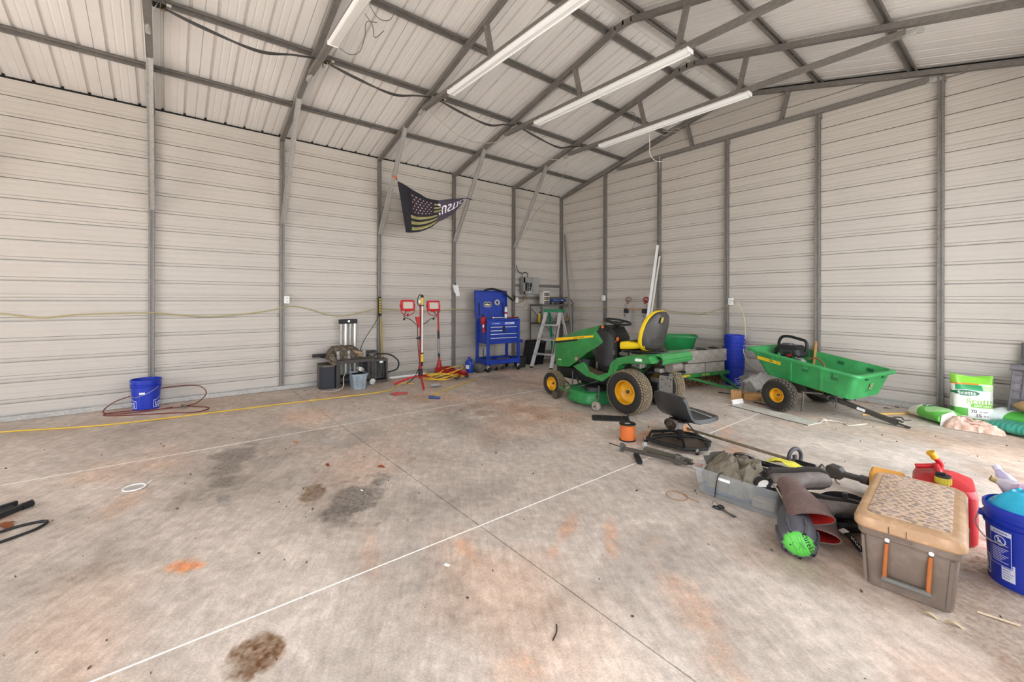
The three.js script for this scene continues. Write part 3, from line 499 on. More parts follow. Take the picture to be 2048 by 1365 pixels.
// ---------------------------------------------------------------- buckets
const LB = '#1b35ad';
const bucketPrint = canvas(2048, 512, (c, w, h) => {      // print wrapped once round the bucket
  c.fillStyle = LB; c.fillRect(0, 0, w, h);
  for (const x0 of [150, 1174]) {
    c.strokeStyle = '#f2f4ff'; c.lineWidth = 11; c.lineJoin = 'miter';
    c.beginPath(); c.moveTo(x0, 470); c.lineTo(x0, 300); c.lineTo(x0 + 60, 300); c.lineTo(x0 + 300, 215); c.lineTo(x0 + 540, 300); c.lineTo(x0 + 600, 300); c.lineTo(x0 + 600, 470); c.closePath(); c.stroke();
    c.fillStyle = '#f2f4ff'; c.font = 'bold 150px sans-serif'; c.textAlign = 'center'; c.textBaseline = 'middle'; c.fillText("LOWE'S", x0 + 300, 392, 520);
  }
  c.fillStyle = '#e9ecfa'; c.fillRect(900, 300, 120, 160); c.fillStyle = '#9fa9d8'; for (let i = 0; i < 6; i++) c.fillRect(912, 316 + i * 23, 96 - (i % 3) * 14, 9);
  c.fillStyle = '#e9ecfa'; c.fillRect(1860, 90, 130, 46);
});
const bucketMat = new THREE.MeshPhysicalMaterial({ map: bucketPrint, roughness: .36 });
const bluePl = mat(LB, .36), blueIn = mat('#16298c', .5);
function bucketParts(t, { print = true, handle = 1, h = .37, turn = 0 } = {}) {
  const rb = .131, rt = .147, R = (y) => rb + (rt - rb) * y / .37;
  const b = new THREE.CylinderGeometry(R(.27), R(.008), .262, 48, 1, true); b.translate(0, .139, 0); b.rotateY(turn);
  mesh('body', [b], print ? bucketMat : bluePl, t, undefined, true);
  mesh('bottom', [lathe([[0, .004], [rb - .006, .004], [rb, .0], [rb + .001, .012]], 40), cyl(rb - .004, rb - .004, .004, [0, .012, 0], 0, 32)], bluePl, t);
  mesh('rim', lathe([[R(.27), .27], [R(.27) + .008, .272], [R(.28) + .009, .285], [R(.28), .288], [R(.3), .3], [R(.31) + .008, .302], [R(.32) + .009, .312], [R(.32), .316], [R(.34), .34], [R(.35) + .007, .343], [R(.37) + .007, .366], [R(.37), .372], [R(.37) - .005, .368], [R(.2) - .005, .2], [R(.02) - .005, .02], [0, .018]], 48), bluePl, t);
  for (const s of [1, -1]) mesh('ear', xf(cyl(.016, .018, .02, [0, 0, 0], [0, 0, PI / 2], 14), [s * (R(.3) + .01), .295, 0]), bluePl, t);
  if (handle) mesh('bail', tube([[.162, .295, 0], [.15, .25, .06 * handle], [.09, .2, .13 * handle], [0, .175, .165 * handle], [-.09, .2, .13 * handle], [-.15, .25, .06 * handle], [-.162, .295, 0]], .0028, 40, 6), M.zinc, t);
}
{
  const t = thing('bucket', 'empty blue plastic bucket standing alone by the long wall', 'bucket', [.24, 0, 7.56], .9);
  bucketParts(t, { turn: .8 });
  // stack of nested buckets by the gable wall
  const n = 8;
  for (let i = 0; i < n; i++) {
    const b = thing('bucket', i === 0 ? 'lowest blue bucket of the nested stack, its house logo showing' : i === n - 1 ? 'topmost blue bucket of the nested stack, open at the top' : 'blue bucket nested in the stack by the gable wall, number ' + ['', 'two', 'three', 'four', 'five', 'six', 'seven'][i] + ' from the floor', 'bucket', [4.11, i * .062, .21], i ? .4 + i * 1.3 : -1.0, 'nested stack of blue buckets');
    bucketParts(b, { handle: i === n - 1 ? .9 : 0, print: i === 0, turn: 1.05 });
  }
}
// ---------------------------------------------------------------- red air hose round the bucket
{
  const h = mesh('air_hose', [tube([[.4, .012, 7.2], [.72, .008, 6.95], [.86, .008, 7.05], [.72, .008, 7.35], [.55, .008, 7.7], [.38, .008, 7.93], [.3, .01, 7.9], [.32, .012, 7.75], [.45, .018, 7.5], [.5, .02, 7.25], [.38, .03, 7.05], [.25, .12, 6.95], [.16, .2, 7.02], [.1, .22, 7.3], [.08, .18, 7.55], [.08, .1, 7.85], [.2, .02, 7.95], [.4, .012, 7.83], [.46, .012, 7.55], [.42, .014, 7.3]], .0058, 280, 7)], mat('#6e2a24', .55));
  tag(h, 'thin dark red air hose looped on the floor round the lone bucket', 'hose');
  const f = thing('hose_coupling', 'brass hose coupling lying on the floor right of the lone bucket', 'hose fitting', [.47, .025, 7.2], .3);
  mesh('body', cyl(.013, .013, .07, [0, 0, 0], [0, 0, PI / 2], 12), mat('#b08a4a', .35, .9), f); mesh('collar', cyl(.017, .017, .025, [.03, 0, 0], [0, 0, PI / 2], 12), M.steel, f);
}
// ---------------------------------------------------------------- yellow cords
const cordY = mat('#d9b43a', .5);
{
  tag(mesh('extension_cord', tube([[.52, .008, 8.9], [.62, .008, 8.6], [.9, .008, 7.92], [1.0, .008, 7.1], [1.06, .008, 6.22], [1.12, .008, 5.5], [1.16, .008, 5.0], [1.1, .008, 4.75], [.9, .012, 4.55], [.84, .03, 4.44], [.95, .02, 4.3]], .0075, 200, 8), cordY), 'long yellow extension cord lying along the floor before the long wall', 'extension cord');
  const pts = [], r = rng(11);
  for (let i = 0; i < 64; i++) { const a = i / 64 * PI * 2 * 6.5, q = .5 + .5 * Math.sin(i * .8), k = 1 + .25 * Math.sin(i * 1.7); pts.push([.83 + Math.cos(a) * .2 * k + (r() - .5) * .05, .02 + .16 * q * Math.abs(Math.sin(i * .37)) + i * .0007, 3.72 + Math.sin(a) * .42 * k * .8 + (r() - .5) * .05]); }
  tag(mesh('extension_cord', tube(pts, .0075, 620, 7), cordY), 'tangled yellow extension cord heaped over the red floor jack', 'extension cord');
  const p = thing('extension_cord', 'yellow cord end with a blue plug lying loose on the floor', 'extension cord', [0, 0, 0]);
  mesh('cord', tube([[1.06, .01, 3.15], [1.2, .01, 3.3], [1.45, .01, 3.8], [1.7, .01, 4.25], [1.86, .01, 4.5], [1.94, .012, 4.54]], .0075, 60, 8), cordY, p);
  mesh('plug', [rod([1.93, .018, 4.55], [2.06, .018, 4.46], .017, 14), rod([1.93, .018, 4.55], [1.97, .018, 4.52], .021, 14)], mat('#2f4a86', .5), p);
}
// yellow cable strung along both walls
{
  const W = [[.02, 1.195, 8.79], [.02, 1.144, 8.5], [.02, 1.172, 8.2], [.05, 1.185, 7.6], [.075, 1.185, 7.515], [.04, 1.169, 7.38], [.02, 1.119, 6.9], [.03, 1.2, 6.14], [.07, 1.24, 6.01], [.04, 1.255, 5.83], [.02, 1.088, 5.16], [.05, 1.2, 4.58], [.075, 1.21, 4.505], [.04, 1.19, 4.35], [.02, 1.155, 3.52], [.05, 1.17, 3.1], [.075, 1.175, 3.01], [.03, 1.165, 2.63], [.02, 1.15, 2.2]];
  tag(mesh('strung_cable', tube([[.02, 1.2, 9.6], ...W], .0075, 300, 7), mat('#b3a672', .55)), 'yellow cable strung along the long wall from post to post', 'cable');
  tag(mesh('strung_cable', tube([[.3, 1.2, .02], [.9, 1.19, .02], [1.34, 1.215, .075], [1.7, 1.2, .02], [2.2, 1.19, .02], [2.63, 1.205, .075], [3.1, 1.14, .03], [3.5, 1.13, .03], [3.87, 1.25, .07], [3.95, 1.3, .08]], .0065, 160, 7), mat('#b5a878', .55)), 'tan cable strung along the gable wall behind the mower', 'cable');
  tag(mesh('strung_cable', tube([[4.0, 1.36, .09], [4.1, 1.34, .1], [4.2, 1.15, .1], [4.24, .85, .12], [4.27, .55, .25], [4.4, .38, .35], [4.6, .27, .45], [4.8, .2, .6]], .0065, 80, 7), mat('#cfc49a', .55)), 'pale cable dropping from the outlet behind the stacked buckets', 'cable');
}
// outlets
for (const [n, x, y, z, r, w] of [['fourth', .075, 1.355, 5.955, PI / 2, 'on the second visible post of the long wall'], ['', 1.343, 1.41, .08, 0, 'on the gable wall post nearest the corner'], ['', 3.985, 1.345, .05, 0, 'on the gable wall post above the stacked buckets'], ['', .075, 1.356, 1.455, PI / 2, 'below the breaker panel by the blue tool cart']]) {
  const t = thing('outlet_box', 'white electrical outlet box ' + w, 'outlet', [x, y, z], r);
  mesh('box', box(.072, .115, .045, [0, 0, .0], 0, .006), M.white, t);
  for (const s of [1, -1]) mesh('socket', [box(.03, .028, .004, [0, s * .024, .0235], 0, .001), ...[-1, 1].map((k) => box(.003, .01, .005, [k * .007, s * .024 + .003, .0245]))], mat('#d6d4cf', .5), t);
}
// ---------------------------------------------------------------- flag between two knee braces
{
  const A = V(.62, 3.3, 4.44), B = V(.6, 3.22, 3.02);
  const flagTx = canvas(1024, 640, (c, w, h) => {
    c.fillStyle = '#24232a'; c.fillRect(0, 0, w, h);
    c.fillStyle = '#3a2c34'; c.fillRect(190, 60, 420, 300);
    c.fillStyle = '#e8e2e6'; const star = (x, y, r) => { c.beginPath(); for (let i = 0; i < 10; i++) { const a = -PI / 2 + i * PI / 5, q = i % 2 ? r * .42 : r; c.lineTo(x + q * Math.cos(a), y + q * Math.sin(a)); } c.closePath(); c.fill(); };
    for (let j = 0; j < 6; j++) for (let i = 0; i < (j % 2 ? 5 : 6); i++) star(225 + i * 70 + (j % 2 ? 35 : 0), 92 + j * 48, 15);
    c.fillStyle = '#a89f6a'; for (const [x, y, l] of [[625, 100, 380], [625, 190, 380], [625, 280, 380], [150, 395, 830], [150, 480, 830], [150, 565, 830]]) c.fillRect(x, y, l, 44);
    c.fillStyle = '#26240f'; c.font = 'bold 26px sans-serif'; const r = rng(3); for (const [x, y, l] of [[625, 100, 380], [625, 190, 380], [625, 280, 380], [150, 395, 830], [150, 480, 830], [150, 565, 830]]) for (let q = 0; q < l / 40; q++) { c.save(); c.translate(x + 20 + q * 40, y + 22); c.rotate((r() - .5) * .8); c.fillRect(-14, -3 + (r() - .5) * 20, 28, 5); c.restore(); }
  });
  const backTx = canvas(512, 256, (c) => { c.fillStyle = '#4a434f'; c.fillRect(0, 0, 512, 256); c.fillStyle = '#efe6f4'; c.font = 'bold 150px sans-serif'; c.textAlign = 'center'; c.textBaseline = 'middle'; c.fillText('JUSTICE', 256, 130, 480); });
  const t = thing('flag', 'dark camouflage style flag with stars and stripes hung between two knee braces', 'flag', [0, 0, 0]);
  // cloth: hung by two upper corners, the far end folded over
  const F = (u, v) => {                                   // u along the top edge, v down
    const top = A.clone().lerp(B, u * .8); top.y -= Math.sin(PI * Math.min(1, u * .8)) * .16;
    const len = .86 * (1 - .5 * u - .25 * u * u) * v;
    const fold = Math.sin(u * 9 + v * 2.2) * .035 * (1 - v * .4) * (1 - u * .4) + Math.sin(u * 22 - v * 3) * .012;
    return [top.x + fold + v * .1, top.y - len * (.98 - .1 * u), top.z - v * .10 * (1 - u) + v * u * .2 + (u < .15 ? 0 : 0)];
  };
  mesh('cloth', grid(48, 30, (u, v) => F(u, 1 - v), .002), new THREE.MeshPhysicalMaterial({ map: flagTx, roughness: .85, side: THREE.DoubleSide }), t, undefined, true);
  mesh('folded_end', grid(20, 10, (u, v) => { const p = V(...F(.66, .95)).lerp(V(...F(.66, .02)), u), q = V(.6, 3.23, 3.1); const a = p.clone().lerp(q, v); a.x += .05 * Math.sin(v * PI) + .02 * Math.sin(u * 7 + v * 6); a.y -= .07 * Math.sin(v * PI) * (1 - u); return [a.x + .02, a.y, a.z]; }, .002), new THREE.MeshPhysicalMaterial({ map: (() => { backTx.rotation = PI / 2; backTx.center.set(.5, .5); return backTx; })(), roughness: .85, side: THREE.DoubleSide }), t, 'turned over end with pale lettering', true);
  parts('tie', [tube([[.6, 3.23, 3.1], [.62, 3.22, 3.03], [.64, 3.2, 2.98]], .008, 10, 6), tube([[.66, 3.33, 4.47], [.63, 3.31, 4.45]], .008, 4, 6)], M.black, t);
  mesh('tape', xf(box(.066, .035, .07, [0, 0, 0]), [.635, 3.36, 4.5], [0, 0, -.57]), mat('#c96a48', .6), t, 'orange tape round the brace');
}
// ---------------------------------------------------------------- tool storage along the long wall
{ // speaker box
  const t = thing('subwoofer', 'black and grey subwoofer box standing on the floor left of the bench', 'speaker', [.24, 0, 5.42], -.15);
  mesh('cabinet', [loft([[0, 0], [.36, 0]].map(([y]) => [[-.18, y, -.125], [.14, y, -.125], [.19, y, -.08], [.19, y, .08], [.14, y, .125], [-.18, y, .125]]), true, true, .3)], mat('#6a625c', .65, 0, { dust: 3 }), t);
  mesh('grille', loft([[.02, 0], [.335, 0]].map(([y]) => [[.142, y, -.128], [.197, y, -.08], [.197, y, .08], [.142, y, .128], [.13, y, .12], [.18, y, .07], [.18, y, -.07], [.13, y, -.12]]), true, true, .3), mat('#2c2e35', .7), t);
  mesh('plinth', loft([[0, 0], [.03, 0]].map(([y]) => [[-.182, y, -.128], [.145, y, -.128], [.2, y, -.082], [.2, y, .082], [.145, y, .128], [-.182, y, .128]]), true, true, .3), M.black, t);
}
{ // bench
  const t = thing('bench', 'low dark grey bench against the long wall holding a camouflage jacket', 'bench', [.3, 0, 5.05], 0);
  const bm = mat('#3a3836', .55, 0, { dust: 3 });
  mesh('top', [box(.36, .028, .62, [0, .43, 0], 0, .006), box(.02, .06, .6, [.17, .40, 0])], mat('#4c4641', .6, 0, { dust: 3 }), t);
  for (const x of [-.15, .15]) for (const z of [-.27, .27]) mesh('leg', box(.045, .41, .055, [x, .207, z], 0, .004), bm, t);
  for (const x of [-.15, .15]) mesh('side_rail', box(.02, .05, .5, [x, .12, 0]), bm, t);
  mesh('wood_edge', box(.2, .05, .02, [-.08, .385, .3]), mat('#b79c78', .7), t);
  for (const [x, z] of [[.03, -.12], [.0, -.2]]) mesh('hanging_strap', box(.012, .3, .055, [x, .26, z]), M.black, t);
}
{ // camouflage jacket: a heaped, creased cloth with a sleeve hanging over the end
  const camo = srgb(tiled(256, (u, v) => { const n = per4(u, v, 7, 4), m = per4(v, u, 11, 4); return n > .56 ? [98, 88, 74] : m > .54 ? [66, 58, 50] : m < .44 ? [118, 107, 90] : [86, 76, 65]; }));
  const t = thing('jacket', 'camouflage jacket heaped on the low bench, one sleeve hanging down', 'jacket', [.27, .445, 5.17], 0);
  const cm = new THREE.MeshPhysicalMaterial({ map: rep(camo, 5), roughness: .95, side: THREE.DoubleSide });
  const hp = (z, x) => { const e = 1 - Math.pow(Math.abs(z / .27), 2.4) - Math.pow(Math.abs(x / .2), 2.4); return Math.max(0, e) ** .5; };
  mesh('body', grid(50, 40, (u, v) => { const z = (u - .5) * .6, x = (v - .5) * .44, k = hp(z, x); const n = fbm(u * 7 + 3, v * 6, 4); return [x + (n - .5) * .04, k * (.17 + .09 * (z > 0 ? z / .27 : 0) + .08 * (n - .5)) + (n - .5) * .035 * k + .004, z + (fbm(v * 6, u * 8, 3) - .5) * .05]; }), cm, t);
  mesh('sleeve', tube([[.08, .1, .2], [.16, .05, .24], [.2, -.02, .22], [.2, -.08, .2]], .05, 20, 12), cm, t);
  mesh('collar', [tube([[.1, .1, -.08], [.16, .08, -.16], [.15, .05, -.25], [.13, .02, -.28]], .026, 20, 9), tube([[.1, .05, -.15], [.16, .03, -.2], [.17, .015, -.26]], .018, 16, 8)], mat('#9b8466', .85), t);
}
{ // three cans
  const canTx = (a, b) => canvas(128, 128, (c) => { c.fillStyle = '#cfc9c0'; c.fillRect(0, 0, 128, 128); c.fillStyle = a; c.fillRect(0, 26, 128, 70); c.fillStyle = b; c.fillRect(20, 40, 40, 40); c.fillRect(86, 46, 26, 34); });
  [[.46, .445, 5.32, '#c5bdb2', '#7b6e64', 'on the bench end, in front of the jacket sleeve', 0], [.47, .445, 5.16, '#a08a6f', '#5e4f40', 'in the middle of the bench before the jacket', 0], [.44, .445, 4.91, '#d8d3cb', '#8a8178', 'on the bench, right of the jacket', 0]].forEach(([x, y, z, a, b, w]) => {
    const t = thing('drink_can', 'small drink can ' + w, 'can', [x, y, z], 2, 'cans on the low bench');
    mesh('body', new THREE.CylinderGeometry(.032, .032, .1, 24, 1, true).translate(0, .058, 0), new THREE.MeshPhysicalMaterial({ map: canTx(a, b), roughness: .35, metalness: .3 }), t, undefined, true);
    mesh('ends', lathe([[0, .004], [.024, .0], [.032, .01], [.032, .108], [.027, .118], [.026, .114], [0, .114]], 24), M.alu, t);
  });
}
{ // telescoping ladder leaning on the wall
  const t = thing('telescoping_ladder', 'closed telescoping ladder with black end caps leaning behind the bench', 'ladder', [.07, .0, 5.06], 0);
  t.rotation.z = -.02;
  for (let i = 0; i < 4; i++) { const z = -.11 + i * .073; mesh('rail_tube', cyl(i % 2 ? .02 : .026, i % 2 ? .02 : .026, .98, [.03, .5, z], 0, 16), i % 2 ? M.alu : mat('#e8e4dd', .3, .6), t); }
  mesh('cap', box(.07, .07, .285, [.03, 1.005, 0], 0, .01), M.black, t); mesh('foot', box(.07, .06, .285, [.03, .032, 0], 0, .01), M.black, t);
  mesh('badge', cyl(.016, .016, .006, [.067, 1.01, .0], [0, 0, PI / 2], 16), M.chrome, t);
}
tag(mesh('shelf_board', box(.11, .05, .98, [.105, .48, 5.1], [0, 0, .1], .006), M.black), 'long black board standing on edge behind the jacket', 'board');
{ // storage tote
  const t = thing('storage_tote', 'small grey blue plastic tote without its lid, before the bench', 'storage box', [.62, 0, 5.07], -.1);
  const tm = mat('#9aa8b4', .5, 0, { dust: 3 });
  const r = (y, w, d, c = .025) => rrect(w, d, c, 4).map(([x, z]) => [x, y, z]);
  mesh('body', loft([r(0, .24, .17), r(.012, .25, .18), r(.21, .29, .215), r(.21, .31, .235), r(.235, .315, .24), r(.235, .295, .22), r(.05, .245, .17), r(.02, .24, .165)], true, true, .5), tm, t);
  for (const z of [-.04, .045]) mesh('panel_line', bar([.128, .02, z], [.146, .2, z], .004, .004), mat('#6f7b86', .6), t);
  mesh('contents', box(.26, .05, .2, [-.01, .2, 0], [.05, .1, .03], .02), M.black, t);
}
{ // round wire reel and cords on the tote
  const t = thing('work_light', 'round chrome clamp lamp reflector lying on the small tote', 'lamp', [.62, .248, 5.05], .3); t.rotation.z = -.55;
  mesh('reflector', lathe([[0, .012], [.03, .012], [.052, .03], [.062, .05], [.06, .05], [.048, .028], [.0, .006]], 24), M.chrome, t);
  mesh('bulb', sph(.024, [0, .03, 0], [1, 1, 1], 14), mat('#d9cfc0', .3), t);
  for (const a of [0, PI / 2]) mesh('wire_guard', tor(.05, .0025, [0, .03, 0], [0, a, 0], 16, 5, PI), M.zinc, t);
  tag(mesh('cord', tube([[.55, .24, 5.22], [.66, .2, 5.3], [.72, .06, 5.33], [.68, .01, 5.42], [.6, .008, 5.6]], .007, 40, 7), mat('#a9a59d', .6)), 'grey cord running from the small tote down to the floor', 'cord');
  const d = thing('plug_timer', 'white round plug timer lying at the foot of the heater', 'timer', [.5, .05, 4.8], .2);
  mesh('dial', xf(cyl(.045, .045, .025, [0, 0, 0], 0, 24), [0, 0, 0], [0, 0, PI / 2 - .3]), M.white, d); mesh('marks', [xf(tor(.026, .004, [0, 0, 0], [0, 0, 0], 18, 6), [.0135, .003, 0], [0, PI / 2, -.3]), xf(cyl(.006, .006, .006), [.014, .004, 0], [0, 0, PI / 2])], mat('#77726c', .6), d);
}
{ // heater
  const t = thing('space_heater', 'grey box heater with a dark grille on the floor beside the post', 'heater', [.29, 0, 4.6], -.08);
  const hm = mat('#57534f', .5, .2, { dust: 3 });
  mesh('housing', [box(.2, .045, .215, [0, .36, 0], 0, .008), box(.2, .035, .215, [0, .02, 0], 0, .008), box(.2, .37, .025, [0, .19, .095]), box(.2, .37, .025, [0, .19, -.095]), box(.02, .37, .2, [-.09, .19, 0])], hm, t);
  mesh('label', box(.003, .03, .06, [.102, .335, .0]), M.white, t);
  for (let i = 0; i < 6; i++) mesh('grille_bar', box(.006, .26, .006, [.08, .19, -.065 + i * .026]), M.steel, t);
  mesh('element', [box(.05, .26, .15, [.0, .18, 0], 0, .01), tube([[.05, .06, -.04], [.06, .2, -.02], [.05, .29, .02], [.055, .12, .05]], .008, 24)], M.black, t);
  mesh('power_cord', tube([[-.05, .38, .09], [-.1, .43, .05], [-.05, .45, -.05], [0, .42, -.2], [.02, .3, -.32], [0, .18, -.3], [-.02, .14, -.18], [-.06, .12, -.11]], .012, 60, 8), M.black, t);
}
// power strip and cords on the post
{
  const t = thing('power_strip', 'long black power strip with yellow face on the post above the heater', 'power strip', [.078, 1.245, 4.515], PI / 2);
  mesh('housing', box(.055, .33, .045, [0, 0, .0], 0, .008), M.black, t); mesh('face', box(.03, .25, .004, [0, .01, .0235]), mat('#c9b23c', .5), t);
  for (let i = 0; i < 5; i++) mesh('socket', cyl(.011, .011, .006, [0, .1 - i * .045, .0245], [PI / 2, 0, 0], 12), M.black, t);
  tag(mesh('cord', tube([[.1, 1.07, 4.54], [.12, .9, 4.65], [.2, .7, 4.82], [.3, .52, 4.93], [.33, .455, 4.95]], .005, 40, 6), M.black), 'thin black cord slanting from the power strip to the bench', 'cord');
  tag(mesh('cord', [tube([[.085, 1.08, 4.5], [.08, .8, 4.5], [.085, .6, 4.49], [.09, .45, 4.49], [.15, .39, 4.52]], .008, 40, 6), tube([[.085, 1.0, 4.48], [.09, .75, 4.47], [.08, .5, 4.46], [.12, .3, 4.45]], .008, 40, 6)], mat('#b8a560', .6)), 'pair of tan cords hanging down the post below the power strip', 'cord');
}
{ // white paper tags on the next post
  const t = thing('paper_tag', 'white paper manuals hanging from a clip on the post left of the tool cart', 'paper', [.085, 1.54, 3.0], PI / 2);
  mesh('sheet', [box(.09, .21, .002, [.03, 0, .004], [0, 0, .2])], M.white, t); mesh('sheet', [box(.06, .16, .002, [-.02, .04, -.0], [0, 0, .28])], mat('#dcd8d0', .7), t); mesh('clip', box(.02, .05, .012, [-.01, .13, 0], 0, .003), M.black, t);
}
{ // twin lamp work light on a red tripod
  const t = thing('work_light_stand', 'red tripod work light with two rectangular floodlights', 'work light', [1.0, 0, 4.21], 0);
  const rp = mat('#b5151d', .4);
  mesh('pole', [rod([0, .1, 0], [0, .75, 0], .022, 16), rod([0, .7, 0], [0, 1.3, 0], .017, 16), cyl(.03, .03, .1, [0, .5, 0], 0, 16)], rp, t);
  mesh('collar', [cyl(.032, .032, .05, [0, .75, 0]), cyl(.034, .034, .12, [0, .2, 0]), xf(cyl(.008, .008, .08, [0, 0, 0], [PI / 2, 0, 0]), [0, .75, .04])], M.black, t);
  mesh('gusset', ext([[-.06, 0], [.06, 0], [.02, -.17], [-.02, -.17]], .03, 0, [0.0, 1.09, .03], [0, PI / 2, 0]), rp, t);
  for (const a of [.35, 2.2, 4.35]) mesh('leg', [bar([Math.cos(a) * .02, .15, Math.sin(a) * .02], [Math.cos(a) * .2, .1, Math.sin(a) * .2], .022, .03), bar([Math.cos(a) * .18, .108, Math.sin(a) * .18], [Math.cos(a) * .42, .016, Math.sin(a) * .42], .022, .03)], rp, t);
  mesh('crossbar', [bar([0, 1.1, -.28], [0, 1.1, .3], .022, .022), bar([0, 1.1, .22], [.02, 1.14, .23], .02, .02)], rp, t);
  const lens = mat('#cfc6b8', .25, .0, { clearcoat: .8 });
  for (const [z, y] of [[.235, 1.275], [-.215, 1.265]]) {
    const g = new THREE.Group(); g.name = 'floodlight'; g.position.set(.02, y, z); g.rotation.set(0, .18, .05); t.add(g);
    mesh('housing', [xf(ext(rrect(.24, .165, .03, 4), .05, .008, [0, 0, 0], [0, 0, 0], [rrect(.185, .105, .012, 3).reverse()]), [0, 0, 0], [0, PI / 2, 0]), box(.05, .14, .2, [-.03, 0, 0], 0, .02), box(.03, .02, .09, [0, -.09, 0], 0, .005)], mat('#c5202a', .35), g);
    mesh('lens', box(.006, .118, .196, [.012, 0, 0]), lens, g);
    mesh('bracket', [tube([[0, .0, .135], [.01, -.1, .12], [.0, -.15, .06], [0, -.16, 0], [0, -.15, -.06], [.01, -.1, -.12], [0, 0, -.135]], .006, 30, 6), cyl(.014, .014, .02, [0, 0, .128], [PI / 2, 0, 0], 12), cyl(.014, .014, .02, [0, 0, -.128], [PI / 2, 0, 0], 12)], rp, g);
  }
  for (const [z, k] of [[.24, 1], [-.2, -1]]) mesh('lamp_cord', tube([[.0, 1.19, z], [.05, 1.1, z * 1.1 + .04 * k], [.04, 1.05, z * .8], [.03, .97, z * .3 + .02]], .006, 24, 6), M.black, t);
  parts('knob', [sph(.017, [.02, 1.06, .29], 0, 10), sph(.017, [.02, 1.05, -.22], 0, 10)], M.black, t);
  mesh('main_cord', tube([[.03, .97, .07], [.05, .93, .08], [.04, .6, .06], [.05, .3, .05], [.0, .12, .12], [-.08, .03, .2]], .007, 40, 6), M.black, t);
}
{ // hand held tube light hooked on the stand
  const t = thing('tube_light', 'long tube work light with yellow ends hooked on the red tripod', 'work light', [1.045, 0, 4.205], 0);
  mesh('tube', cyl(.013, .013, .8, [0, .9, 0], 0, 16), mat('#e9e2d6', .25), t); mesh('back_rail', box(.012, .84, .03, [-.016, .9, 0]), M.black, t);
  parts('end_grip', [cyl(.022, .022, .12, [0, 1.335, 0], 0, 16), cyl(.02, .022, .13, [0, .44, 0], 0, 16)], mat('#d8b72c', .45), t);
  parts('end_cap', [sph(.026, [0, 1.41, 0], [1, 1.2, 1], 14), cyl(.018, .014, .08, [0, .345, 0], 0, 14), cyl(.024, .024, .02, [0, 1.27, 0]), cyl(.022, .022, .02, [0, .51, 0])], M.black, t);
  mesh('hook', tube([[0, 1.43, .0], [0, 1.44, .04], [0, 1.38, .075], [0, 1.28, .07], [0, 1.25, .03]], .007, 24, 7), M.black, t); mesh('label', box(.004, .05, .03, [.01, 1.33, .05]), M.white, t);
}
{ // trolley jack
  const t = thing('floor_jack', 'red trolley floor jack with upright padded handle beside the tripod light', 'floor jack', [.62, 0, 3.5], .25);
  const rp = mat('#b01a1e', .42, 0, { dust: 3 });
  for (const z of [-.1, .1]) mesh('side_frame', ext([[-.2, .05], [-.2, .15], [-.05, .17], [.3, .1], [.42, .085], [.42, .05]], .018, .002, [0, 0, z]), rp, t);
  mesh('lift_arm', [bar([-.05, .12, 0], [.4, .11, 0], .07, .05), cyl(.045, .055, .03, [.4, .14, 0], 0, 20)], rp, t);
  mesh('power_unit', [xf(cyl(.05, .05, .2, [0, 0, 0], [0, 0, PI / 2]), [-.12, .12, 0]), box(.08, .06, .19, [.05, .09, 0])], rp, t);
  for (const z of [-.12, .12]) mesh('front_wheel', cyl(.04, .04, .03, [.36, .041, z], [PI / 2, 0, 0], 18), M.steel, t);
  for (const z of [-.11, .11]) mesh('rear_caster', [cyl(.028, .028, .022, [-.2, .03, z], [PI / 2, 0, 0], 16), box(.04, .03, .035, [-.19, .06, z])], M.steel, t);
  mesh('handle_socket', [xf(cyl(.025, .06, .14, [0, 0, 0]), [-.2, .2, 0])], rp, t);
  mesh('handle', [rod([-.2, .25, 0], [-.235, 1.18, 0], .017, 14)], rp, t);
  mesh('grip', [rod([-.205, .33, 0], [-.223, .8, 0], .021, 14)], M.black, t, 'black foam sleeve'); mesh('grip_print', rod([-.199, .4, .004], [-.213, .66, .004], .0195, 8), mat('#8d8d8d', .6), t);
}
tag(mesh('fluorescent_tube', [rod([.28, .03, 4.4], [.3, .03, 3.7], .022, 14), rod([.28, .03, 4.43], [.28, .03, 4.4], .014, 10)], M.white), 'white plastic pipe lying along the wall behind the tripod light', 'pipe');
tag(mesh('cloth_scrap', grid(14, 10, (u, v) => { const a = (u - .5), b = (v - .5); return [1.4 + b * .16 + .02 * Math.sin(u * 9), .006 + .03 * fbm(u * 5, v * 5, 3) * Math.max(0, 1 - 3.2 * (a * a + b * b)), 4.75 + a * .22 + .015 * Math.sin(v * 8)]; }, .002), mat('#cf5a56', .85)), 'red cloth scrap on the floor before the tripod light', 'cloth');
tag(mesh('plastic_wrap', grid(10, 8, (u, v) => [1.25 + v * .14, .01 + .05 * fbm(u * 4 + 5, v * 4, 3), 4.02 + u * .16], .002), mat('#b9bdc2', .4)), 'crumpled grey wrapper under the tripod light leg', 'wrapper');
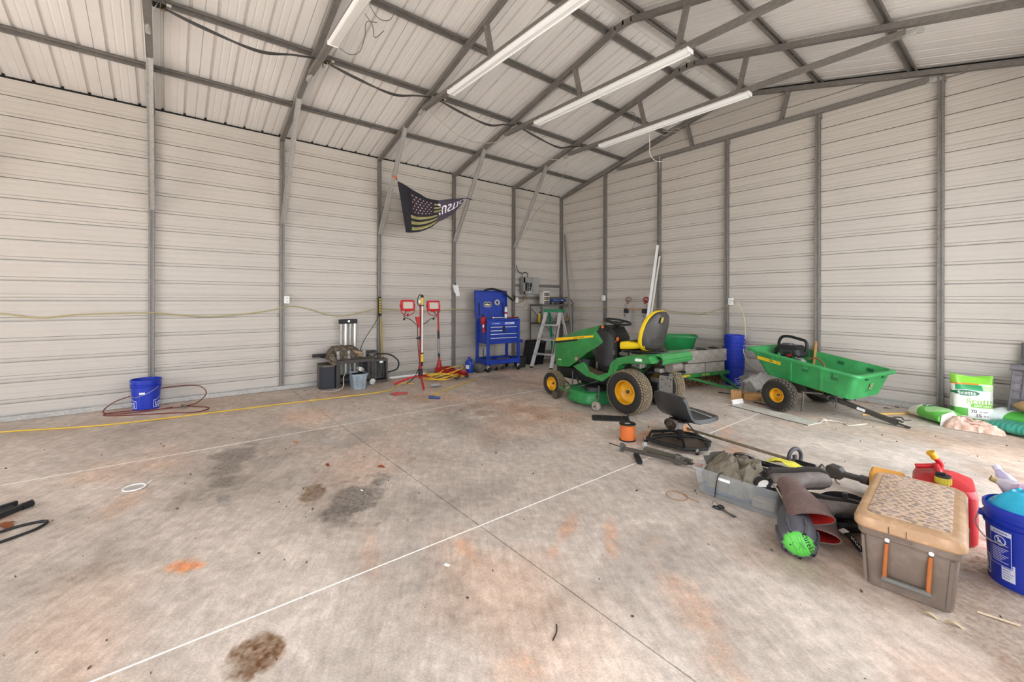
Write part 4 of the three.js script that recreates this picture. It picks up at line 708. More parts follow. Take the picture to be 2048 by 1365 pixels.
// ---------------------------------------------------------------- far corner
const cartBlue = mat('#1c3fae', .36, .1, { dust: 4 });
{ // tool cart: front faces +x, handle side at -z
  const t = thing('tool_cart', 'blue rolling tool cart with drawers and its lid standing open', 'tool cart', [.56, 0, 2.33], -.1);
  const W = .34, D = .21;                                  // half length along z, half depth along x
  for (const x of [-D, D]) for (const z of [-W, W]) mesh('leg', [box(.05, .86, .05, [x, .56, z], 0, .005)], cartBlue, t);
  for (const x of [-D, D]) for (const z of [-W, W]) { const g = new THREE.Group(); g.name = 'caster'; g.position.set(x, 0, z); t.add(g); mesh('wheel', cyl(.045, .045, .03, [0, .047, 0], [PI / 2, 0, 0], 20), M.black, g); mesh('fork', [box(.03, .05, .05, [0, .085, 0], 0, .004), cyl(.015, .015, .03, [0, .12, 0])], M.zinc, g); }
  mesh('lower_tray', [box(D * 2 + .04, .012, W * 2 + .04, [0, .16, 0]), box(.014, .09, W * 2 + .05, [D + .026, .19, 0], 0, .003), box(.014, .09, W * 2 + .05, [-D - .026, .19, 0], 0, .003), box(D * 2 + .05, .09, .014, [0, .19, W + .026], 0, .003), box(D * 2 + .05, .09, .014, [0, .19, -W - .026], 0, .003)], cartBlue, t);
  mesh('cabinet', [box(D * 2 - .01, .46, W * 2 - .02, [-.004, .755, 0], 0, .006), box(D * 2 + .03, .03, W * 2 + .06, [0, .985, 0], 0, .006), box(.02, .09, W * 2 - .04, [D + .008, .915, 0], 0, .004)], cartBlue, t);
  const name = canvas(1024, 128, (c) => { c.fillStyle = '#1c3fae'; c.fillRect(0, 0, 1024, 128); c.fillStyle = '#e8ecf6'; c.font = 'bold 52px sans-serif'; c.textBaseline = 'middle'; c.fillText('U.S. GENERAL', 40, 66, 380); c.fillStyle = '#d9dde6'; c.beginPath(); c.moveTo(590, 20); c.lineTo(985, 20); c.lineTo(965, 108); c.lineTo(570, 108); c.fill(); c.fillStyle = '#1c3fae'; c.font = 'italic bold 84px sans-serif'; c.fillText('SERIES 2', 590, 68, 370); });
  mesh('name_plate', grid(1, 1, (u, v) => [D + .0195, .885 + v * .06, W - .05 - u * .55], .001), new THREE.MeshPhysicalMaterial({ map: name, roughness: .4 }), t, undefined, true);
  const dr = (y0, y1, z0, z1) => { const g = new THREE.Group(); g.name = 'drawer'; t.add(g); mesh('front', box(.014, y1 - y0 - .008, z1 - z0 - .008, [D + .006, (y0 + y1) / 2, (z0 + z1) / 2], 0, .003), cartBlue, g); mesh('pull', box(.014, .012, z1 - z0 - .03, [D + .016, y1 - .012, (z0 + z1) / 2], 0, .003), mat('#dfe2ea', .3, .1), g); };
  dr(.79, .858, .02, W - .03); dr(.725, .79, .02, W - .03); dr(.725, .858, -W + .03, .0); dr(.65, .725, -W + .03, W - .03); dr(.545, .65, -W + .03, W - .03);
  mesh('lower_lip', box(.02, .02, W * 2 - .06, [D + .012, .54, 0]), cartBlue, t);
  mesh('magnetic_clip', box(.02, .12, .045, [D + .02, .8, .0], 0, .004), M.black, t);
  // lid, hinged at the back and standing up
  const lid = new THREE.Group(); lid.name = 'lid'; lid.position.set(-D + .01, 1.0, .035); lid.rotation.z = .06; t.add(lid);
  mesh('panel', [box(.02, .53, W * 2 + .04, [0, .275, 0], 0, .004), box(.06, .02, W * 2 + .04, [.02, .535, 0], 0, .004), box(.06, .53, .015, [.02, .275, W + .015]), box(.06, .53, .015, [.02, .275, -W - .015])], cartBlue, lid);
  for (const z of [-.27, .27]) mesh('gas_strut', rod([.03, .05, z], [.03, .3, z], .009), M.black, lid);
  const patch = canvas(256, 160, (c) => { c.fillStyle = '#d8d2bb'; c.beginPath(); c.roundRect(0, 0, 256, 160, 40); c.fill(); c.fillStyle = '#1d1a16'; c.beginPath(); c.roundRect(12, 12, 232, 136, 30); c.fill(); c.fillStyle = '#e9dfc0'; c.beginPath(); c.moveTo(30, 90); c.quadraticCurveTo(90, 30, 140, 60); c.quadraticCurveTo(190, 90, 228, 60); c.quadraticCurveTo(210, 120, 150, 105); c.quadraticCurveTo(90, 90, 30, 110); c.fill(); c.fillRect(60, 118, 130, 12); });
  mesh('sticker', xf(ext(rrect(.17, .105, .03, 4), .004, 0, [0, 0, 0]), [.013, .27, .08], [0, PI / 2, 0]), mat('#8e8772', .6), lid, 'rounded metallic sticker');
  mesh('sticker_print', grid(1, 1, (u, v) => [.016, .222 + v * .096, .16 - u * .16], .001), new THREE.MeshPhysicalMaterial({ map: patch, roughness: .5 }), lid, undefined, true);
  mesh('tape_roll', tor(.045, .02, [.035, .31, -.13], [0, PI / 2, 0], 24, 8), mat('#bcb9b2', .4, .4), lid, 'silver tape roll on a hook');
  mesh('end_shelf', [box(.3, .012, .1, [.02, .53, -W - .08]), box(.3, .05, .012, [.02, .55, -W - .13]), box(.012, .05, .1, [D - .04, .55, -W - .08])], cartBlue, t);
  mesh('side_hook', tube([[.1, .45, W + .04], [.12, .3, W + .05], [.1, .25, W + .05], [.08, .28, W + .05]], .008, 20), M.black, t);
}
tag(mesh('cable_bundle', [tube([[.42, 1.545, 2.55], [.44, 1.58, 2.4], [.43, 1.56, 2.25], [.46, 1.52, 2.1], [.48, 1.44, 2.02], [.44, 1.36, 1.85], [.36, 1.37, 1.75], [.3, 1.45, 1.7]], .02, 70, 8)], M.black), 'thick black cable draped over the open lid of the tool cart', 'cable');
{ // red cordless tool hanging on the cart side
  const t = thing('impact_wrench', 'red power tool hanging on the left side of the tool cart', 'power tool', [.64, .9, 2.735], 0);
  mesh('body', [loft([[.14, .03, .035], [.1, .045, .045], [.04, .04, .04], [0, .03, .03]].map(([y, a, b]) => rrect(a * 2, b * 2, .02, 3).map(([x, z]) => [x, y, z])), true, true, .7)], M.red, t);
  mesh('grip', loft([[.02, .025, .022], [-.08, .022, .02], [-.15, .03, .025]].map(([y, a, b]) => rrect(a * 2, b * 2, .015, 3).map(([x, z]) => [x - y * .15, y, z])), true, true, .7), M.red, t);
  mesh('chuck', cyl(.018, .024, .05, [0, .165, 0]), M.black, t); mesh('label', box(.01, .05, .03, [.035, -.03, .022]), M.white, t);
}
{ // tools on top of the cart
  const y = 1.003;
  const a = thing('pliers', 'red handled pliers lying on top of the tool cart', 'pliers', [.66, y, 2.12], .5);
  for (const s of [-1, 1]) mesh('handle', tube([[0, .012, 0], [.03, .014, s * .02], [.1, .012, s * .025]], .01, 14, 8), M.red, a); mesh('jaw', loft([[-.05, .004], [0, .014]].map(([x, h]) => [[x, .004, -h], [x, .004, h], [x, .02, h], [x, .02, -h]])), M.steel, a);
  const b = thing('utility_knife', 'black and yellow hand tool lying on the cart edge', 'hand tool', [.67, y, 1.98], 1.2);
  mesh('body', box(.15, .025, .03, [0, .014, 0], 0, .008), M.black, b); mesh('slider', box(.05, .01, .02, [.01, .03, 0], 0, .003), M.yellow, b);
  const c = thing('ratchet', 'steel ratchet lying across the top of the tool cart', 'ratchet', [.5, y, 2.3], .9);
  mesh('head', cyl(.02, .02, .018, [-.08, .01, 0]), M.chrome, c); mesh('shaft', rod([-.07, .01, 0], [.1, .012, 0], .007), M.chrome, c);
  const d = thing('paint_can', 'white spray can standing behind the tool cart lid', 'spray can', [.32, .99, 1.94], 0); d.position.set(.42, 1.0, 2.02);
  mesh('body', cyl(.03, .03, .17, [0, .087, 0], 0, 20), M.white, d); mesh('band', cyl(.0305, .0305, .04, [0, .1, 0], 0, 20), M.red, d); mesh('cap', cyl(.022, .028, .05, [0, .2, 0], 0, 18), mat('#d8d4cc', .4), d);
}
{ // clutter on the lower tray and under the cart
  const r = rng(21), kinds = [['socket_case', 'tool case', '#6b4a34'], ['hand_saw', 'saw', '#8a5a3a'], ['grease_gun', 'grease gun', '#55514c'], ['drill_bit_box', 'box', '#7b3a2c']];
  const words = ['brown wooden tool case on the lower tray of the tool cart', 'orange brown handled saw on the lower tray of the tool cart', 'dark grease gun on the lower tray, right end', 'rust red small box on the lower tray, left end'];
  kinds.forEach(([n, c, col], i) => { const z = 2.5 - i * .13; const t = thing(n, words[i], c, [.56, .167, z], .3 * i); const mm = mat(col, .6, 0, { dust: 6 }); if (i === 1) { mesh('blade', box(.2, .003, .05, [0, .012, 0]), M.steel, t); mesh('handle', tor(.03, .011, [-.12, .014, 0], [PI / 2, 0, 0], 18), mm, t); } else if (i === 2) { mesh('barrel', xf(cyl(.025, .025, .16), [0, .027, 0], [0, 0, PI / 2]), mm, t); mesh('lever', bar([-.05, .05, 0], [.1, .06, 0], .015, .01), M.steel, t); } else { mesh('case', box(.22 - i * .03, .05, .1, [0, .026, 0], 0, .006), mm, t); mesh('latch', box(.02, .02, .006, [.02, .03, .052]), M.zinc, t); } });
  const j = thing('bottle_jack', 'blue plastic fluid jug standing left of the tool cart', 'jug', [.5, 0, 2.95], .3);
  mesh('body', loft([[0, .07, .05], [.012, .075, .055], [.2, .075, .055], [.235, .05, .04], [.25, .022, .022], [.27, .02, .02]].map(([y, a, b]) => rrect(a * 2, b * 2, Math.min(a, b) * .6, 4).map(([x, z]) => [x, y, z])), true, true, .7), mat('#20409f', .4), j); mesh('cap', cyl(.024, .024, .025, [0, .28, 0]), mat('#20409f', .5), j); mesh('handle', tube([[.02, .245, 0], [.06, .25, 0], [.075, .2, 0], [.078, .13, 0]], .011, 16, 8), mat('#20409f', .4), j); mesh('label', box(.08, .07, .003, [0, .11, .056]), M.white, j);
  const m = thing('electric_motor', 'grey finned electric motor on the floor beside the blue jug', 'motor', [.56, 0, 2.795], .2);
  mesh('body', [xf(cyl(.065, .065, .17, [0, 0, 0], [0, 0, PI / 2], 24), [0, .085, 0]), ...[...Array(12)].map((_, i) => box(.15, .008, .012, [0, .085 + Math.sin(i / 12 * PI * 2) * .067, Math.cos(i / 12 * PI * 2) * .067], [-i / 12 * PI * 2, 0, 0]))], mat('#8b8884', .5, .4, { dust: 6 }), m); mesh('foot', box(.14, .02, .14, [0, .011, 0], 0, .003), M.steel, m); mesh('shaft', xf(cyl(.012, .012, .06, [0, 0, 0], [0, 0, PI / 2]), [.11, .085, 0]), M.chrome, m);
  for (let i = 0; i < 6; i++) { const t = thing('drawbar_ball', ['black steel hitch part under the tool cart, nearest the jug', 'dull chain hook under the tool cart', 'dark bracket under the middle of the tool cart', 'rusty shackle under the tool cart', 'flat black mount under the tool cart', 'steel coupling under the cart end by the ladder'][i], 'hitch part', [.48 + r() * .26, 0, 2.62 - i * .115], r() * 3); const mm = [M.black, M.steel, M.black, mat('#6b5446', .7, .3), M.black, M.steel][i]; mesh('plate', box(.11, .02, .05, [0, .011, 0], 0, .004), mm, t); mesh('eye', tor(.024, .009, [.05, .03, 0], [r(), r(), 0], 18), mm, t); mesh('pin', rod([-.04, .02, -.02], [-.01, .06, .02], .009), mm, t); }
  const tr = thing('trash_bin', 'small dark bin standing between the tool cart and the ladder', 'bin', [.6, 0, 1.8], .1);
  mesh('body', loft([[0, .09, .08], [.22, .11, .1], [.22, .1, .09], [.02, .085, .075]].map(([y, a, b]) => rrect(a * 2, b * 2, .02, 3).map(([x, z]) => [x, y, z])), true, true, .5), mat('#262525', .6), tr); mesh('liner', box(.17, .02, .14, [0, .17, 0], [.1, 0, .1], .008), mat('#6d6862', .7), tr);
}
{ // breaker panel
  const t = thing('breaker_panel', 'grey electrical breaker panel with its cover open on the corner rails', 'breaker panel', [.075, 1.672, 1.19], 0);
  mesh('enclosure', [box(.012, .37, .3, [0, 0, 0]), box(.1, .37, .012, [.045, 0, .15]), box(.1, .37, .012, [.045, 0, -.15]), box(.1, .012, .3, [.045, .185, 0]), box(.1, .012, .3, [.045, -.185, 0])], mat('#8f8d89', .5, .3), t);
  mesh('dead_front', [box(.006, .12, .28, [.09, .12, 0]), box(.006, .36, .05, [.09, 0, .12]), box(.006, .06, .28, [.09, -.15, 0])], mat('#9a9894', .5, .3), t);
  mesh('open_cover', box(.16, .37, .008, [.14, 0, -.16], [0, .5, 0], .003), mat('#8b8985', .5, .3), t);
  for (let j = 0; j < 4; j++) for (const z of [-.035, .035]) { const b = new THREE.Group(); b.name = 'breaker'; b.position.set(.075, .06 - j * .045, z); t.add(b); mesh('body', box(.04, .036, .062, [0, 0, 0], 0, .003), M.black, b); mesh('toggle', box(.012, .012, .02, [.024, 0, z > 0 ? -.012 : .012]), M.white, b); }
  mesh('wires', [tube([[.06, -.12, .05], [.09, -.15, .0], [.1, -.1, -.08], [.08, -.02, -.1]], .006, 24, 6), tube([[.06, -.12, .03], [.1, -.13, -.03], [.09, -.16, -.08]], .006, 20, 6)], M.white, t);
  tag(mesh('conduit', [tube([[.08, 1.86, 1.15], [.08, 1.94, 1.14], [.08, 1.97, 1.2], [.08, 1.95, 1.32], [.08, 2.0, 1.42], [.07, 2.12, 1.46]], .012, 40, 8), tube([[.08, 1.86, 1.29], [.08, 1.93, 1.3], [.08, 1.95, 1.33]], .012, 14, 8)], M.steel), 'grey conduit bending from the top of the breaker panel to the post', 'conduit');
  tag(mesh('cable', [tube([[.1, 1.49, 1.2], [.1, 1.42, 1.22], [.1, 1.34, 1.3], [.09, 1.3, 1.42]], .013, 24, 8), tube([[.11, 1.49, 1.17], [.12, 1.4, 1.16], [.12, 1.27, 1.2], [.1, 1.2, 1.3], [.09, 1.22, 1.44]], .007, 30, 7)], mat('#a98f6a', .6)), 'tan cables looping below the breaker panel', 'cable');
}
{ // steel shelf
  const t = thing('shelf_unit', 'grey steel shelving unit in the corner behind the stepladder', 'shelf', [.27, 0, .57], 0);
  const sm = mat('#6f6c69', .5, .3, { dust: 4 });
  for (const x of [-.17, .17]) for (const z of [-.5, .5]) mesh('upright', [box(.03, 1.28, .003, [x, .641, z + Math.sign(z) * .0]), box(.003, 1.28, .03, [x + Math.sign(x) * .014, .641, z - Math.sign(z) * .014])], sm, t);
  for (const y of [.2, .86, 1.26]) mesh('shelf_board', [box(.36, .008, 1.02, [0, y, 0]), box(.004, .035, 1.02, [.18, y - .015, 0]), box(.004, .035, 1.02, [-.18, y - .015, 0])], sm, t);
  mesh('brace', bar([-.18, .3, -.5], [-.18, 1.2, .5], .003, .02, [1, 0, 0]), sm, t);
}
{ // shop radio / charger on the shelf
  const t = thing('battery_charger', 'white three bay charger standing on top of the shelf', 'charger', [.3, 1.266, .83], -.1);
  mesh('case', box(.16, .29, .17, [0, .146, 0], 0, .012), mat('#d8d4cd', .5), t);
  for (const y of [.22, .13, .045]) { const g = new THREE.Group(); g.name = 'bay'; g.position.set(.081, y, 0); t.add(g); mesh('panel', box(.006, .07, .14, [0, 0, 0], 0, .003), M.black, g); for (const z of [-.04, 0, .04]) mesh('cell', box(.008, .04, .02, [.004, 0, z], 0, .002), z === .04 && y === .13 ? M.yellow : mat('#9a9a98', .5), g); }
  for (const [i, z, w] of [[0, .62, 'left'], [1, .42, 'middle'], [2, .25, 'right']]) {
    const b = thing('power_drill', ['blue cordless drill lying on the shelf beside the charger', 'blue cordless saw between the two drills on the shelf', 'dark blue cordless tool at the far end of the shelf'][i], 'power tool', [.3, 1.266, z], i * .7 + .3);
    mesh('body', xf(loft([[-.07, .03], [-.02, .036], [.06, .03], [.09, .018]].map(([x, q]) => [...Array(12)].map((_, k) => [x, q * Math.cos(k / 6 * PI), q * Math.sin(k / 6 * PI)])), true, true, .8), [0, .09, 0]), mat('#23418c', .45), b);
    mesh('grip', bar([-.03, .08, 0], [-.05, .02, 0], .035, .04), M.black, b); mesh('battery', box(.09, .04, .06, [-.045, .021, 0], 0, .008), M.black, b); mesh('chuck', xf(cyl(.012, .016, .04, [0, 0, 0], [0, 0, -PI / 2]), [.105, .09, 0]), M.chrome, b);
  }
  tag(mesh('cord', tube([[.2, 1.3, .3], [.25, 1.4, .22], [.32, 1.42, .12], [.38, 1.34, .04], [.42, 1.28, .02]], .008, 30, 6), M.black), 'black cord standing up at the far end of the shelf top', 'cord');
  const y = thing('oil_bottle', 'yellow bottle standing on the middle shelf', 'bottle', [.33, .866, 1.0], 0); mesh('body', lathe([[0, 0], [.035, .002], [.038, .015], [.038, .15], [.03, .18], [.013, .195], [.013, .21]], 20), M.yellow, y); mesh('cap', cyl(.015, .015, .03, [0, .222, 0]), M.black, y);
  const k = thing('hose_coil', 'tan hose coil on the middle shelf behind the ladder', 'hose', [.3, .868, .2], 0); mesh('coil', [0, 1, 2, 3].map((i) => tor(.1 + i * .004, .011, [0, .03 + i * .022, 0], [PI / 2 + .1, .05 * i, 0], 30)), mat('#9c8a6a', .6), k); mesh('nozzle', rod([.1, .08, .02], [.14, .2, .05], .012), M.steel, k);
  const g = thing('tool_bag', 'grey tool bag on the middle shelf beside the yellow bottle', 'bag', [.3, .868, .76], .1); mesh('body', loft([[0, .13, .08], [.08, .14, .085], [.14, .12, .05]].map(([yy, a, b]) => rrect(b * 2, a * 2, .03, 3).map(([x, z]) => [x, yy, z])), true, true, .8), mat('#77726d', .8), g); mesh('handle', tube([[0, .13, -.07], [0, .2, -.04], [0, .2, .04], [0, .13, .07]], .009, 20), M.black, g);
}
{ // stepladder with green top
  const t = thing('step_ladder', 'aluminium stepladder with a green top cap before the corner shelf', 'ladder', [0, 0, 0]);
  const topA = [.93, 1.12, 1.33], topB = [1.03, 1.12, 1.12], fa = [.83, .02, 1.68], fb = [1.25, .02, 1.68];
  // front rails towards the camera, rear rails behind
  const FA = [.80, .015, 1.66], FB = [1.22, .015, 1.52], TA = [.82, 1.12, 1.27], TB = [1.12, 1.12, 1.17], BA = [.62, .015, .86], BB = [1.06, .015, .74];
  const rail = (a, b, m, n, w = .065) => mesh(n, [bar(a, b, w, .012, [.95, 0, -.3]), ...[-1, 1].map((s) => { const o = [s * w * .46 * .95, 0, s * w * .46 * -.3]; return bar(a.map((v, i) => v + o[i]), b.map((v, i) => v + o[i]), .008, .03, [.95, 0, -.3]); })], m, t);
  const rl = mat('#e6e4e0', .32, .25, { zinc: 5 });
  rail(FA, TA, rl, 'front_rail'); rail(FB, TB, rl, 'front_rail');
  const rr = mat('#1f8a5a', .45); rail(BA, [.84, 1.1, 1.2], rr, 'rear_rail', .04); rail(BB, [1.1, 1.1, 1.12], rl, 'rear_rail', .04);
  for (const k of [.24, .5, .76]) { const L = (a, b) => a.map((v, i) => v + (b[i] - v) * k); mesh('step', bar(L(FA, TA), L(FB, TB), .085, .03, [.3, 0, .95]), M.alu, t); }
  for (const k of [.2, .5]) { const L = (a, b) => a.map((v, i) => v + (b[i] - v) * k); mesh('rear_brace', bar(L(BA, TA), L(BB, TB), .02, .02), M.alu, t); }
  mesh('top_cap', xf(box(.42, .055, .17, [0, 0, 0], 0, .012), [.97, 1.145, 1.2], [0, .28, 0]), mat('#147a4c', .45), t);
  mesh('warning_label', bar([1.2, .3, 1.452], [1.145, .85, 1.28], .03, .003, [.95, 0, -.3]), mat('#55524e', .6), t);
  for (const p of [FA, FB, BA, BB]) mesh('foot', xf(box(.07, .03, .045, [0, 0, 0], 0, .005), [p[0], .016, p[2]], [0, .28, 0]), M.black, t);
  parts('spreader', [bar([.83, .5, 1.45], [.72, .5, 1.05], .02, .006), bar([1.17, .5, 1.35], [1.06, .5, .95], .02, .006)], M.steel, t);
}
for (let i = 0; i < 5; i++) { // black ribbed mats leaning against the shelf
  const t = thing('rubber_tray', ['black ribbed rubber mat leaning by the shelf, nearest the tool cart', 'second black ribbed mat of the leaning row', 'middle black ribbed mat of the leaning row behind the ladder', 'fourth black ribbed mat of the leaning row', 'black ribbed mat of the leaning row nearest the mower'][i], 'rubber mat', [.42, .0, 1.42 - i * .06], .1, 'black mats leaning in a row'); t.rotation.x = -.2;
  mesh('sheet', box(.36, .5, .014, [0, .255, 0], 0, .004), M.black, t); mesh('rib', [...Array(7)].map((_, k) => box(.34, .014, .014, [0, .06 + k * .065, .01])), mat('#2e2e30', .7), t).userData.kind = 'stuff';
}
{ // conduit and white trim strips leaning on the gable wall
  tag(mesh('metal_pipe', rod([.98, .02, .62], [.13, 2.9, .03], .022, 14), mat('#8f8c88', .4, .6)), 'long grey metal pipe leaning in the far corner', 'pipe');
  tag(mesh('trim_strip', [bar([2.62, .01, .62], [2.625, 2.42, .06], .055, .01, [1, 0, 0]), bar([2.6, .01, .615], [2.605, 2.42, .055], .008, .03, [1, 0, 0])], M.white), 'wide white trim strip leaning on the gable wall behind the mower', 'trim strip');
  tag(mesh('trim_strip', bar([2.7, .01, .66], [2.68, 2.2, .08], .03, .012, [1, 0, 0]), mat('#e2dfd9', .5)), 'narrow white trim strip leaning beside the wide one', 'trim strip');
}
{ // folding multi ladder behind the mower
  const t = thing('folding_ladder', 'folded aluminium ladder with red locks standing behind the mower', 'ladder', [2.26, 0, .42], 0); t.rotation.x = -.12;
  for (const [x, lean] of [[-.2, -.015], [.2, .03]]) { const g = new THREE.Group(); g.name = 'rail'; t.add(g); mesh('channel', [bar([x - lean, .02, 0], [x + lean, 1.3, 0], .06, .03, [1, 0, 0]), bar([x - lean + .03, .02, .02], [x + lean + .03, 1.25, .02], .01, .02, [1, 0, 0])], M.alu, g); mesh('holes', [...Array(11)].map((_, i) => box(.014, .03, .006, [x - lean + 2 * lean * i / 11, .12 + i * .105, .017])), M.black, g).userData.kind = 'stuff'; }
  for (let i = 0; i < 5; i++) mesh('rung', bar([-.2, .2 + i * .22, 0], [.2, .2 + i * .22, 0], .035, .03), M.alu, t);
  mesh('top_bar', bar([-.19, 1.2, .01], [.22, 1.2, .01], .03, .03), mat('#b08c6a', .5, .3), t);
  for (const [x, c] of [[-.16, mat('#7b6458', .5)], [.24, mat('#8d2326', .45)]]) mesh('lock_knob', [tor(.045, .016, [x, 1.38, 0], [0, .5, 0], 20), bar([x - .02, 1.3, 0], [x, 1.38, 0], .03, .03)], c, t);
  for (const x of [-.18, .23]) mesh('lock_block', box(.08, .09, .07, [x, 1.16, .01], 0, .01), M.black, t);
}
// ---------------------------------------------------------------- behind the mower
{ // broadcast spreader hopper
  const t = thing('spreader', 'green plastic spreader hopper standing behind the mower seat', 'spreader', [3.31, 0, .50], -.25);
  const r = (y, w, d, c) => rrect(w, d, c, 4).map(([x, z]) => [x, y, z]);
  mesh('hopper', loft([r(.36, .16, .14, .05), r(.42, .3, .26, .08), r(.55, .46, .4, .09), r(.74, .56, .5, .09), r(.74, .6, .54, .1), r(.765, .6, .54, .1), r(.765, .55, .49, .08), r(.56, .43, .37, .08), r(.44, .2, .2, .06)], true, true, .5), G.greenPlastic, t); t.rotation.y = .5;
  mesh('frame', [rod([-.2, .14, 0], [.4, .2, 0], .014), rod([0, .13, -.28], [0, .13, .28], .012), ...[-1, 1].map((s) => bar([0, .13, s * .2], [0, .4, s * .16], .025, .012)), rod([.3, .02, 0], [.3, .2, 0], .012)], G.blackPl, t);
  for (const s of [-1, 1]) mesh('wheel', [tor(.1, .03, [0, .131, s * .3], [0, 0, 0], 24, 10), cyl(.08, .08, .03, [0, .131, s * .3], [PI / 2, 0, 0], 20)], M.black, t);
  mesh('spinner', cyl(.13, .13, .012, [0, .3, 0]), G.blackPl, t);
}
{ // plug aerator with weight tray
  const t = thing('aerator', 'green tow behind plug aerator with a weight tray and spoon tines', 'aerator', [3.80, 0, .80], -.24);
  const L = .5, D = .17;
  mesh('tray', [box(D * 2, .01, L * 2, [0, .19, 0]), box(.012, .06, L * 2, [D, .215, 0], 0, .002), box(.012, .06, L * 2, [-D, .215, 0], 0, .002), box(D * 2, .06, .012, [0, .215, L], 0, .002), box(D * 2, .06, .012, [0, .215, -L], 0, .002)], G.green, t);
  const nm = canvas(512, 48, (c) => { c.fillStyle = '#23743a'; c.fillRect(0, 0, 512, 48); c.fillStyle = '#e3cf52'; c.font = 'italic bold 40px sans-serif'; c.textBaseline = 'middle'; c.textAlign = 'center'; c.fillText('JOHN DEERE', 256, 26); });
  mesh('name_decal', grid(1, 1, (u, v) => [D + .008, .197 + v * .036, .2 - u * .36], .001), new THREE.MeshPhysicalMaterial({ map: nm, roughness: .5 }), t, undefined, true);
  mesh('warning_decal', box(.002, .035, .15, [D + .008, .216, .43]), mat('#d8b53a', .5), t);
  const rust = mat('#8a5f45', .8, .3, { dust: 8 });
  mesh('axle', rod([0, .13, -L + .02], [0, .13, L - .02], .014), M.steel, t);
  for (let i = 0; i < 9; i++) { // tine wheels
    const g = new THREE.Group(); g.name = 'tine_wheel'; g.position.set(0, .13, -.46 + i * .115); g.rotation.z = i * .37; t.add(g);
    mesh('plate', cyl(.05, .05, .012, [0, 0, 0], [PI / 2, 0, 0], 16), rust, g);
    for (let k = 0; k < 9; k++) { const a = k / 9 * PI * 2, c = Math.cos(a), s = Math.sin(a); mesh('spoon', [bar([c * .045, s * .045, 0], [c * .1, s * .1, 0], .012, .016), xf(new THREE.CylinderGeometry(.017, .012, .035, 8, 1, true), [c * .112, s * .112, .012 * (k % 2 ? 1 : -1)], [PI / 2 * .3, 0, a - PI / 2])], rust, g); }
  }
  for (const s of [-1, 1]) mesh('side_plate', ext([[-.16, .2], [.16, .2], [.05, .09], [-.05, .09]], .012, 0, [0, 0, s * (L - .01)]), G.green, t);
  mesh('tongue', [bar([D - .02, .2, .42], [.75, .06, -.02], .03, .03), bar([D - .02, .2, -.3], [.75, .06, -.02], .03, .03)], G.green, t);
  mesh('bolt', [box(.03, .04, .06, [D + .01, .17, .42]), cyl(.012, .012, .05, [D + .02, .16, .36])], M.steel, t);
}
{ // concrete blocks on the aerator
  const cm = mat('#a9a39b', .92, 0, { dust: 5, bump: [14, .002] });
  const hole = [[-.075, -.13], [.075, -.13], [.075, .13], [-.075, .13]];
  const words = ['lower front concrete block at the near end of the aerator', 'lower front concrete block at the far end of the aerator', 'lower rear concrete block of the aerator, mostly hidden', 'lower rear concrete block at the far end of the aerator', 'upper concrete block at the near end of the aerator stack', 'upper concrete block at the far end of the aerator stack'];
  [[.055, .197, .215, 0], [.055, .197, -.225, 0], [-.135, .197, .26, .04], [-.135, .197, -.18, 0], [.045, .396, .13, -.06], [.04, .396, -.29, -.03]].forEach(([lx, y, lz, r], i) => {
    const q = -.24, x = 3.80 + lx * Math.cos(q) + lz * Math.sin(q), z = .80 - lx * Math.sin(q) + lz * Math.cos(q);
    const t = thing('concrete_block', words[i], 'concrete block', [x, y, z], r - .24, 'concrete blocks weighing down the aerator');
    const webs = [box(.03, .19, .42, [.08, .095, 0], 0, .004), box(.03, .19, .42, [-.08, .095, 0], 0, .004), ...[-.194, 0, .194].map((q) => box(.15, .186, .032, [0, .095, q]))];
    mesh('block', webs, cm, t);
  });
  const s = thing('strap', 'flat black strap lying over the upper concrete blocks', 'strap', [3.84, .588, .75], .2); mesh('webbing', [box(.12, .004, .3, [0, .006, 0], [0, .5, .0]), box(.1, .004, .16, [.12, .012, -.22], [.1, .9, .05])], M.black, s);
}
{ // white printed sack behind the cart wheel
  const tx = canvas(512, 512, (c) => { c.fillStyle = '#d5d2cf'; c.fillRect(0, 0, 512, 512); const r = rng(4); for (let i = 0; i < 46; i++) { c.fillStyle = ['#6d7a9c', '#b98a66', '#bdbab7', '#ececea', '#a5a3a1', '#c9c7c4'][Math.floor(r() * 6)]; c.save(); c.translate(r() * 512, r() * 512); c.rotate(r() * 3); c.fillRect(0, 0, 20 + r() * 60, 6 + r() * 16); c.restore(); } });
  const t = thing('feed_sack', 'crumpled white printed sack lying between the cart wheel and the aerator', 'sack', [4.78, 0, .78], .5);
  mesh('body', loft([...Array(13)].map((_, i) => { const u = i / 12, w = Math.sin(PI * Math.min(.98, .05 + u * .93)) ** .45; return [...Array(20)].map((_, k) => { const a = k / 20 * PI * 2, n = fbm(u * 9 + 2, k * .9, 3); return [(u - .5) * .56, .15 + Math.sin(a) * (.14 * w * (.55 + .9 * n)) + u * .1, Math.cos(a) * .17 * w * (.8 + .4 * n)]; }); }), true, true, .9), new THREE.MeshPhysicalMaterial({ map: (() => { tx.wrapS = tx.wrapT = THREE.RepeatWrapping; const q = tx; q.repeat.set(2.4, 2.4); return q; })(), roughness: .6 }), t);
  mesh('torn_mouth', [xf(box(.08, .2, .012, [0, 0, 0], 0, .004), [-.2, .14, .16], [.3, .2, .5]), xf(box(.07, .18, .01, [0, 0, 0], 0, .004), [-.3, .12, .1], [.2, .6, -.4]), xf(box(.12, .1, .008, [0, 0, 0], 0, .003), [-.26, .25, 0], [.5, .2, .3])], mat('#8b8884', .7), t);
}
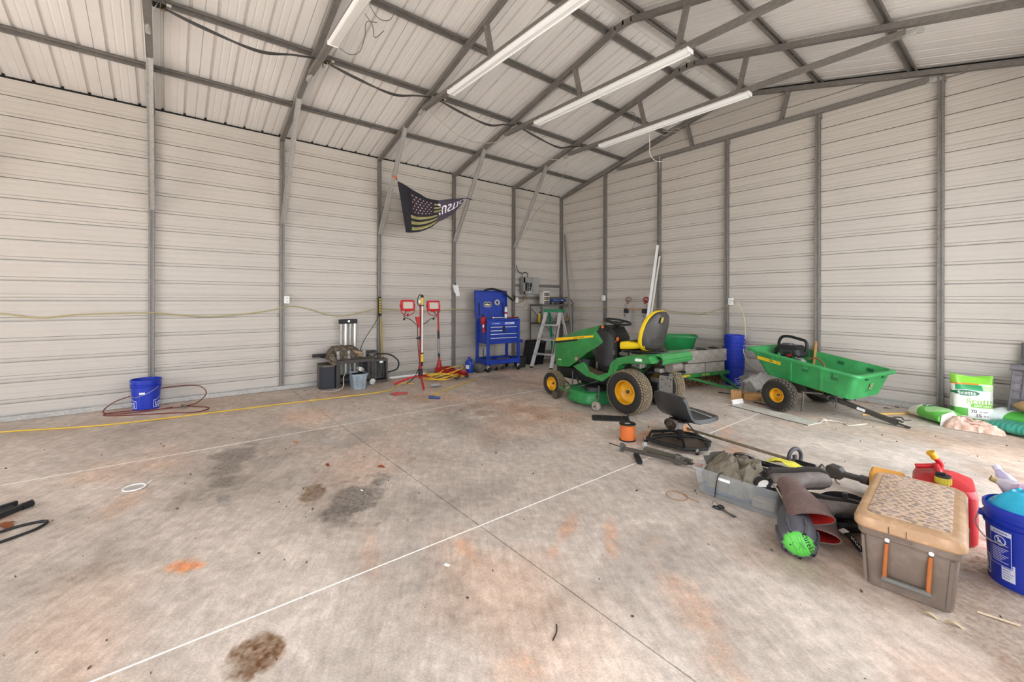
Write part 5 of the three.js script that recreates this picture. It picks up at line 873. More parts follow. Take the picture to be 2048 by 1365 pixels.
{ // wood blocks
  const wm = mat('#c99a64', .7, 0, { dust: 6 });
  for (const [x, z, r, w, h, d, l] of [[4.60, 1.27, .3, .13, .13, .09, 'short wooden block standing at the end of the white board'], [4.75, 1.1, .9, .3, .09, .1, 'longer wooden block lying beside the cart wheel'], [5.0, 1.13, -.3, .22, .05, .12, 'flat wooden block lying behind the cart wheel']]) tag(mesh('wood_block', xf(box(w, h, d, [0, h / 2, 0], 0, .004), [x, .001, z], [0, r, 0]), wm), l, 'wood block', 'wooden blocks by the cart');
  const b = thing('white_board', 'long flat white board lying under the cart wheel', 'board', [5.2, 0, 1.68], -.25); b.position.y = .0;
  mesh('panel', box(.98, .007, .25, [0, .004, .02], 0, .002), mat('#dedad2', .7, 0, { dust: 2 }), b); mesh('raised_end', box(.02, .06, .2, [-.49, .035, -.02], [0, 0, .3], .002), mat('#e6e2db', .7), b); mesh('edge', box(.98, .006, .006, [0, .0035, .147]), mat('#4b4138', .9), b);
  const s = thing('frayed_cord', 'frayed white cord lying loose at the end of the white board', 'cord', [0, 0, 0]); mesh('cord', tube([[5.68, .012, 1.62], [5.76, .012, 1.56], [5.86, .008, 1.55], [5.92, .008, 1.62], [5.98, .008, 1.5], [6.03, .008, 1.38]], .006, 50, 6), mat('#d9d3c6', .9), s); mesh('knot', [sph(.02, [5.7, .018, 1.61], [1.4, .8, 1], 10), ...[0, 1, 2, 3].map((i) => rod([5.7, .018, 1.61], [5.67 + i * .025, .006, 1.67 + (i % 2) * .02], .003))], mat('#d9d3c6', .9), s);
  tag(mesh('thin_rod', rod([4.25, .008, 1.05], [4.62, .008, .95], .007), M.black), 'thin black rod lying on the floor before the aerator tines', 'rod');
  tag(mesh('thin_rod', rod([4.83, .008, 1.28], [5.02, .008, 1.32], .007), M.black), 'thin black rod lying behind the cart wheel', 'rod');
  tag(mesh('lath', [bar([5.92, .012, .9], [6.33, .014, .3], .035, .02), bar([5.9, .01, .95], [6.1, .012, .66], .012, .016)], mat('#cfa865', .7)), 'pale wooden lath lying on the floor before the gable wall', 'lath');
}
// ---------------------------------------------------------------- bags by the gable wall
function sack(t, tx, w, h, d, seed, name = 'body') {       // standing bag: pillow with pinched top
  const N = 16, K = 28, rings = [];
  for (let i = 0; i <= N; i++) { const u = i / N, pinch = u > .72 ? 1 - (u - .72) / .28 : 1, b = Math.min(1, .75 + u * 2); rings.push([...Array(K)].map((_, k) => { const a = k / K * PI * 2, n = (fbm(u * 4 + seed, k * .45, 3) - .5); const c = Math.cos(a), s = Math.sin(a); return [Math.sign(c) * Math.pow(Math.abs(c), .55) * w / 2 * b * (u > .72 ? 1.03 : 1) + n * .03, u * h + (u > .8 ? (Math.abs(c) - .5) * .07 * (u - .8) * 5 : 0), Math.sign(s) * Math.pow(Math.abs(s), .7) * d / 2 * b * (.08 + .92 * pinch) + n * .03 + (u > .72 ? .03 * Math.sin(k * .8) * (1 - pinch) : 0)]; })); }
  const g = loft(rings, true, true, .8); g.computeBoundingBox();
  const p = g.attributes.position, uv = new Float32Array(p.count * 2); for (let i = 0; i < p.count; i++) { uv[i * 2] = p.getX(i) / w + .5; uv[i * 2 + 1] = p.getY(i) / h; } g.setAttribute('uv', new THREE.BufferAttribute(uv, 2));
  return mesh(name, g, new THREE.MeshPhysicalMaterial({ map: tx, roughness: .38 }), t, undefined, true);
}
{
  const seed = canvas(512, 768, (c) => {
    c.fillStyle = '#eceae4'; c.fillRect(0, 0, 512, 768);
    c.fillStyle = '#8fd14a'; c.fillRect(0, 0, 512, 110); c.fillStyle = '#e08a3a'; c.fillRect(0, 100, 330, 26); c.fillStyle = '#2f9e62'; c.fillRect(20, 126, 380, 90); c.fillStyle = '#c8e7b0'; c.fillRect(360, 130, 152, 80);
    c.fillStyle = '#1f6b46'; c.beginPath(); c.ellipse(150, 262, 165, 52, 0, 0, 7); c.fill(); c.strokeStyle = '#f4f4ee'; c.lineWidth = 8; c.stroke(); c.fillStyle = '#f4f4ee'; c.font = 'bold 76px sans-serif'; c.textAlign = 'center'; c.textBaseline = 'middle'; c.fillText('Scotts', 150, 264);
    c.fillStyle = '#86bd44'; c.font = 'bold 120px serif'; c.fillText('Scotts', 320, 400, 360); c.fillStyle = '#7fbf3f'; c.fillRect(200, 440, 312, 62); c.fillStyle = '#f6f6f0'; c.font = 'bold 44px sans-serif'; c.fillText('NEW COAT', 356, 472, 290);
    c.fillStyle = '#58ab3e'; c.fillRect(0, 520, 170, 130); c.fillStyle = '#2c2c2c'; c.font = 'bold 74px sans-serif'; c.fillText('70', 240, 566); c.fillText('35', 300, 632); c.font = 'bold 34px sans-serif'; c.fillText('% seed', 370, 570); c.fillText('% coat', 420, 636); c.fillStyle = '#3f9a3a'; c.fillRect(0, 690, 512, 78);
  });
  const t = thing('seed_bag', 'green and white grass seed bag standing upright by the gable wall post', 'bag', [6.74, 0, .32], .42); t.rotation.x = -.05; sack(t, seed, .33, .5, .17, 3);
  const l2 = canvas(512, 512, (c) => { c.fillStyle = '#63b54b'; c.fillRect(0, 0, 512, 512); c.fillStyle = '#e9e4cf'; c.fillRect(0, 0, 170, 512); c.fillStyle = '#9ed08a'; c.beginPath(); c.ellipse(360, 300, 120, 190, .3, 0, 7); c.fill(); c.fillStyle = '#1d6a48'; c.beginPath(); c.ellipse(190, 250, 62, 120, 0, 0, 7); c.fill(); c.fillStyle = '#f5f5ea'; c.font = 'bold 60px sans-serif'; c.textAlign = 'center'; c.save(); c.translate(196, 250); c.rotate(-PI / 2); c.fillText('Scotts', 0, 14, 190); c.restore(); c.fillStyle = '#b0823c'; c.save(); c.translate(100, 250); c.rotate(-PI / 2); c.font = 'bold 70px serif'; c.fillText('Grass', 0, 20, 220); c.restore(); });
  const u = thing('fertilizer_bag', 'green fertilizer bag lying flat with its open end toward the room', 'bag', [6.47, 0, .58], -.75);
  const lay = (tt, tx, L, w, h, seed2, sag) => { const rings = []; for (let i = 0; i <= 14; i++) { const q = i / 14, e = Math.min(1, Math.sin(PI * Math.min(.97, .12 + q * .7)) ** .5 + .1); rings.push([...Array(20)].map((_, k) => { const a = k / 20 * PI * 2, n = fbm(q * 4 + seed2, k * .5, 3) - .5; return [(q - .5) * L, h * .5 * e + Math.sin(a) * h * .48 * e + n * .02, Math.cos(a) * w * .5 * (.85 + .2 * q) + n * .02]; })); } const g = loft(rings, true, true, .8), p = g.attributes.position, uv = new Float32Array(p.count * 2); for (let i = 0; i < p.count; i++) { uv[i * 2] = p.getX(i) / L + .5; uv[i * 2 + 1] = .5 - p.getZ(i) / w; } g.setAttribute('uv', new THREE.BufferAttribute(uv, 2)); return mesh('body', g, new THREE.MeshPhysicalMaterial({ map: tx, roughness: .4 }), tt, undefined, true); };
  lay(u, l2, .42, .28, .17, 2);
  mesh('open_lip', xf(ext([[-.13, 0], [.13, 0], [.02, .15], [-.1, .12]], .006, 0), [.22, .01, 0], [0, PI / 2, .1]), mat('#e9e6de', .6), u);
  // crumpled brown-pink bag
  const cr = srgb(tiled(256, (a, b) => { const n = per4(a, b, 9, 4); const q = (n - .5) * 130; return [214 + q * .5, 182 + q * .7, 164 + q * .8]; }));
  const v = thing('crumpled_bag', 'crumpled tan and pink plastic bag on the floor before the seed bag', 'bag', [6.79, 0, .76], .15);
  mesh('body', grid(44, 24, (a, b) => { const x = (a - .5) * .44, z = (b - .5) * .24, e = Math.max(0, 1 - (2 * (a - .5)) ** 4 - (2 * (b - .5)) ** 4), n = fbm(a * 9, b * 6, 3); return [x + (n - .5) * .05, .004 + e ** .5 * (.07 + .05 * (1 - a)) * (.5 + n), z + (fbm(b * 7, a * 9, 3) - .5) * .05]; }), new THREE.MeshPhysicalMaterial({ map: rep(cr, 4), roughness: .5, side: THREE.DoubleSide }), v);
  mesh('fold', [tube([[-.15, .1, -.05], [-.05, .12, .0], [.02, .08, .06]], .016, 16, 8), tube([[-.1, .07, .06], [0, .09, .07], [.1, .07, .06]], .014, 16, 8)], mat('#c7a596', .6), v);
  const te = srgb(canvas(256, 256, (c) => { c.fillStyle = '#3f9c86'; c.fillRect(0, 0, 256, 256); c.fillStyle = '#e8f0ee'; c.fillRect(0, 0, 256, 90); c.fillStyle = '#52b64e'; c.beginPath(); c.ellipse(150, 80, 120, 26, .2, 0, 7); c.fill(); c.fillStyle = '#2f7f6e'; for (let i = 0; i < 14; i++) c.fillRect(i * 20, 130 + (i % 3) * 20, 8, 110); c.fillStyle = '#8fd3df'; c.fillRect(0, 0, 60, 60); }));
  const w1 = thing('lawn_bag', 'teal and white lawn product bag lying at the edge of the bag heap', 'bag', [7.1, 0, .62], -.35); lay(w1, te, .5, .34, .13, 8);
  const wt = canvas(256, 256, (c) => { c.fillStyle = '#e6efee'; c.fillRect(0, 0, 256, 256); c.fillStyle = '#57b84b'; c.beginPath(); c.moveTo(80, 256); c.quadraticCurveTo(130, 120, 256, 150); c.lineTo(256, 256); c.fill(); c.fillStyle = '#59c3dc'; c.fillRect(0, 0, 80, 110); c.fillStyle = '#2f86c0'; c.fillRect(40, 20, 30, 40); });
  const w2 = thing('lawn_bag', 'white bag with a blue corner lying against the seed bag', 'bag', [7.08, .0, .24], -.2); lay(w2, wt, .46, .3, .2, 5);
}
{ // grey plastic pallet leaning on the wall, and a paper sack
  const t = thing('plastic_pallet', 'grey ribbed plastic panel leaning on the gable wall at the edge of view', 'panel', [7.2, 0, .3], 0); t.rotation.x = -.12; t.rotation.z = -.08;
  const pm = mat('#77747a', .6, 0, { dust: 3 });
  mesh('sheet', box(.42, .66, .02, [0, .34, 0], 0, .006), pm, t);
  for (let i = 0; i < 6; i++) mesh('rib', box(.012, .64, .02, [-.2 + i * .08, .34, .018]), pm, t); for (let j = 0; j < 8; j++) mesh('cross_rib', box(.42, .012, .02, [0, .04 + j * .088, .018]), pm, t);
  mesh('roller_end', xf(cyl(.03, .03, .1, [0, 0, 0], [0, 0, PI / 2]), [-.18, .63, .02]), pm, t);
  const b = thing('slatted_panel', 'dark grey slatted panel propped behind the ribbed one', 'panel', [7.35, 0, .12], .0); b.rotation.x = -.04; mesh('board', box(.5, .9, .02, [0, .46, 0], 0, .006), mat('#4e4b4d', .7), b); mesh('batten', [box(.5, .04, .02, [0, .3, .02]), box(.5, .04, .02, [0, .7, .02])], mat('#5c595b', .7), b);
  const p = thing('paper_sack', 'brown paper sack with an open mouth resting on the bag heap', 'paper sack', [7.17, .2, .4], -.3);
  mesh('body', loft([[0, .03], [.06, .09], [.16, .11], [.3, .1]].map(([x, q]) => [...Array(16)].map((_, k) => { const a = k / 16 * PI * 2; return [-.12 + x, .06 + Math.sin(a) * q * .6, Math.cos(a) * q]; })), true, false, .8), new THREE.MeshPhysicalMaterial({ color: '#b08a62', roughness: .8, side: THREE.DoubleSide }), p);
}
{ // pedal mat by the mower's rear wheel
  const t = thing('anti_fatigue_mat', 'small black ribbed rubber mat beside the mower rear wheel', 'mat', [4.13, 0, 3.41], .75);
  mesh('sheet', loft([[0, 0], [.012, .008]].map(([y, q]) => rrect(.42 - q, .21 - q, .02, 3).map(([x, z]) => [x, y + .001, z])), true, true, .4), M.rubber, t);
  mesh('rib', [...Array(15)].map((_, i) => box(.012, .006, .17, [-.18 + i * .0257, .0155, 0])), M.rubber, t).userData.kind = 'stuff'; mesh('loop', tube([[.19, .01, -.04], [.2, .06, -.05], [.2, .07, -.02], [.2, .01, .0]], .006, 14), M.black, t);
}
// ---------------------------------------------------------------- work stool and tools
{
  const t = thing('work_stool', 'black padded swivel work stool with a tubular tray base', 'stool', [5.09, 0, 3.6], 0);
  const bs = mat('#232323', .35, .3, { dust: 4 });
  const P = [[-.2, .24], [-.31, 0], [-.2, -.18], [0, -.25], [.21, -.15], [.29, .07], [.17, .22]].map(([x, z]) => [x, .05, z]);
  mesh('base_frame', P.map((a, i) => [rod(a, P[(i + 1) % P.length], .014, 10), sph(.0142, a, 0, 10)]), bs, t);
  for (const [a, b] of [[0, 0], [2, 2], [4, 4], [6, 6]]) mesh('base_arm', tube([[0, .075, 0], [P[a][0] * .3, .085, P[a][2] * .3], [P[a][0] * .65, .075, P[a][2] * .65], P[a]], .014, 20, 8), bs, t);
  mesh('tray', loft([[.03, .9], [.036, .92]].map(([y, s]) => P.map(([x, , z]) => [x * s, y, z * s])), true, true, .3), mat('#6b5a52', .4, .4, { dust: 4 }), t);
  for (const [x, z] of [[-.24, .2], [-.26, -.12], [.2, -.14], [.24, .14]]) { const g = new THREE.Group(); g.name = 'caster'; g.position.set(x, 0, z); t.add(g); mesh('wheel', cyl(.022, .022, .02, [0, .023, 0], [PI / 2, 0, .4], 16), M.black, g); mesh('fork', box(.024, .03, .03, [0, .04, 0], 0, .004), M.chrome, g); }
  mesh('column', [rod([0, .05, 0], [0, .13, 0], .032, 20), rod([0, .12, 0], [0, .25, 0], .026, 20)], bs, t); mesh('column_label', rod([0, .15, 0], [0, .21, 0], .0268, 20), mat('#8a8784', .5), t);
  mesh('lever', [rod([.02, .25, -.02], [.14, .14, -.02], .006), rod([.14, .14, -.02], [.17, .12, -.02], .011)], bs, t);
  // seat faces away to the right; local seat frame
  const s = new THREE.Group(); s.name = 'seat'; s.position.set(.02, .25, -.02); s.rotation.y = -1.42; t.add(s);  // local -z = sitter's front... back at +x'
  s.rotation.set(0, -.32, 0);
  // backrest along x (width), back surface towards +z, seat towards -z
  const pad = mat('#292a2d', .3, 0, { bump: [30, .0005] });
  const prof = [[.172, .235, .15], [.178, .23, .19], [.168, .19, .215], [.148, .12, .22], [.115, .055, .222], [.07, .015, .22], [.0, .0, .215], [-.12, .0, .21], [-.21, .012, .2], [-.235, .012, .19], [-.24, .004, .17]]; // z, y, half width
  const th = .035, top = prof.map(([z, y, w]) => [z, y, w]);
  const ringOf = ([z, y, w], i) => { const e = i === 0 ? .5 : 1, k5 = Math.max(0, Math.min(1, (5.5 - i) / 2)), nz = .95 * k5 * e, ny = (1 - .75 * k5) * e, o = [[-w, 0], [-w * .96, th], [0, th * 1.15], [w * .96, th], [w, 0], [w * .96, -.006], [0, -.01], [-w * .96, -.006]]; return o.map(([x, q]) => [x, y + q * ny, z - q * nz]); };
  mesh('cushion', loft(top.map(ringOf), true, true, .8), pad, s);
  mesh('seam', tube([[-.2, .048, -.14], [0, .054, -.14], [.2, .048, -.14]], .004, 20, 6), mat('#c9c7c2', .5), s); mesh('mount_plate', box(.2, .012, .2, [0, -.012, -.02]), bs, s);
}
{ // spool of trimmer line
  const t = thing('line_spool', 'spool of orange trimmer line with black flanges', 'spool', [4.70, 0, 3.88], 0);
  mesh('flange', [cyl(.078, .078, .01, [0, .006, 0], 0, 28)], M.black, t); mesh('flange', lathe([[.03, .155], [.078, .155], [.08, .16], [.078, .165], [.03, .165], [.03, .155]], 28), M.black, t);
  mesh('wound_line', [cyl(.068, .068, .146, [0, .084, 0], 0, 28), ...[...Array(22)].map((_, i) => tor(.068, .0034, [0, .016 + i * .0062, 0], [PI / 2, 0, 0], 28, 5))], mat('#d87433', .5), t); mesh('core_label', cyl(.03, .03, .004, [0, .158, 0]), mat('#c9c4bd', .6), t);
  tag(mesh('loose_line', [tube([[4.77, .06, 3.84], [4.84, .05, 3.82], [4.88, .12, 3.76], [4.86, .17, 3.7], [4.9, .2, 3.68]], .002, 40, 5), tube([[4.77, .05, 3.84], [4.82, .01, 3.9], [4.9, .02, 3.93], [4.98, .005, 3.98]], .002, 40, 5), tube([[4.8, .03, 3.83], [4.86, .07, 3.77], [4.84, .1, 3.8], [4.8, .05, 3.86]], .002, 30, 5)], mat('#d87433', .5)), 'loose orange trimmer line springing from the spool', 'trimmer line');
}
{ // clamp / jack bar lying in front of the stool
  const t = thing('bar_clamp', 'long steel bar clamp lying on the floor in front of the stool', 'bar clamp', [0, 0, 0]);
  const dk = mat('#5f5a53', .5, .5, { dust: 6 });
  mesh('bar', [bar([4.86, .035, 4.19], [5.42, .035, 4.075], .02, .03)], dk, t); mesh('second_bar', bar([4.99, .03, 4.03], [5.42, .03, 4.0], .04, .03), mat('#6d6a5c', .5, .4), t);
  mesh('fixed_jaw', [box(.035, .07, .035, [4.86, .036, 4.18], [0, .2, 0], .006), cyl(.028, .028, .012, [4.875, .04, 4.18], [0, 0, PI / 2], 18)], M.steel, t); mesh('sliding_jaw', [box(.05, .08, .04, [5.34, .041, 4.07], [0, .2, 0], .006), cyl(.02, .02, .04, [5.36, .05, 4.06], [0, 0, PI / 2])], M.steel, t);
  mesh('screw', rod([5.38, .035, 4.08], [5.5, .03, 4.03], .01), M.black, t); mesh('handle', rod([5.46, .031, 4.046], [5.52, .03, 4.02], .015, 12), mat('#a0522d', .5), t); mesh('spindle', rod([4.7, .03, 4.16], [4.86, .036, 4.18], .004), M.black, t); mesh('pad', [box(.03, .05, .05, [4.97, .05, 4.0], 0, .008), rod([4.97, .05, 3.98], [5.02, .02, 4.05], .006)], M.zinc, t);
}
tag(mesh('sanding_block', xf(loft([[-.09, .02, .02], [-.07, .024, .024], [.09, .026, .024], [.12, .02, .016]].map(([x, w, h]) => rrect(w * 2, h, h * .4, 3).map(([z, y]) => [x, y + h / 2, z])), true, true, .6), [5.06, .002, 4.235], [0, -.82, 0]), M.black), 'black plastic scraper handle lying on the white joint line', 'scraper');
{ // string trimmer
  const t = thing('string_trimmer', 'long string trimmer with a grey shaft lying behind the tote', 'string trimmer', [0, 0, 0]);
  mesh('shaft', [rod([4.87, .05, 3.22], [5.99, .07, 3.44], .0125, 12)], mat('#8b7d68', .55, .3, { dust: 4 }), t); mesh('upper_tube', [rod([5.99, .07, 3.44], [6.14, .075, 3.47], .014, 12), ...[0, 1].map((i) => rod([5.99, .085 - i * .03, 3.45], [6.13, .09 - i * .03, 3.47], .005, 8))], M.black, t);
  mesh('cutting_head', [xf(cyl(.06, .06, .05, [0, 0, 0], 0, 24), [4.79, .065, 3.25], [1.1, 0, .3]), xf(cyl(.045, .045, .02, [0, 0, 0], 0, 24), [4.78, .08, 3.285], [1.1, 0, .3]), xf(tor(.055, .009, [0, 0, 0], [0, 0, 0], 24), [4.8, .075, 3.285], [.3, .2, .2])], mat('#5c5148', .6, 0, { dust: 6 }), t);
  mesh('guard', grid(12, 6, (u, v) => { const a = -1.0 + u * 2.0, r = .06 + v * .1; return [4.9 + Math.cos(a) * r * .6, .02 + (1 - v) * .06, 3.26 + Math.sin(a) * r]; }, .004), mat('#c98a5c', .6, 0, { side: THREE.DoubleSide }), t, 'orange brown guard');
  mesh('front_handle', [xf(tor(.07, .015, [0, 0, 0], [0, 0, 0], 32, 10), [5.985, .1, 3.44], [0, 1.25, 0]), xf(box(.03, .1, .02, [0, 0, 0]), [5.985, .07, 3.44], [0, 1.25, 0])], mat('#46454a', .5), t);
  mesh('hook', xf(tor(.03, .006, [0, 0, 0], [0, 0, 0], 4, 6), [6.175, .08, 3.475], [0, 1.0, 0]), M.black, t);
  mesh('coupling', rod([6.14, .075, 3.47], [6.21, .078, 3.48], .016, 12), M.zinc, t); mesh('throttle_body', loft([[0, .025, .03], [.03, .038, .05], [.09, .036, .045], [.11, .024, .024]].map(([q, w, h]) => rrect(w * 2, h * 2, .018, 3).map(([a, b]) => [6.21 + q - a * .15, .085 + b, 3.48 + q * .15 + a])), true, true, .7), mat('#4b4642', .55), t); mesh('trigger', tube([[6.26, .05, 3.5], [6.28, .02, 3.52], [6.3, .015, 3.53]], .005, 10), mat('#8a6a50', .5), t);
  mesh('rear_grip', [rod([6.3, .085, 3.495], [6.44, .09, 3.52], .022, 14), rod([6.42, .09, 3.515], [6.47, .09, 3.525], .03, 14)], mat('#56524f', .6), t); mesh('engine', [xf(box(.16, .14, .15, [0, 0, 0], 0, .03, 2), [6.56, .085, 3.55], [0, .2, 0])], mat('#3b3937', .6), t);
}
// ---------------------------------------------------------------- clear tote and what is in it
{
  const t = thing('clear_tote', 'open clear plastic tote filled with clothing and gear', 'storage box', [5.945, 0, 4.23], 0);
  const r = (y, w, d, c = .035) => rrect(w, d, c, 4).map(([x, z]) => [x, y, z]);
  const cp = new THREE.MeshPhysicalMaterial({ color: '#eef1f3', roughness: .25, transmission: .82, thickness: 0, ior: 1.45, side: THREE.DoubleSide });
  mesh('shell', loft([r(.004, .5, .4), r(.012, .51, .41), r(.165, .55, .45)], true, false, .5), cp, t);
  mesh('rim', loft([r(.165, .55, .45), r(.17, .575, .475), r(.185, .575, .475), r(.185, .55, .45)], false, false, .4), cp, t); mesh('label', box(.08, .02, .002, [-.06, .15, .2235], [-.09, 0, 0]), M.white, t);
  mesh('latch_wire', tube([[-.08, .19, .2], [-.085, .185, .242], [-.11, .1, .228], [-.125, .01, .215]], .0035, 24, 6), M.black, t);
  // contents
  const cl = mat('#8d8372', .9, 0, { dust: 8 });
  const j = thing('work_jacket', 'crumpled olive grey jacket spilling out of the clear tote', 'jacket', [5.86, .05, 4.25], .15);
  const fold = (u, v) => { let q = 0, am = 1; for (const [k, o] of [[3.2, 3], [7, 17], [13, 29]]) { q += am * (1 - Math.abs(fbm(u * k + o + v * 2, v * k * 1.3 - u * k * .7 + o, 1) * 2 - 1)); am *= .32; } return q / 1.42; };
  mesh('body', grid(110, 84, (u, v) => { const x = (u - .5) * .4, z = (v - .5) * .36, e = Math.max(0, 1 - Math.abs(2 * u - 1) ** 3 - Math.abs(2 * v - 1) ** 3), f = fold(u, v); return [x + (f - .5) * .07, .01 + e ** .45 * (.08 + .15 * f), z + (fold(v, u) - .5) * .08]; }), mat('#7f7768', .92, 0, { dust: 8, side: THREE.DoubleSide }), j);
  mesh('collar', grid(20, 8, (u, v) => [-.17 + .1 * u + .015 * Math.sin(u * 9) - v * .03, .12 + v * .05 + .03 * u, .04 - u * .14 - v * .02], .006), mat('#45403a', .9, 0, { side: THREE.DoubleSide }), j);
  const b = thing('black_bag', 'black fabric bag stuffed in the right half of the clear tote', 'bag', [6.06, .04, 4.2], .3); mesh('body', grid(26, 20, (u, v) => { const e = Math.max(0, 1 - Math.abs(2 * u - 1) ** 3 - Math.abs(2 * v - 1) ** 3), n = fbm(u * 7, v * 7 + 9, 3); return [(u - .5) * .26, .02 + e ** .4 * .14 + (n - .5) * .05 * e, (v - .5) * .32]; }), mat('#1f1e22', .7, 0, { side: THREE.DoubleSide }), b); mesh('strap', [bar([-.08, .16, -.05], [.1, .15, .14], .03, .005, [1, 0, .5]), bar([-.1, .15, .05], [.05, .15, .16], .03, .004, [1, 0, .5])], M.black, b);
  const u = thing('umbrella', 'folded black umbrella laid across the back of the clear tote', 'umbrella', [0, 0, 0]); mesh('canopy', rod([5.86, .2, 4.08], [6.2, .195, 4.03], .022, 12, .012), M.black, u); mesh('shaft', rod([6.2, .195, 4.03], [6.3, .19, 4.015], .005), M.steel, u); mesh('handle', rod([6.28, .19, 4.02], [6.34, .188, 4.01], .013), M.black, u);
  tag(mesh('headphones', [tor(.06, .01, [5.86, .215, 4.09], [.9, .2, .3], 24, 8)], M.steel), 'grey ring shaped strap lying at the back of the tote', 'strap');
  tag(mesh('yellow_cloth', grid(16, 10, (a, c) => [6.0 + a * .2, .2 + .035 * fbm(a * 4, c * 4, 3) + .02 * Math.sin(a * PI), 3.97 + c * .1], .003), mat('#d9d04a', .8)), 'bright yellow cloth showing behind the clear tote', 'cloth');
  tag(mesh('magazine', xf(box(.14, .01, .1, [0, 0, 0], 0, .002), [6.12, .19, 4.36], [.2, .3, .15]), canvasMat()), 'black and white printed pouch at the tote edge', 'pouch');
  function canvasMat() { const m = canvas(128, 64, (c) => { c.fillStyle = '#1e1d1f'; c.fillRect(0, 0, 128, 64); c.fillStyle = '#e6e3df'; c.beginPath(); c.arc(94, 32, 24, 0, 7); c.fill(); c.fillRect(12, 20, 22, 8); c.fillRect(12, 34, 30, 8); }); m.wrapS = m.wrapT = THREE.RepeatWrapping; m.repeat.set(7, 9); return new THREE.MeshPhysicalMaterial({ map: m, roughness: .6 }); }
  for (const [n, l, c, x, z, w, h, d, col] of [['folded_tarp', 'folded dark blue tarp at the bottom of the clear tote', 'tarp', 5.86, 4.3, .3, .06, .2, '#4d5a6c'], ['cardboard_box', 'small brown box at the bottom right of the clear tote', 'box', 6.1, 4.32, .14, .07, .16, '#8a7a68']]) tag(mesh(n, xf(box(w, h, d, [0, h / 2, 0], 0, .015), [x, .016, z], [0, .1, 0]), mat(col, .8)), l, c);
}
{ // boots
  const leather = mat('#7d7470', .6, 0, { dust: 5, bump: [16, .0012] }), shaft = mat('#76605c', .7, 0, { dust: 4 }), lining = mat('#b3201c', .6, 0, { side: THREE.DoubleSide }), sole = mat('#3d3733', .85);
  function boot(label, at, up, toe) {
    const t = thing('rubber_boot', label, 'boot', at, 0, 'pair of tall boots');
    const y = V(...up).normalize(), x = V(...toe); x.addScaledVector(y, -x.dot(y)).normalize(); const z = x.clone().cross(y);
    t.quaternion.setFromRotationMatrix(new THREE.Matrix4().makeBasis(x, y, z)); t.scale.setScalar(1.14);
    const ring = (cy, cx, rx, rz, tilt = 0) => [...Array(22)].map((_, k) => { const a = k / 22 * PI * 2; return [cx + Math.cos(a) * rx, cy + Math.cos(a) * tilt, Math.sin(a) * rz]; });
    mesh('shaft', loft([ring(.1, -.02, .06, .048), ring(.16, -.02, .058, .05), ring(.26, -.025, .08, .052), ring(.4, -.03, .098, .036), ring(.42, -.03, .1, .034), ring(.42, -.03, .094, .027), ring(.3, -.03, .08, .04)], true, false, .8), shaft, t);
    mesh('lining', loft([ring(.419, -.03, .093, .026), ring(.3, -.03, .077, .038), ring(.2, -.02, .05, .04)], false, true, .8), lining, t, 'red fabric lining');
    const sec = (cx, w, h, y0) => [...Array(18)].map((_, k) => { const a = k / 18 * PI * 2, s = Math.sin(a); return [cx, y0 + h * (.5 + .5 * s), Math.cos(a) * w * (1 - .25 * Math.max(0, s))]; });
    mesh('foot', loft([sec(-.085, .025, .08, .018), sec(-.07, .038, .12, .012), sec(-.02, .042, .15, .01), sec(.04, .045, .12, .01), sec(.1, .05, .09, .01), sec(.16, .05, .08, .01), sec(.2, .036, .065, .012), sec(.215, .015, .04, .02)], true, true, .9), leather, t);
    mesh('sole', [loft([[-.09, .026], [-.07, .042], [-.02, .043], [.06, .044], [.12, .054], [.18, .05], [.215, .028], [.225, .01]].map(([x2, w]) => [[x2, -.012, -w], [x2, -.012, w], [x2, .02, w + .003], [x2, .02, -w - .003]]), true, true, .6), ...[...Array(9)].map((_, i) => box(.014, .012, .075, [-.07 + i * .033, -.016, 0]))], sole, t);
    parts('seam', [tube([[.04, .11, .035], [.02, .2, .05], [.03, .3, .042], [.04, .4, .03]], .003, 20, 5), tube([[-.09, .1, .0], [-.105, .3, 0], [-.13, .42, 0]], .004, 20, 5)], mat('#b3a48c', .7), t);
    mesh('pull_tab', box(.03, .035, .004, [-.1, .415, .02], 0, .001), mat('#d9d4cc', .6), t);
  }
  boot('tall grey boot with red lining lying on top, its foot over the tote', [6.17, .215, 4.22], [.6, -.1, .76], [.75, .05, -.6]);
  boot('second tall boot lying under the first, its toe against the cooler', [6.36, .085, 4.15], [.25, .0, .9], [.9, .0, .2]);
}
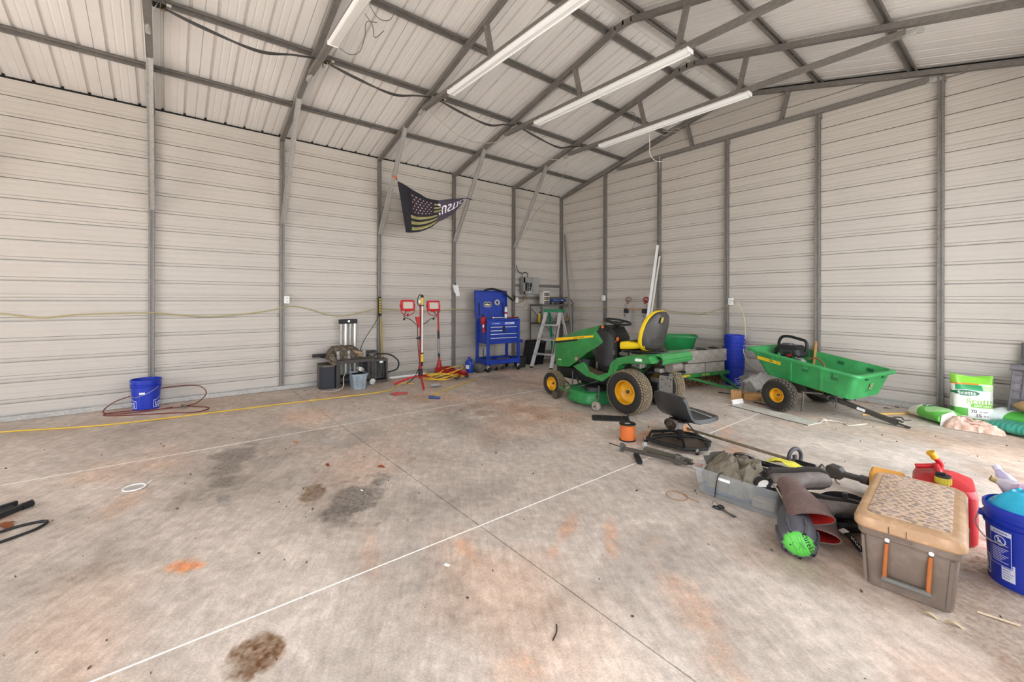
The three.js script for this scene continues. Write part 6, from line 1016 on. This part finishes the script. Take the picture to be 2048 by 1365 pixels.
{ // stuff sack with green end
  const t = thing('stuff_sack', 'grey stuffed sack with a bright green printed end', 'sack', [6.36, .092, 4.62], 0); t.scale.setScalar(.84);
  const ax = V(.36, -.05, .93).normalize(), x = V(0, 1, 0).cross(ax).normalize(), y = ax.clone().cross(x); t.quaternion.setFromRotationMatrix(new THREE.Matrix4().makeBasis(x, y, ax));
  const ring = (z, r, w) => [...Array(36)].map((_, k) => { const a = k / 36 * PI * 2, q = r * (1 + w * Math.sin(k * 2.1) * .5 + w * (k % 2 ? .5 : -.5)); return [Math.cos(a) * q, Math.sin(a) * q * .92, z]; });
  mesh('body', loft([ring(-.2, .04, 0), ring(-.18, .085, .02), ring(-.05, .105, .02), ring(.1, .112, .03), ring(.18, .108, .05), ring(.215, .092, .07)], true, true, .9), mat('#55545a', .5, 0, { bump: [10, .001] }), t);
  const pr = canvas(512, 512, (c) => { c.fillStyle = '#5cbf4a'; c.fillRect(0, 0, 512, 512); c.fillStyle = '#111'; c.strokeStyle = '#24501d'; c.save(); c.translate(256, 256); c.rotate(1.15); c.font = 'bold 96px sans-serif'; c.textAlign = 'center'; c.fillText('Eureka!', 0, -105, 300); c.lineWidth = 4; for (const y of [-70, -30, 60]) { c.beginPath(); c.moveTo(-150, y); c.lineTo(150, y); c.stroke(); } for (let i = 0; i < 3; i++) c.fillRect(-60, -58 + i * 12, 120 - i * 30, 4); c.beginPath(); c.ellipse(-20, 30, 60, 42, 0, 0, 7); c.stroke(); c.beginPath(); c.moveTo(-60, 110); c.lineTo(-30, 110); c.lineTo(-45, 80); c.fill(); c.restore(); });
  const g = loft([ring(.21, .086, .06), ring(.232, .074, .05), ring(.245, .05, .03), ring(.249, .02, 0)], true, true, .9), p = g.attributes.position, uv = new Float32Array(p.count * 2); for (let i = 0; i < p.count; i++) { uv[i * 2] = p.getX(i) / .21 + .5; uv[i * 2 + 1] = p.getY(i) / .21 + .5; } g.setAttribute('uv', new THREE.BufferAttribute(uv, 2));
  mesh('end_panel', g, new THREE.MeshPhysicalMaterial({ map: pr, roughness: .5 }), t, 'green printed end panel', true);
  for (let i = 0; i < 7; i++) { const a = i / 7 * PI * 2 + .3; mesh('gather', tube([[Math.cos(a) * .09, Math.sin(a) * .083, .225], [Math.cos(a) * .112, Math.sin(a) * .103, .16], [Math.cos(a) * .114, Math.sin(a) * .105, .08]], .009, 14, 6), mat('#4b4a50', .5), t); }
}
{ // goggles and visor between the boots and the cooler
  const t = thing('ski_goggles', 'black and white goggles strap trailing on the floor by the cooler', 'goggles', [0, 0, 0]);
  const tx = canvas(256, 64, (c) => { c.fillStyle = '#121214'; c.fillRect(0, 0, 256, 64); c.fillStyle = '#efece8'; c.beginPath(); c.moveTo(0, 0); c.lineTo(60, 0); c.lineTo(90, 64); c.lineTo(30, 64); c.fill(); c.font = 'italic bold 44px sans-serif'; c.textBaseline = 'middle'; c.fillText('NOV', 110, 34); c.beginPath(); c.moveTo(215, 0); c.lineTo(256, 0); c.lineTo(256, 30); c.fill(); });
  mesh('strap', grid(20, 2, (u, v) => [6.5 + u * .14, .055 - .03 * u + v * .0 + .012 * Math.sin(u * 5), 4.38 + u * .1 + (v - .5) * .06], .004), new THREE.MeshPhysicalMaterial({ map: tx, roughness: .7 }), t, undefined, true);
  mesh('frame', [xf(tor(.055, .018, [0, 0, 0], [0, 0, 0], 24, 10), [6.5, .07, 4.22], [1.2, .3, 0]), box(.12, .05, .05, [6.53, .05, 4.3], [0, .4, .2], .015)], M.black, t); mesh('lens', xf(sph(.055, [0, 0, 0], [1, .3, .8], 16), [6.5, .085, 4.2], [.2, .3, 0]), mat('#3a3a3f', .12), t);
  const v = thing('face_shield', 'dark grey curved visor standing behind the boots', 'visor', [6.44, 0, 4.0], .3);
  mesh('shield', grid(20, 10, (u, w) => { const a = -1.2 + u * 2.4; return [Math.sin(a) * .15, .02 + w * .13 * Math.cos(a * .9), -.02 + Math.cos(a) * .06]; }, .005), mat('#3c3a3a', .25, 0, { side: THREE.DoubleSide }), v); mesh('band', tube([[-.14, .03, 0], [-.05, .02, .06], [.06, .02, .06], [.14, .03, 0]], .012, 24, 8), M.black, v);
  const h = thing('hammer_handle', 'dark square handle standing up between the boots and the visor', 'handle', [6.47, 0, 4.12], .2); mesh('grip', box(.028, .1, .03, [0, .13, 0], [.1, 0, .1], .004), mat('#39373a', .5), h); mesh('rod', rod([-.1, .09, -.03], [.0, .08, 0], .014), M.steel, h); mesh('base', box(.12, .075, .09, [0, .038, 0], 0, .012), M.black, h);
  tag(mesh('yellow_strap', bar([6.46, .05, 4.07], [6.58, .055, 4.12], .02, .006), M.yellow), 'short yellow strap lying before the visor', 'strap');
}
{ // scissors
  const t = thing('scissors', 'small black scissors lying open on the floor before the clear tote', 'scissors', [5.945, .004, 4.575], -.35);
  for (const s of [-1, 1]) { mesh('handle', xf(tor(.016, .0045, [0, 0, 0], [PI / 2, 0, 0], 20, 6), [-.045, .004, s * .016], [0, s * .4, 0], [1.5, 1, 1]), M.black, t); mesh('blade', bar([-.02, .004, s * .006], [.085, .003, -s * .006], .003, .011, [0, 1, 0]), M.steel, t); }
  mesh('lever', tube([[-.06, .006, -.02], [-.1, .02, -.01], [-.08, .012, .02]], .002, 14), M.steel, t);
}
tag(mesh('wire_loop', tube([[5.6, .004, 4.55], [5.68, .004, 4.56], [5.71, .006, 4.63], [5.66, .004, 4.68], [5.58, .004, 4.65], [5.57, .006, 4.59], [5.63, .004, 4.55], [5.7, .004, 4.58], [5.78, .004, 4.58]], .0022, 80, 5), mat('#a5784e', .5)), 'thin brown wire loop lying left of the clear tote', 'wire');
// ---------------------------------------------------------------- cooler, gas can, bucket with bottles
{
  const t = thing('cooler', 'brown hard cooler with a tan lid and orange rope handle', 'cooler', [6.815, 0, 4.405], .075);
  const body = mat('#85766c', .42, 0, { dust: 3 }), tan = mat('#cba580', .45, 0, { dust: 4 });
  const r = (y, w, d, c = .04) => rrect(w, d, c, 5).map(([x, z]) => [x, y, z]);
  mesh('tub', loft([r(.004, .29, .66, .03), r(.015, .3, .67), r(.24, .335, .715), r(.255, .355, .735), r(.285, .36, .74), r(.285, .3, .68)], true, true, .45), body, t);
  mesh('lid', loft([r(.285, .375, .75, .05), r(.292, .385, .76, .055), r(.315, .385, .76, .055), r(.335, .37, .745, .055), r(.346, .335, .71, .05), r(.346, .32, .69, .05)], true, true, .6), tan, t);
  const pad = canvas(700, 1400, (c, w, h) => { c.fillStyle = '#c8ab92'; c.fillRect(0, 0, w, h); const rr = rng(8); for (let j = 0; j < 21; j++) for (let i = 0; i < 9; i++) { const x = (i + .3 + (j % 2) * .5 + (rr() - .5) * .4) * w / 9, y = (j + .5 + (rr() - .5) * .4) * h / 21; c.fillStyle = ['#9c8a7e', '#8d7c72', '#a8968a', '#94816c'][Math.floor(rr() * 4)]; c.beginPath(); const n = 7, a0 = rr() * 6; for (let k = 0; k < n; k++) { const a = a0 + k / n * PI * 2, q = .6 + rr() * .5; c.lineTo(x + Math.cos(a) * 38 * q, y + Math.sin(a) * 31 * q); } c.closePath(); c.fill(); } });
  const gp = loft([r(.3455, .285, .645, .03), r(.350, .285, .645, .03), r(.3515, .278, .638, .03)], true, true, .5), pp = gp.attributes.position, uv = new Float32Array(pp.count * 2); for (let i = 0; i < pp.count; i++) { uv[i * 2] = pp.getX(i) / .29 + .5; uv[i * 2 + 1] = .5 - pp.getZ(i) / .65; } gp.setAttribute('uv', new THREE.BufferAttribute(uv, 2));
  mesh('lid_pad', gp, new THREE.MeshPhysicalMaterial({ map: pad, roughness: .7 }), t, 'foam pad with brown mottled pattern', true);
  parts('lid_notch', [box(.003, .03, .004, [-.06, .305, .381]), box(.003, .03, .004, [.0, .305, .381])], mat('#6b5540', .7), t); mesh('front_lip', box(.1, .014, .012, [-.03, .272, .366], 0, .004), mat('#6f6158', .5), t);
  for (const x of [-.066, .08]) mesh('rope_screw', cyl(.009, .009, .008, [x, .252, .366], [PI / 2, 0, 0], 14), M.white, t);
  for (const x of [-.068, .078]) mesh('rope', tube([[x, .235, .362], [x - .003, .18, .37], [x - .006, .12, .371], [x - .008, .07, .36]], .0085, 24, 8), mat('#c8763e', .8, 0, { bump: [60, .002] }), t, 'orange rope');
  mesh('grip', rod([-.085, .068, .362], [.08, .068, .362], .013, 14), mat('#75736f', .35, .2), t);
  parts('side_recess', [bar([-.145, .02, .335], [-.155, .24, .357], .012, .006, [1, 0, 0]), bar([.13, .02, .335], [.145, .24, .357], .012, .006, [1, 0, 0]), box(.27, .012, .006, [-.005, .245, .358])], mat('#75685f', .5), t);
  mesh('latch', [box(.012, .07, .05, [.19, .27, .1], 0, .004)], mat('#4a3f38', .6), t); mesh('side_strap', box(.006, .05, .02, [.187, .21, -.24], [0, 0, .1], .002), mat('#d9783c', .6), t, 'orange strap');
}
{ // gas can
  const t = thing('gas_can', 'red plastic gasoline can with a yellow spout cap behind the cooler', 'gas can', [6.86, 0, 3.77], .12);
  const rp = mat('#c8202a', .4, 0, { dust: 3 });
  const r = (y, w, d, c, ox = 0, oz = 0) => rrect(w, d, c, 5).map(([x, z]) => [x + ox, y, z + oz]);
  mesh('body', loft([r(.004, .25, .34, .04), r(.02, .27, .36, .05), r(.27, .27, .36, .05), r(.30, .25, .33, .06), r(.325, .15, .2, .05, 0, -.02)], true, true, .6), rp, t);
  mesh('handle', [tube([[-.02, .3, .13], [-.02, .355, .1], [-.03, .365, 0], [-.03, .35, -.08]], .018, 24, 9)], rp, t);
  mesh('spout', [tube([[-.02, .31, -.05], [-.01, .36, -.06], [-.02, .39, -.05], [-.04, .41, -.037]], .016, 20, 10), rod([-.12, .345, .0], [-.02, .365, -.03], .014, 10)], rp, t);
  mesh('spout_cap', [rod([-.035, .405, -.04], [-.05, .435, -.03], .018, 14), rod([-.05, .43, -.03], [-.055, .44, -.027], .022, 14)], mat('#d7a21f', .45), t, 'yellow cap');
  const mk = canvas(64, 512, (c) => { c.fillStyle = '#c8202a'; c.fillRect(0, 0, 64, 512); c.fillStyle = '#2a1210'; for (let i = 0; i < 12; i++) c.fillRect(14, 20 + i * 40, 34 - (i % 3) * 8, 16); });
  mesh('embossed_marks', grid(1, 1, (u, v) => [.1362, .03 + v * .22, .12 - u * .05], .001), new THREE.MeshPhysicalMaterial({ map: mk, roughness: .5 }), t, undefined, true);
  const b = thing('oil_bottle', 'black bottle top with a yellow ratchet collar beside the gas can', 'bottle', [6.88, 0, 3.98], 0);
  mesh('body', lathe([[0, .002], [.024, .004], [.026, .02], [.026, .33], [.02, .345]], 20), mat('#5a4b2c', .5), b); mesh('collar', [cyl(.032, .034, .035, [0, .355, 0], 0, 24), ...[...Array(16)].map((_, i) => box(.004, .03, .006, [Math.cos(i / 8 * PI) * .034, .355, Math.sin(i / 8 * PI) * .034], [0, -i / 8 * PI, 0]))], mat('#c5b53a', .5), b); mesh('cap', [cyl(.034, .034, .01, [0, .378, 0], 0, 24), box(.04, .014, .012, [-.008, .39, 0], 0, .003)], M.black, b);
  const o = thing('orange_tool', 'orange plastic tool case partly hidden behind the cooler', 'tool case', [6.6, 0, 3.74], .1); mesh('case', box(.17, .25, .16, [0, .126, 0], 0, .02, 2), mat('#dc9a3c', .5), o); mesh('end', box(.03, .06, .06, [.1, .22, .02], 0, .008), M.black, o);
}
{
  const t = thing('bucket', 'blue bucket heaped with bottles and a bright blue bag beside the cooler', 'bucket', [7.19, 0, 4.16], 0);
  bucketParts(t, { handle: 0, turn: 2.85 });
  mesh('bail', tube([[-.165, .295, 0], [-.17, .25, .06], [-.13, .21, .11], [-.06, .2, .13]], .0028, 20, 6), M.zinc, t);
  const lab = canvas(256, 512, (c) => { c.fillStyle = LB; c.fillRect(0, 0, 256, 512); c.strokeStyle = '#dfe4fb'; c.lineWidth = 6; c.strokeRect(8, 8, 240, 496); c.fillStyle = '#dfe4fb'; c.fillRect(8, 8, 240, 66); c.fillStyle = LB; c.font = 'bold 34px sans-serif'; c.textAlign = 'center'; c.fillText('WARNING', 128, 52); c.strokeStyle = '#dfe4fb'; c.lineWidth = 14; c.beginPath(); c.arc(128, 160, 62, 0, 7); c.stroke(); c.beginPath(); c.moveTo(84, 116); c.lineTo(172, 204); c.stroke(); c.fillStyle = '#dfe4fb'; c.beginPath(); c.arc(110, 130, 14, 0, 7); c.fill(); c.fillRect(104, 146, 40, 44); for (let i = 0; i < 9; i++) c.fillRect(30, 258 + i * 24, 190 - (i % 4) * 24, 9); });
  mesh('warning_label', grid(10, 1, (u, v) => { const a = PI * .5 + .62 - u * .62, q = .1435 + v * .004; return [Math.cos(a + .35) * q, .1 + v * .17, Math.sin(a + .35) * q]; }, .0008), new THREE.MeshPhysicalMaterial({ map: lab, roughness: .4 }), t, undefined, true);
  const g = thing('plastic_bag', 'bright cyan plastic bag filling the top of the right bucket', 'plastic bag', [7.19, .335, 4.165], 0);
  mesh('body', grid(36, 30, (u, v) => { const a = u * PI * 2, q = v * .139, n = fbm(Math.cos(a) * v * 3 + 5, Math.sin(a) * v * 3 + 5, 4); return [Math.cos(a) * q, .02 + (1 - v * v) * .1 + (n - .5) * .09 * (1 - v * .4), Math.sin(a) * q]; }), mat('#35bfe6', .22, 0, { side: THREE.DoubleSide, transmission: .15 }), g);
  const bottle = (name, label, at, dir, body, cap, band) => {
    const q = thing(name, label, 'bottle', at); q.quaternion.setFromUnitVectors(V(0, 1, 0), V(...dir).normalize());
    mesh('body', lathe([[0, 0], [.034, .002], [.038, .012], [.036, .05], [.039, .09], [.034, .115], [.018, .14], [.014, .155]], 24), new THREE.MeshPhysicalMaterial({ color: body, roughness: .15, transmission: .45, thickness: 0, side: THREE.DoubleSide }), q);
    mesh('label', cyl(.0392, .0392, .05, [0, .06, 0], 0, 24, true), mat(band, .5, 0, { side: THREE.DoubleSide }), q); mesh('cap', cyl(.016, .016, .022, [0, .162, 0], 0, 18), mat(cap, .4), q);
  };
  bottle('drink_bottle', 'clear bottle with a violet label leaning in the right bucket', [7.16, .36, 4.05], [-.5, .8, -.35], '#d9d2ea', '#c9c4d8', '#5a48a8');
  bottle('drink_bottle', 'pink bottle lying across the right bucket with a red cap', [7.13, .41, 4.07], [.9, .15, .15], '#e3c7dc', '#c4222c', '#d8b6cc');
  bottle('drink_bottle', 'small bottle with a gold cap lying on the right bucket rim', [7.22, .385, 4.05], [-.85, .35, .1], '#e8dde2', '#a58a58', '#c8a9bd');
  bottle('drink_bottle', 'magenta labelled bottle at the edge of the frame in the right bucket', [7.235, .36, 4.03], [.1, .9, -.2], '#e2cfe0', '#efe9ee', '#b0246a');
}
tag(mesh('paper_scrap', xf(grid(10, 3, (u, v) => [u * .13, .004 + .008 * Math.sin(u * 11), v * .02], .001), [6.9, .001, 4.8], [0, .1, 0]), mat('#cdb894', .8)), 'torn tan paper strip on the floor before the cooler', 'paper');
tag(mesh('straw', rod([7.05, .005, 4.62], [7.17, .006, 4.6], .004), mat('#e3cfb0', .7)), 'thin pale stick on the floor between the cooler and the right bucket', 'stick');
// ---------------------------------------------------------------- strip lights and wiring under the roof
{
  const wm = mat('#f8f7f5', .4), tubeM = mat('#fbfaf8', .3);
  [[6.012, 2.55, 4.95, 'nearest the camera, open and trailing wires'], [4.505, 2.42, 4.86, 'second from the camera'], [3.01, 2.42, 4.86, 'third from the camera'], [1.506, 2.42, 4.86, 'farthest from the camera, with a dangling wire']].forEach(([z, x0, x1, w], i) => {
    const t = thing('strip_light', 'white strip light fixture under a truss, ' + w, 'strip light', [(x0 + x1) / 2, 4.028, z], 0, 'strip lights under the trusses'), L = x1 - x0;
    mesh('housing', [loft([[-L / 2, 1], [L / 2, 1]].map(([x]) => [[x, .038, -.05], [x, .038, .05], [x, .012, .062], [x, -.006, .04], [x, -.006, -.04], [x, .012, -.062]]), true, true, .3)], wm, t);
    mesh('end_cap', [box(.012, .05, .12, [-L / 2, .014, 0], 0, .004)], wm, t); mesh('end_cap', [box(.012, .05, .12, [L / 2, .014, 0], 0, .004)], wm, t);
    if (i > 0) for (const s of [-1, 1]) for (const k of [-1, 1]) mesh('lamp_tube', rod([k * .012, -.012, s * .032], [k * (L / 2 - .02), -.012, s * .032], .0085, 12), tubeM, t);
    else mesh('bare_channel', [box(L - .04, .004, .06, [0, -.007, 0])], mat('#e2dfdb', .5), t);
    for (const k of [-.45, .0, .45]) mesh('bracket', box(.05, .03, .07, [k * L, .045, 0], 0, .003), M.zinc, t);
  });
  const dk = mat('#3d3a38', .5);
  // flexible conduit swagging along the second purlin, box to box
  const X = 1.93, Y = (x) => ry(x) - .02, bx = [7.515, 6.012, 4.505, 3.01, 1.506];
  for (let i = 0; i + 1 < bx.length; i++) { const a = bx[i] - .12, b = bx[i + 1] + .02, y = 4.13; const fc = thing('flexible_conduit', '', 'conduit', [0, 0, 0]); parts('conduit', [0, 1].map((k) => tube([[X, y + .02, a], [X + .03, y - .05 - k * .015, a - .3], [X + .05 + k * .012, y - .13 + k * .008, a - .8], [X + .02, y - .03, b + .25], [X - .02, y + .04, b]], .011, 50, 8)), dk, fc); tag(fc, 'pair of dark flexible conduits swagging between ' + ['the edge on truss and the next', 'the fourth and third trusses', 'the third and second trusses', 'the second and first trusses'][i], 'conduit'); }
  bx.slice(0, 4).forEach((z, i) => { const t = thing('junction_box', 'open metal junction box on the purlin beside the ' + ['edge on', 'fourth', 'third', 'second'][i] + ' truss', 'junction box', [X + .02, 4.17, z - .09], 0); mesh('box', [box(.1, .006, .1, [0, .03, 0]), box(.1, .05, .004, [0, .005, .05]), box(.1, .05, .004, [0, .005, -.05]), box(.004, .05, .1, [.05, .005, 0]), box(.004, .05, .1, [-.05, .005, 0])], M.steel, t); parts('connector', [xf(cyl(.016, .016, .04, [0, 0, 0], [PI / 2, 0, 0], 12), [.02, .0, -.07]), xf(cyl(.016, .016, .04, [0, 0, 0], [PI / 2, 0, 0], 12), [-.02, .0, .07])], M.zinc, t); const r = rng(i + 2); for (let k = 0; k < 4; k++) { const p = [(r() - .5) * .05, 0, (r() - .5) * .05]; mesh('wire', tube([p, [p[0] + (r() - .5) * .06, -.03, p[2] + (r() - .5) * .06], [p[0] + (r() - .5) * .12, -.05 - r() * .06, p[2] + (r() - .5) * .12]], .0035, 12, 5), [mat('#c9b45a', .6), M.white, M.black, mat('#b98a4a', .6)][k], t); } });
  // wires of the bare fixture
  tag(mesh('loose_wire', [tube([[2.6, 4.0, 5.97], [2.72, 3.9, 5.9], [2.9, 3.86, 5.86], [3.05, 3.94, 5.86], [3.2, 3.99, 5.9], [3.35, 3.93, 5.86]], .004, 50, 5), tube([[3.3, 4.0, 5.95], [3.3, 3.92, 5.88], [3.2, 3.88, 5.82], [3.38, 3.86, 5.8]], .004, 40, 5), tube([[3.45, 4.0, 5.97], [3.42, 3.93, 5.87], [3.5, 3.9, 5.8], [3.58, 3.94, 5.78]], .004, 30, 5)], mat('#6d675f', .5)), 'loose grey wires dangling from the bare strip light', 'wire');
  const pale = mat('#b9b0a0', .5);
  tag(mesh('slack_wire', tube([[1.72, 4.06, 4.44], [1.74, 3.92, 4.2], [1.74, 3.8, 3.85], [1.68, 3.86, 3.4], [1.62, 4.0, 3.08]], .006, 60, 6), pale), 'slack pale wire hanging between the third and second trusses', 'wire');
  tag(mesh('slack_wire', tube([[1.7, 4.04, 2.98], [1.76, 3.9, 2.6], [1.74, 3.86, 2.2], [1.68, 3.93, 1.8], [1.66, 4.02, 1.54]], .006, 60, 6), pale), 'slack pale wire hanging between the second and first trusses', 'wire');
  tag(mesh('slack_wire', [tube([[3.35, 4.0, 1.46], [3.32, 3.85, 1.4], [3.3, 3.7, 1.36], [3.38, 3.58, 1.32], [3.5, 3.54, 1.3]], .006, 60, 6), rod([3.44, 3.46, 1.31], [3.44, 3.64, 1.31], .003)], mat('#d8d2c6', .5)), 'pale wire dangling from the farthest strip light', 'wire');
  tag(mesh('slack_wire', tube([[2.95, 4.45, 1.5], [3.05, 4.42, 1.46], [3.1, 4.3, 1.46], [3.06, 4.14, 1.5]], .006, 40, 6), mat('#8d867a', .5)), 'short curved wire above the farthest strip light', 'wire');
  tag(mesh('slack_wire', [tube([[1.6, 3.98, 1.47], [1.45, 3.75, 1.44], [1.15, 3.55, 1.46], [.95, 3.3, 1.47], [.75, 3.2, 1.47], [.5, 2.9, 1.48], [.3, 2.75, 1.47], [.12, 2.58, 1.49]], .005, 70, 6)], mat('#b2aca0', .5)), 'pale wire wound down the knee brace above the tool cart', 'wire');
  tag(mesh('ceiling_cord', [tube([[3.45, 3.99, 1.45], [3.6, 3.9, 1.4], [3.75, 3.96, 1.42], [3.85, 3.9, 1.4], [3.7, 3.93, 1.38], [3.55, 3.98, 1.42]], .004, 50, 5)], mat('#a8a093', .5)), 'tangle of thin wire below the farthest strip light', 'wire');
}
// ---------------------------------------------------------------- small things on the floor
{
  const t = thing('camp_chair', 'black folded metal chair at the left edge of the floor', 'chair', [0, 0, 0]);
  mesh('side_rail', [bar([3.32, .02, 8.3], [3.08, .02, 8.075], .03, .03), rod([3.1, .02, 8.09], [3.06, .02, 8.05], .022, 12)], M.black, t); mesh('side_rail', bar([3.18, .03, 8.35], [3.03, .03, 8.12], .02, .03), M.black, t); mesh('mesh_panel', [...Array(8)].map((_, i) => rod([3.2 + i * .02, .03, 8.34], [3.05 + i * .006, .03, 8.13], .003)), mat('#3a3a3a', .5, .4), t).userData.kind = 'stuff';
  tag(mesh('black_cable', tube([[3.66, .008, 8.25], [3.57, .008, 8.05], [3.5, .008, 7.95], [3.42, .008, 7.93], [3.4, .008, 8.02], [3.46, .008, 8.2], [3.5, .008, 8.4]], .008, 60, 8), M.black), 'black cord loop lying on the floor at the left edge', 'cord');
  const ring = thing('plastic_disc', 'flat clear plastic ring lid lying on the floor near the left edge', 'lid', [3.13, .002, 7.545], 0); mesh('rim', tor(.062, .005, [0, .005, 0], [PI / 2, 0, 0], 36, 8), M.white, ring); mesh('disc', cyl(.058, .058, .002, [0, .003, 0], 0, 32), new THREE.MeshPhysicalMaterial({ color: '#e9e5e0', roughness: .3, transmission: .6, thickness: 0 }), ring); mesh('tab', tube([[0, .006, -.06], [-.015, .02, -.085], [-.02, .03, -.1]], .002, 10), M.white, ring);
  const leafM = mat('#8a4a2a', .8, 0, { side: THREE.DoubleSide });
  const leaf = (n, label, x, z, s, r, col) => { const o = mesh(n, grid(8, 6, (u, v) => { const k = Math.sin(PI * (.04 + u * .92)) * (.35 + .12 * Math.sin(u * 17)); return [(u - .5) * s, .004 + .02 * s * 6 * (Math.abs(v - .5) ** 1.5) * k + .006 * Math.sin(u * 5), (v - .5) * s * k * 1.4]; }, .0012), mat(col, .8)); o.position.set(x, .001, z); o.rotation.y = r; tag(o, label, 'leaf'); };
  leaf('dry_leaf', 'brown dry leaf at the left edge beside the black cord loop', 3.33, 8.11, .12, .5, '#7e4522'); leaf('dry_leaf', 'orange brown dry leaf beside the dark saw cut', 3.86, 6.01, .07, .8, '#a64a22'); leaf('dry_leaf', 'smaller dark dry leaf left of the saw cut', 3.55, 6.34, .055, .2, '#7d3320');
  leaf('red_leaf', 'red leaf on the floor at the foot of the gable wall', 5.78, .12, .06, .2, '#a82a35'); leaf('red_leaf', 'second red leaf at the foot of the gable wall nearer the bags', 6.08, .13, .06, 1.2, '#b02a35'); leaf('dry_leaf', 'curled dark leaf between the two red leaves', 6.02, .3, .08, .4, '#4a382c');
  tag(mesh('plastic_shard', xf(box(.1, .002, .07, [0, .002, 0], 0, .0008), [2.9, .001, 6.16], [0, .6, 0]), mat('#b5b2ac', .4)), 'flat grey plastic shard on the floor left of the saw cut', 'plastic');
  tag(mesh('pink_scrap', xf(grid(6, 4, (u, v) => [u * .05, .003 + .01 * Math.sin(u * 7), v * .03], .001), [2.75, .001, 6.4], [0, .4, 0]), mat('#c98470', .8)), 'small pink scrap with a dark end on the floor left of the shard', 'scrap');
  tag(mesh('cigarette_butt', rod([4.18, .006, 6.29], [4.205, .006, 6.285], .004), M.white), 'white cigarette butt on the dark floor stain', 'butt');
  tag(mesh('paper_chip', box(.03, .002, .02, [5.31, .002, 6.25], [0, .4, 0]), M.white), 'small white paper chip on the floor below the joint crossing', 'paper');
  tag(mesh('twig', tube([[5.95, .004, 6.1], [5.98, .005, 6.13], [6.0, .004, 6.17]], .003, 10, 5), mat('#3b3028', .9)), 'small dark twig on the floor left of the cooler shadow', 'twig');
  // grit nobody could count
  const r = rng(99), gs = []; const base = new THREE.IcosahedronGeometry(1, 0);
  for (let i = 0; i < 700; i++) { const x = .2 + r() * 7.4, z = .2 + r() * 8.6, s = .0014 + r() ** 3 * .006; gs.push(xf(base, [x, s * .35, z], [r() * 3, r() * 3, 0], [s * (1 + r() * 1.5), s * .6, s])); }
  const o = mesh('gravel_grit', gs, mat('#4a4038', .9)); o.userData = { kind: 'stuff', label: 'dark grit and crumbs scattered over the slab', category: 'grit' };
}
renderer.render(scene, camera);
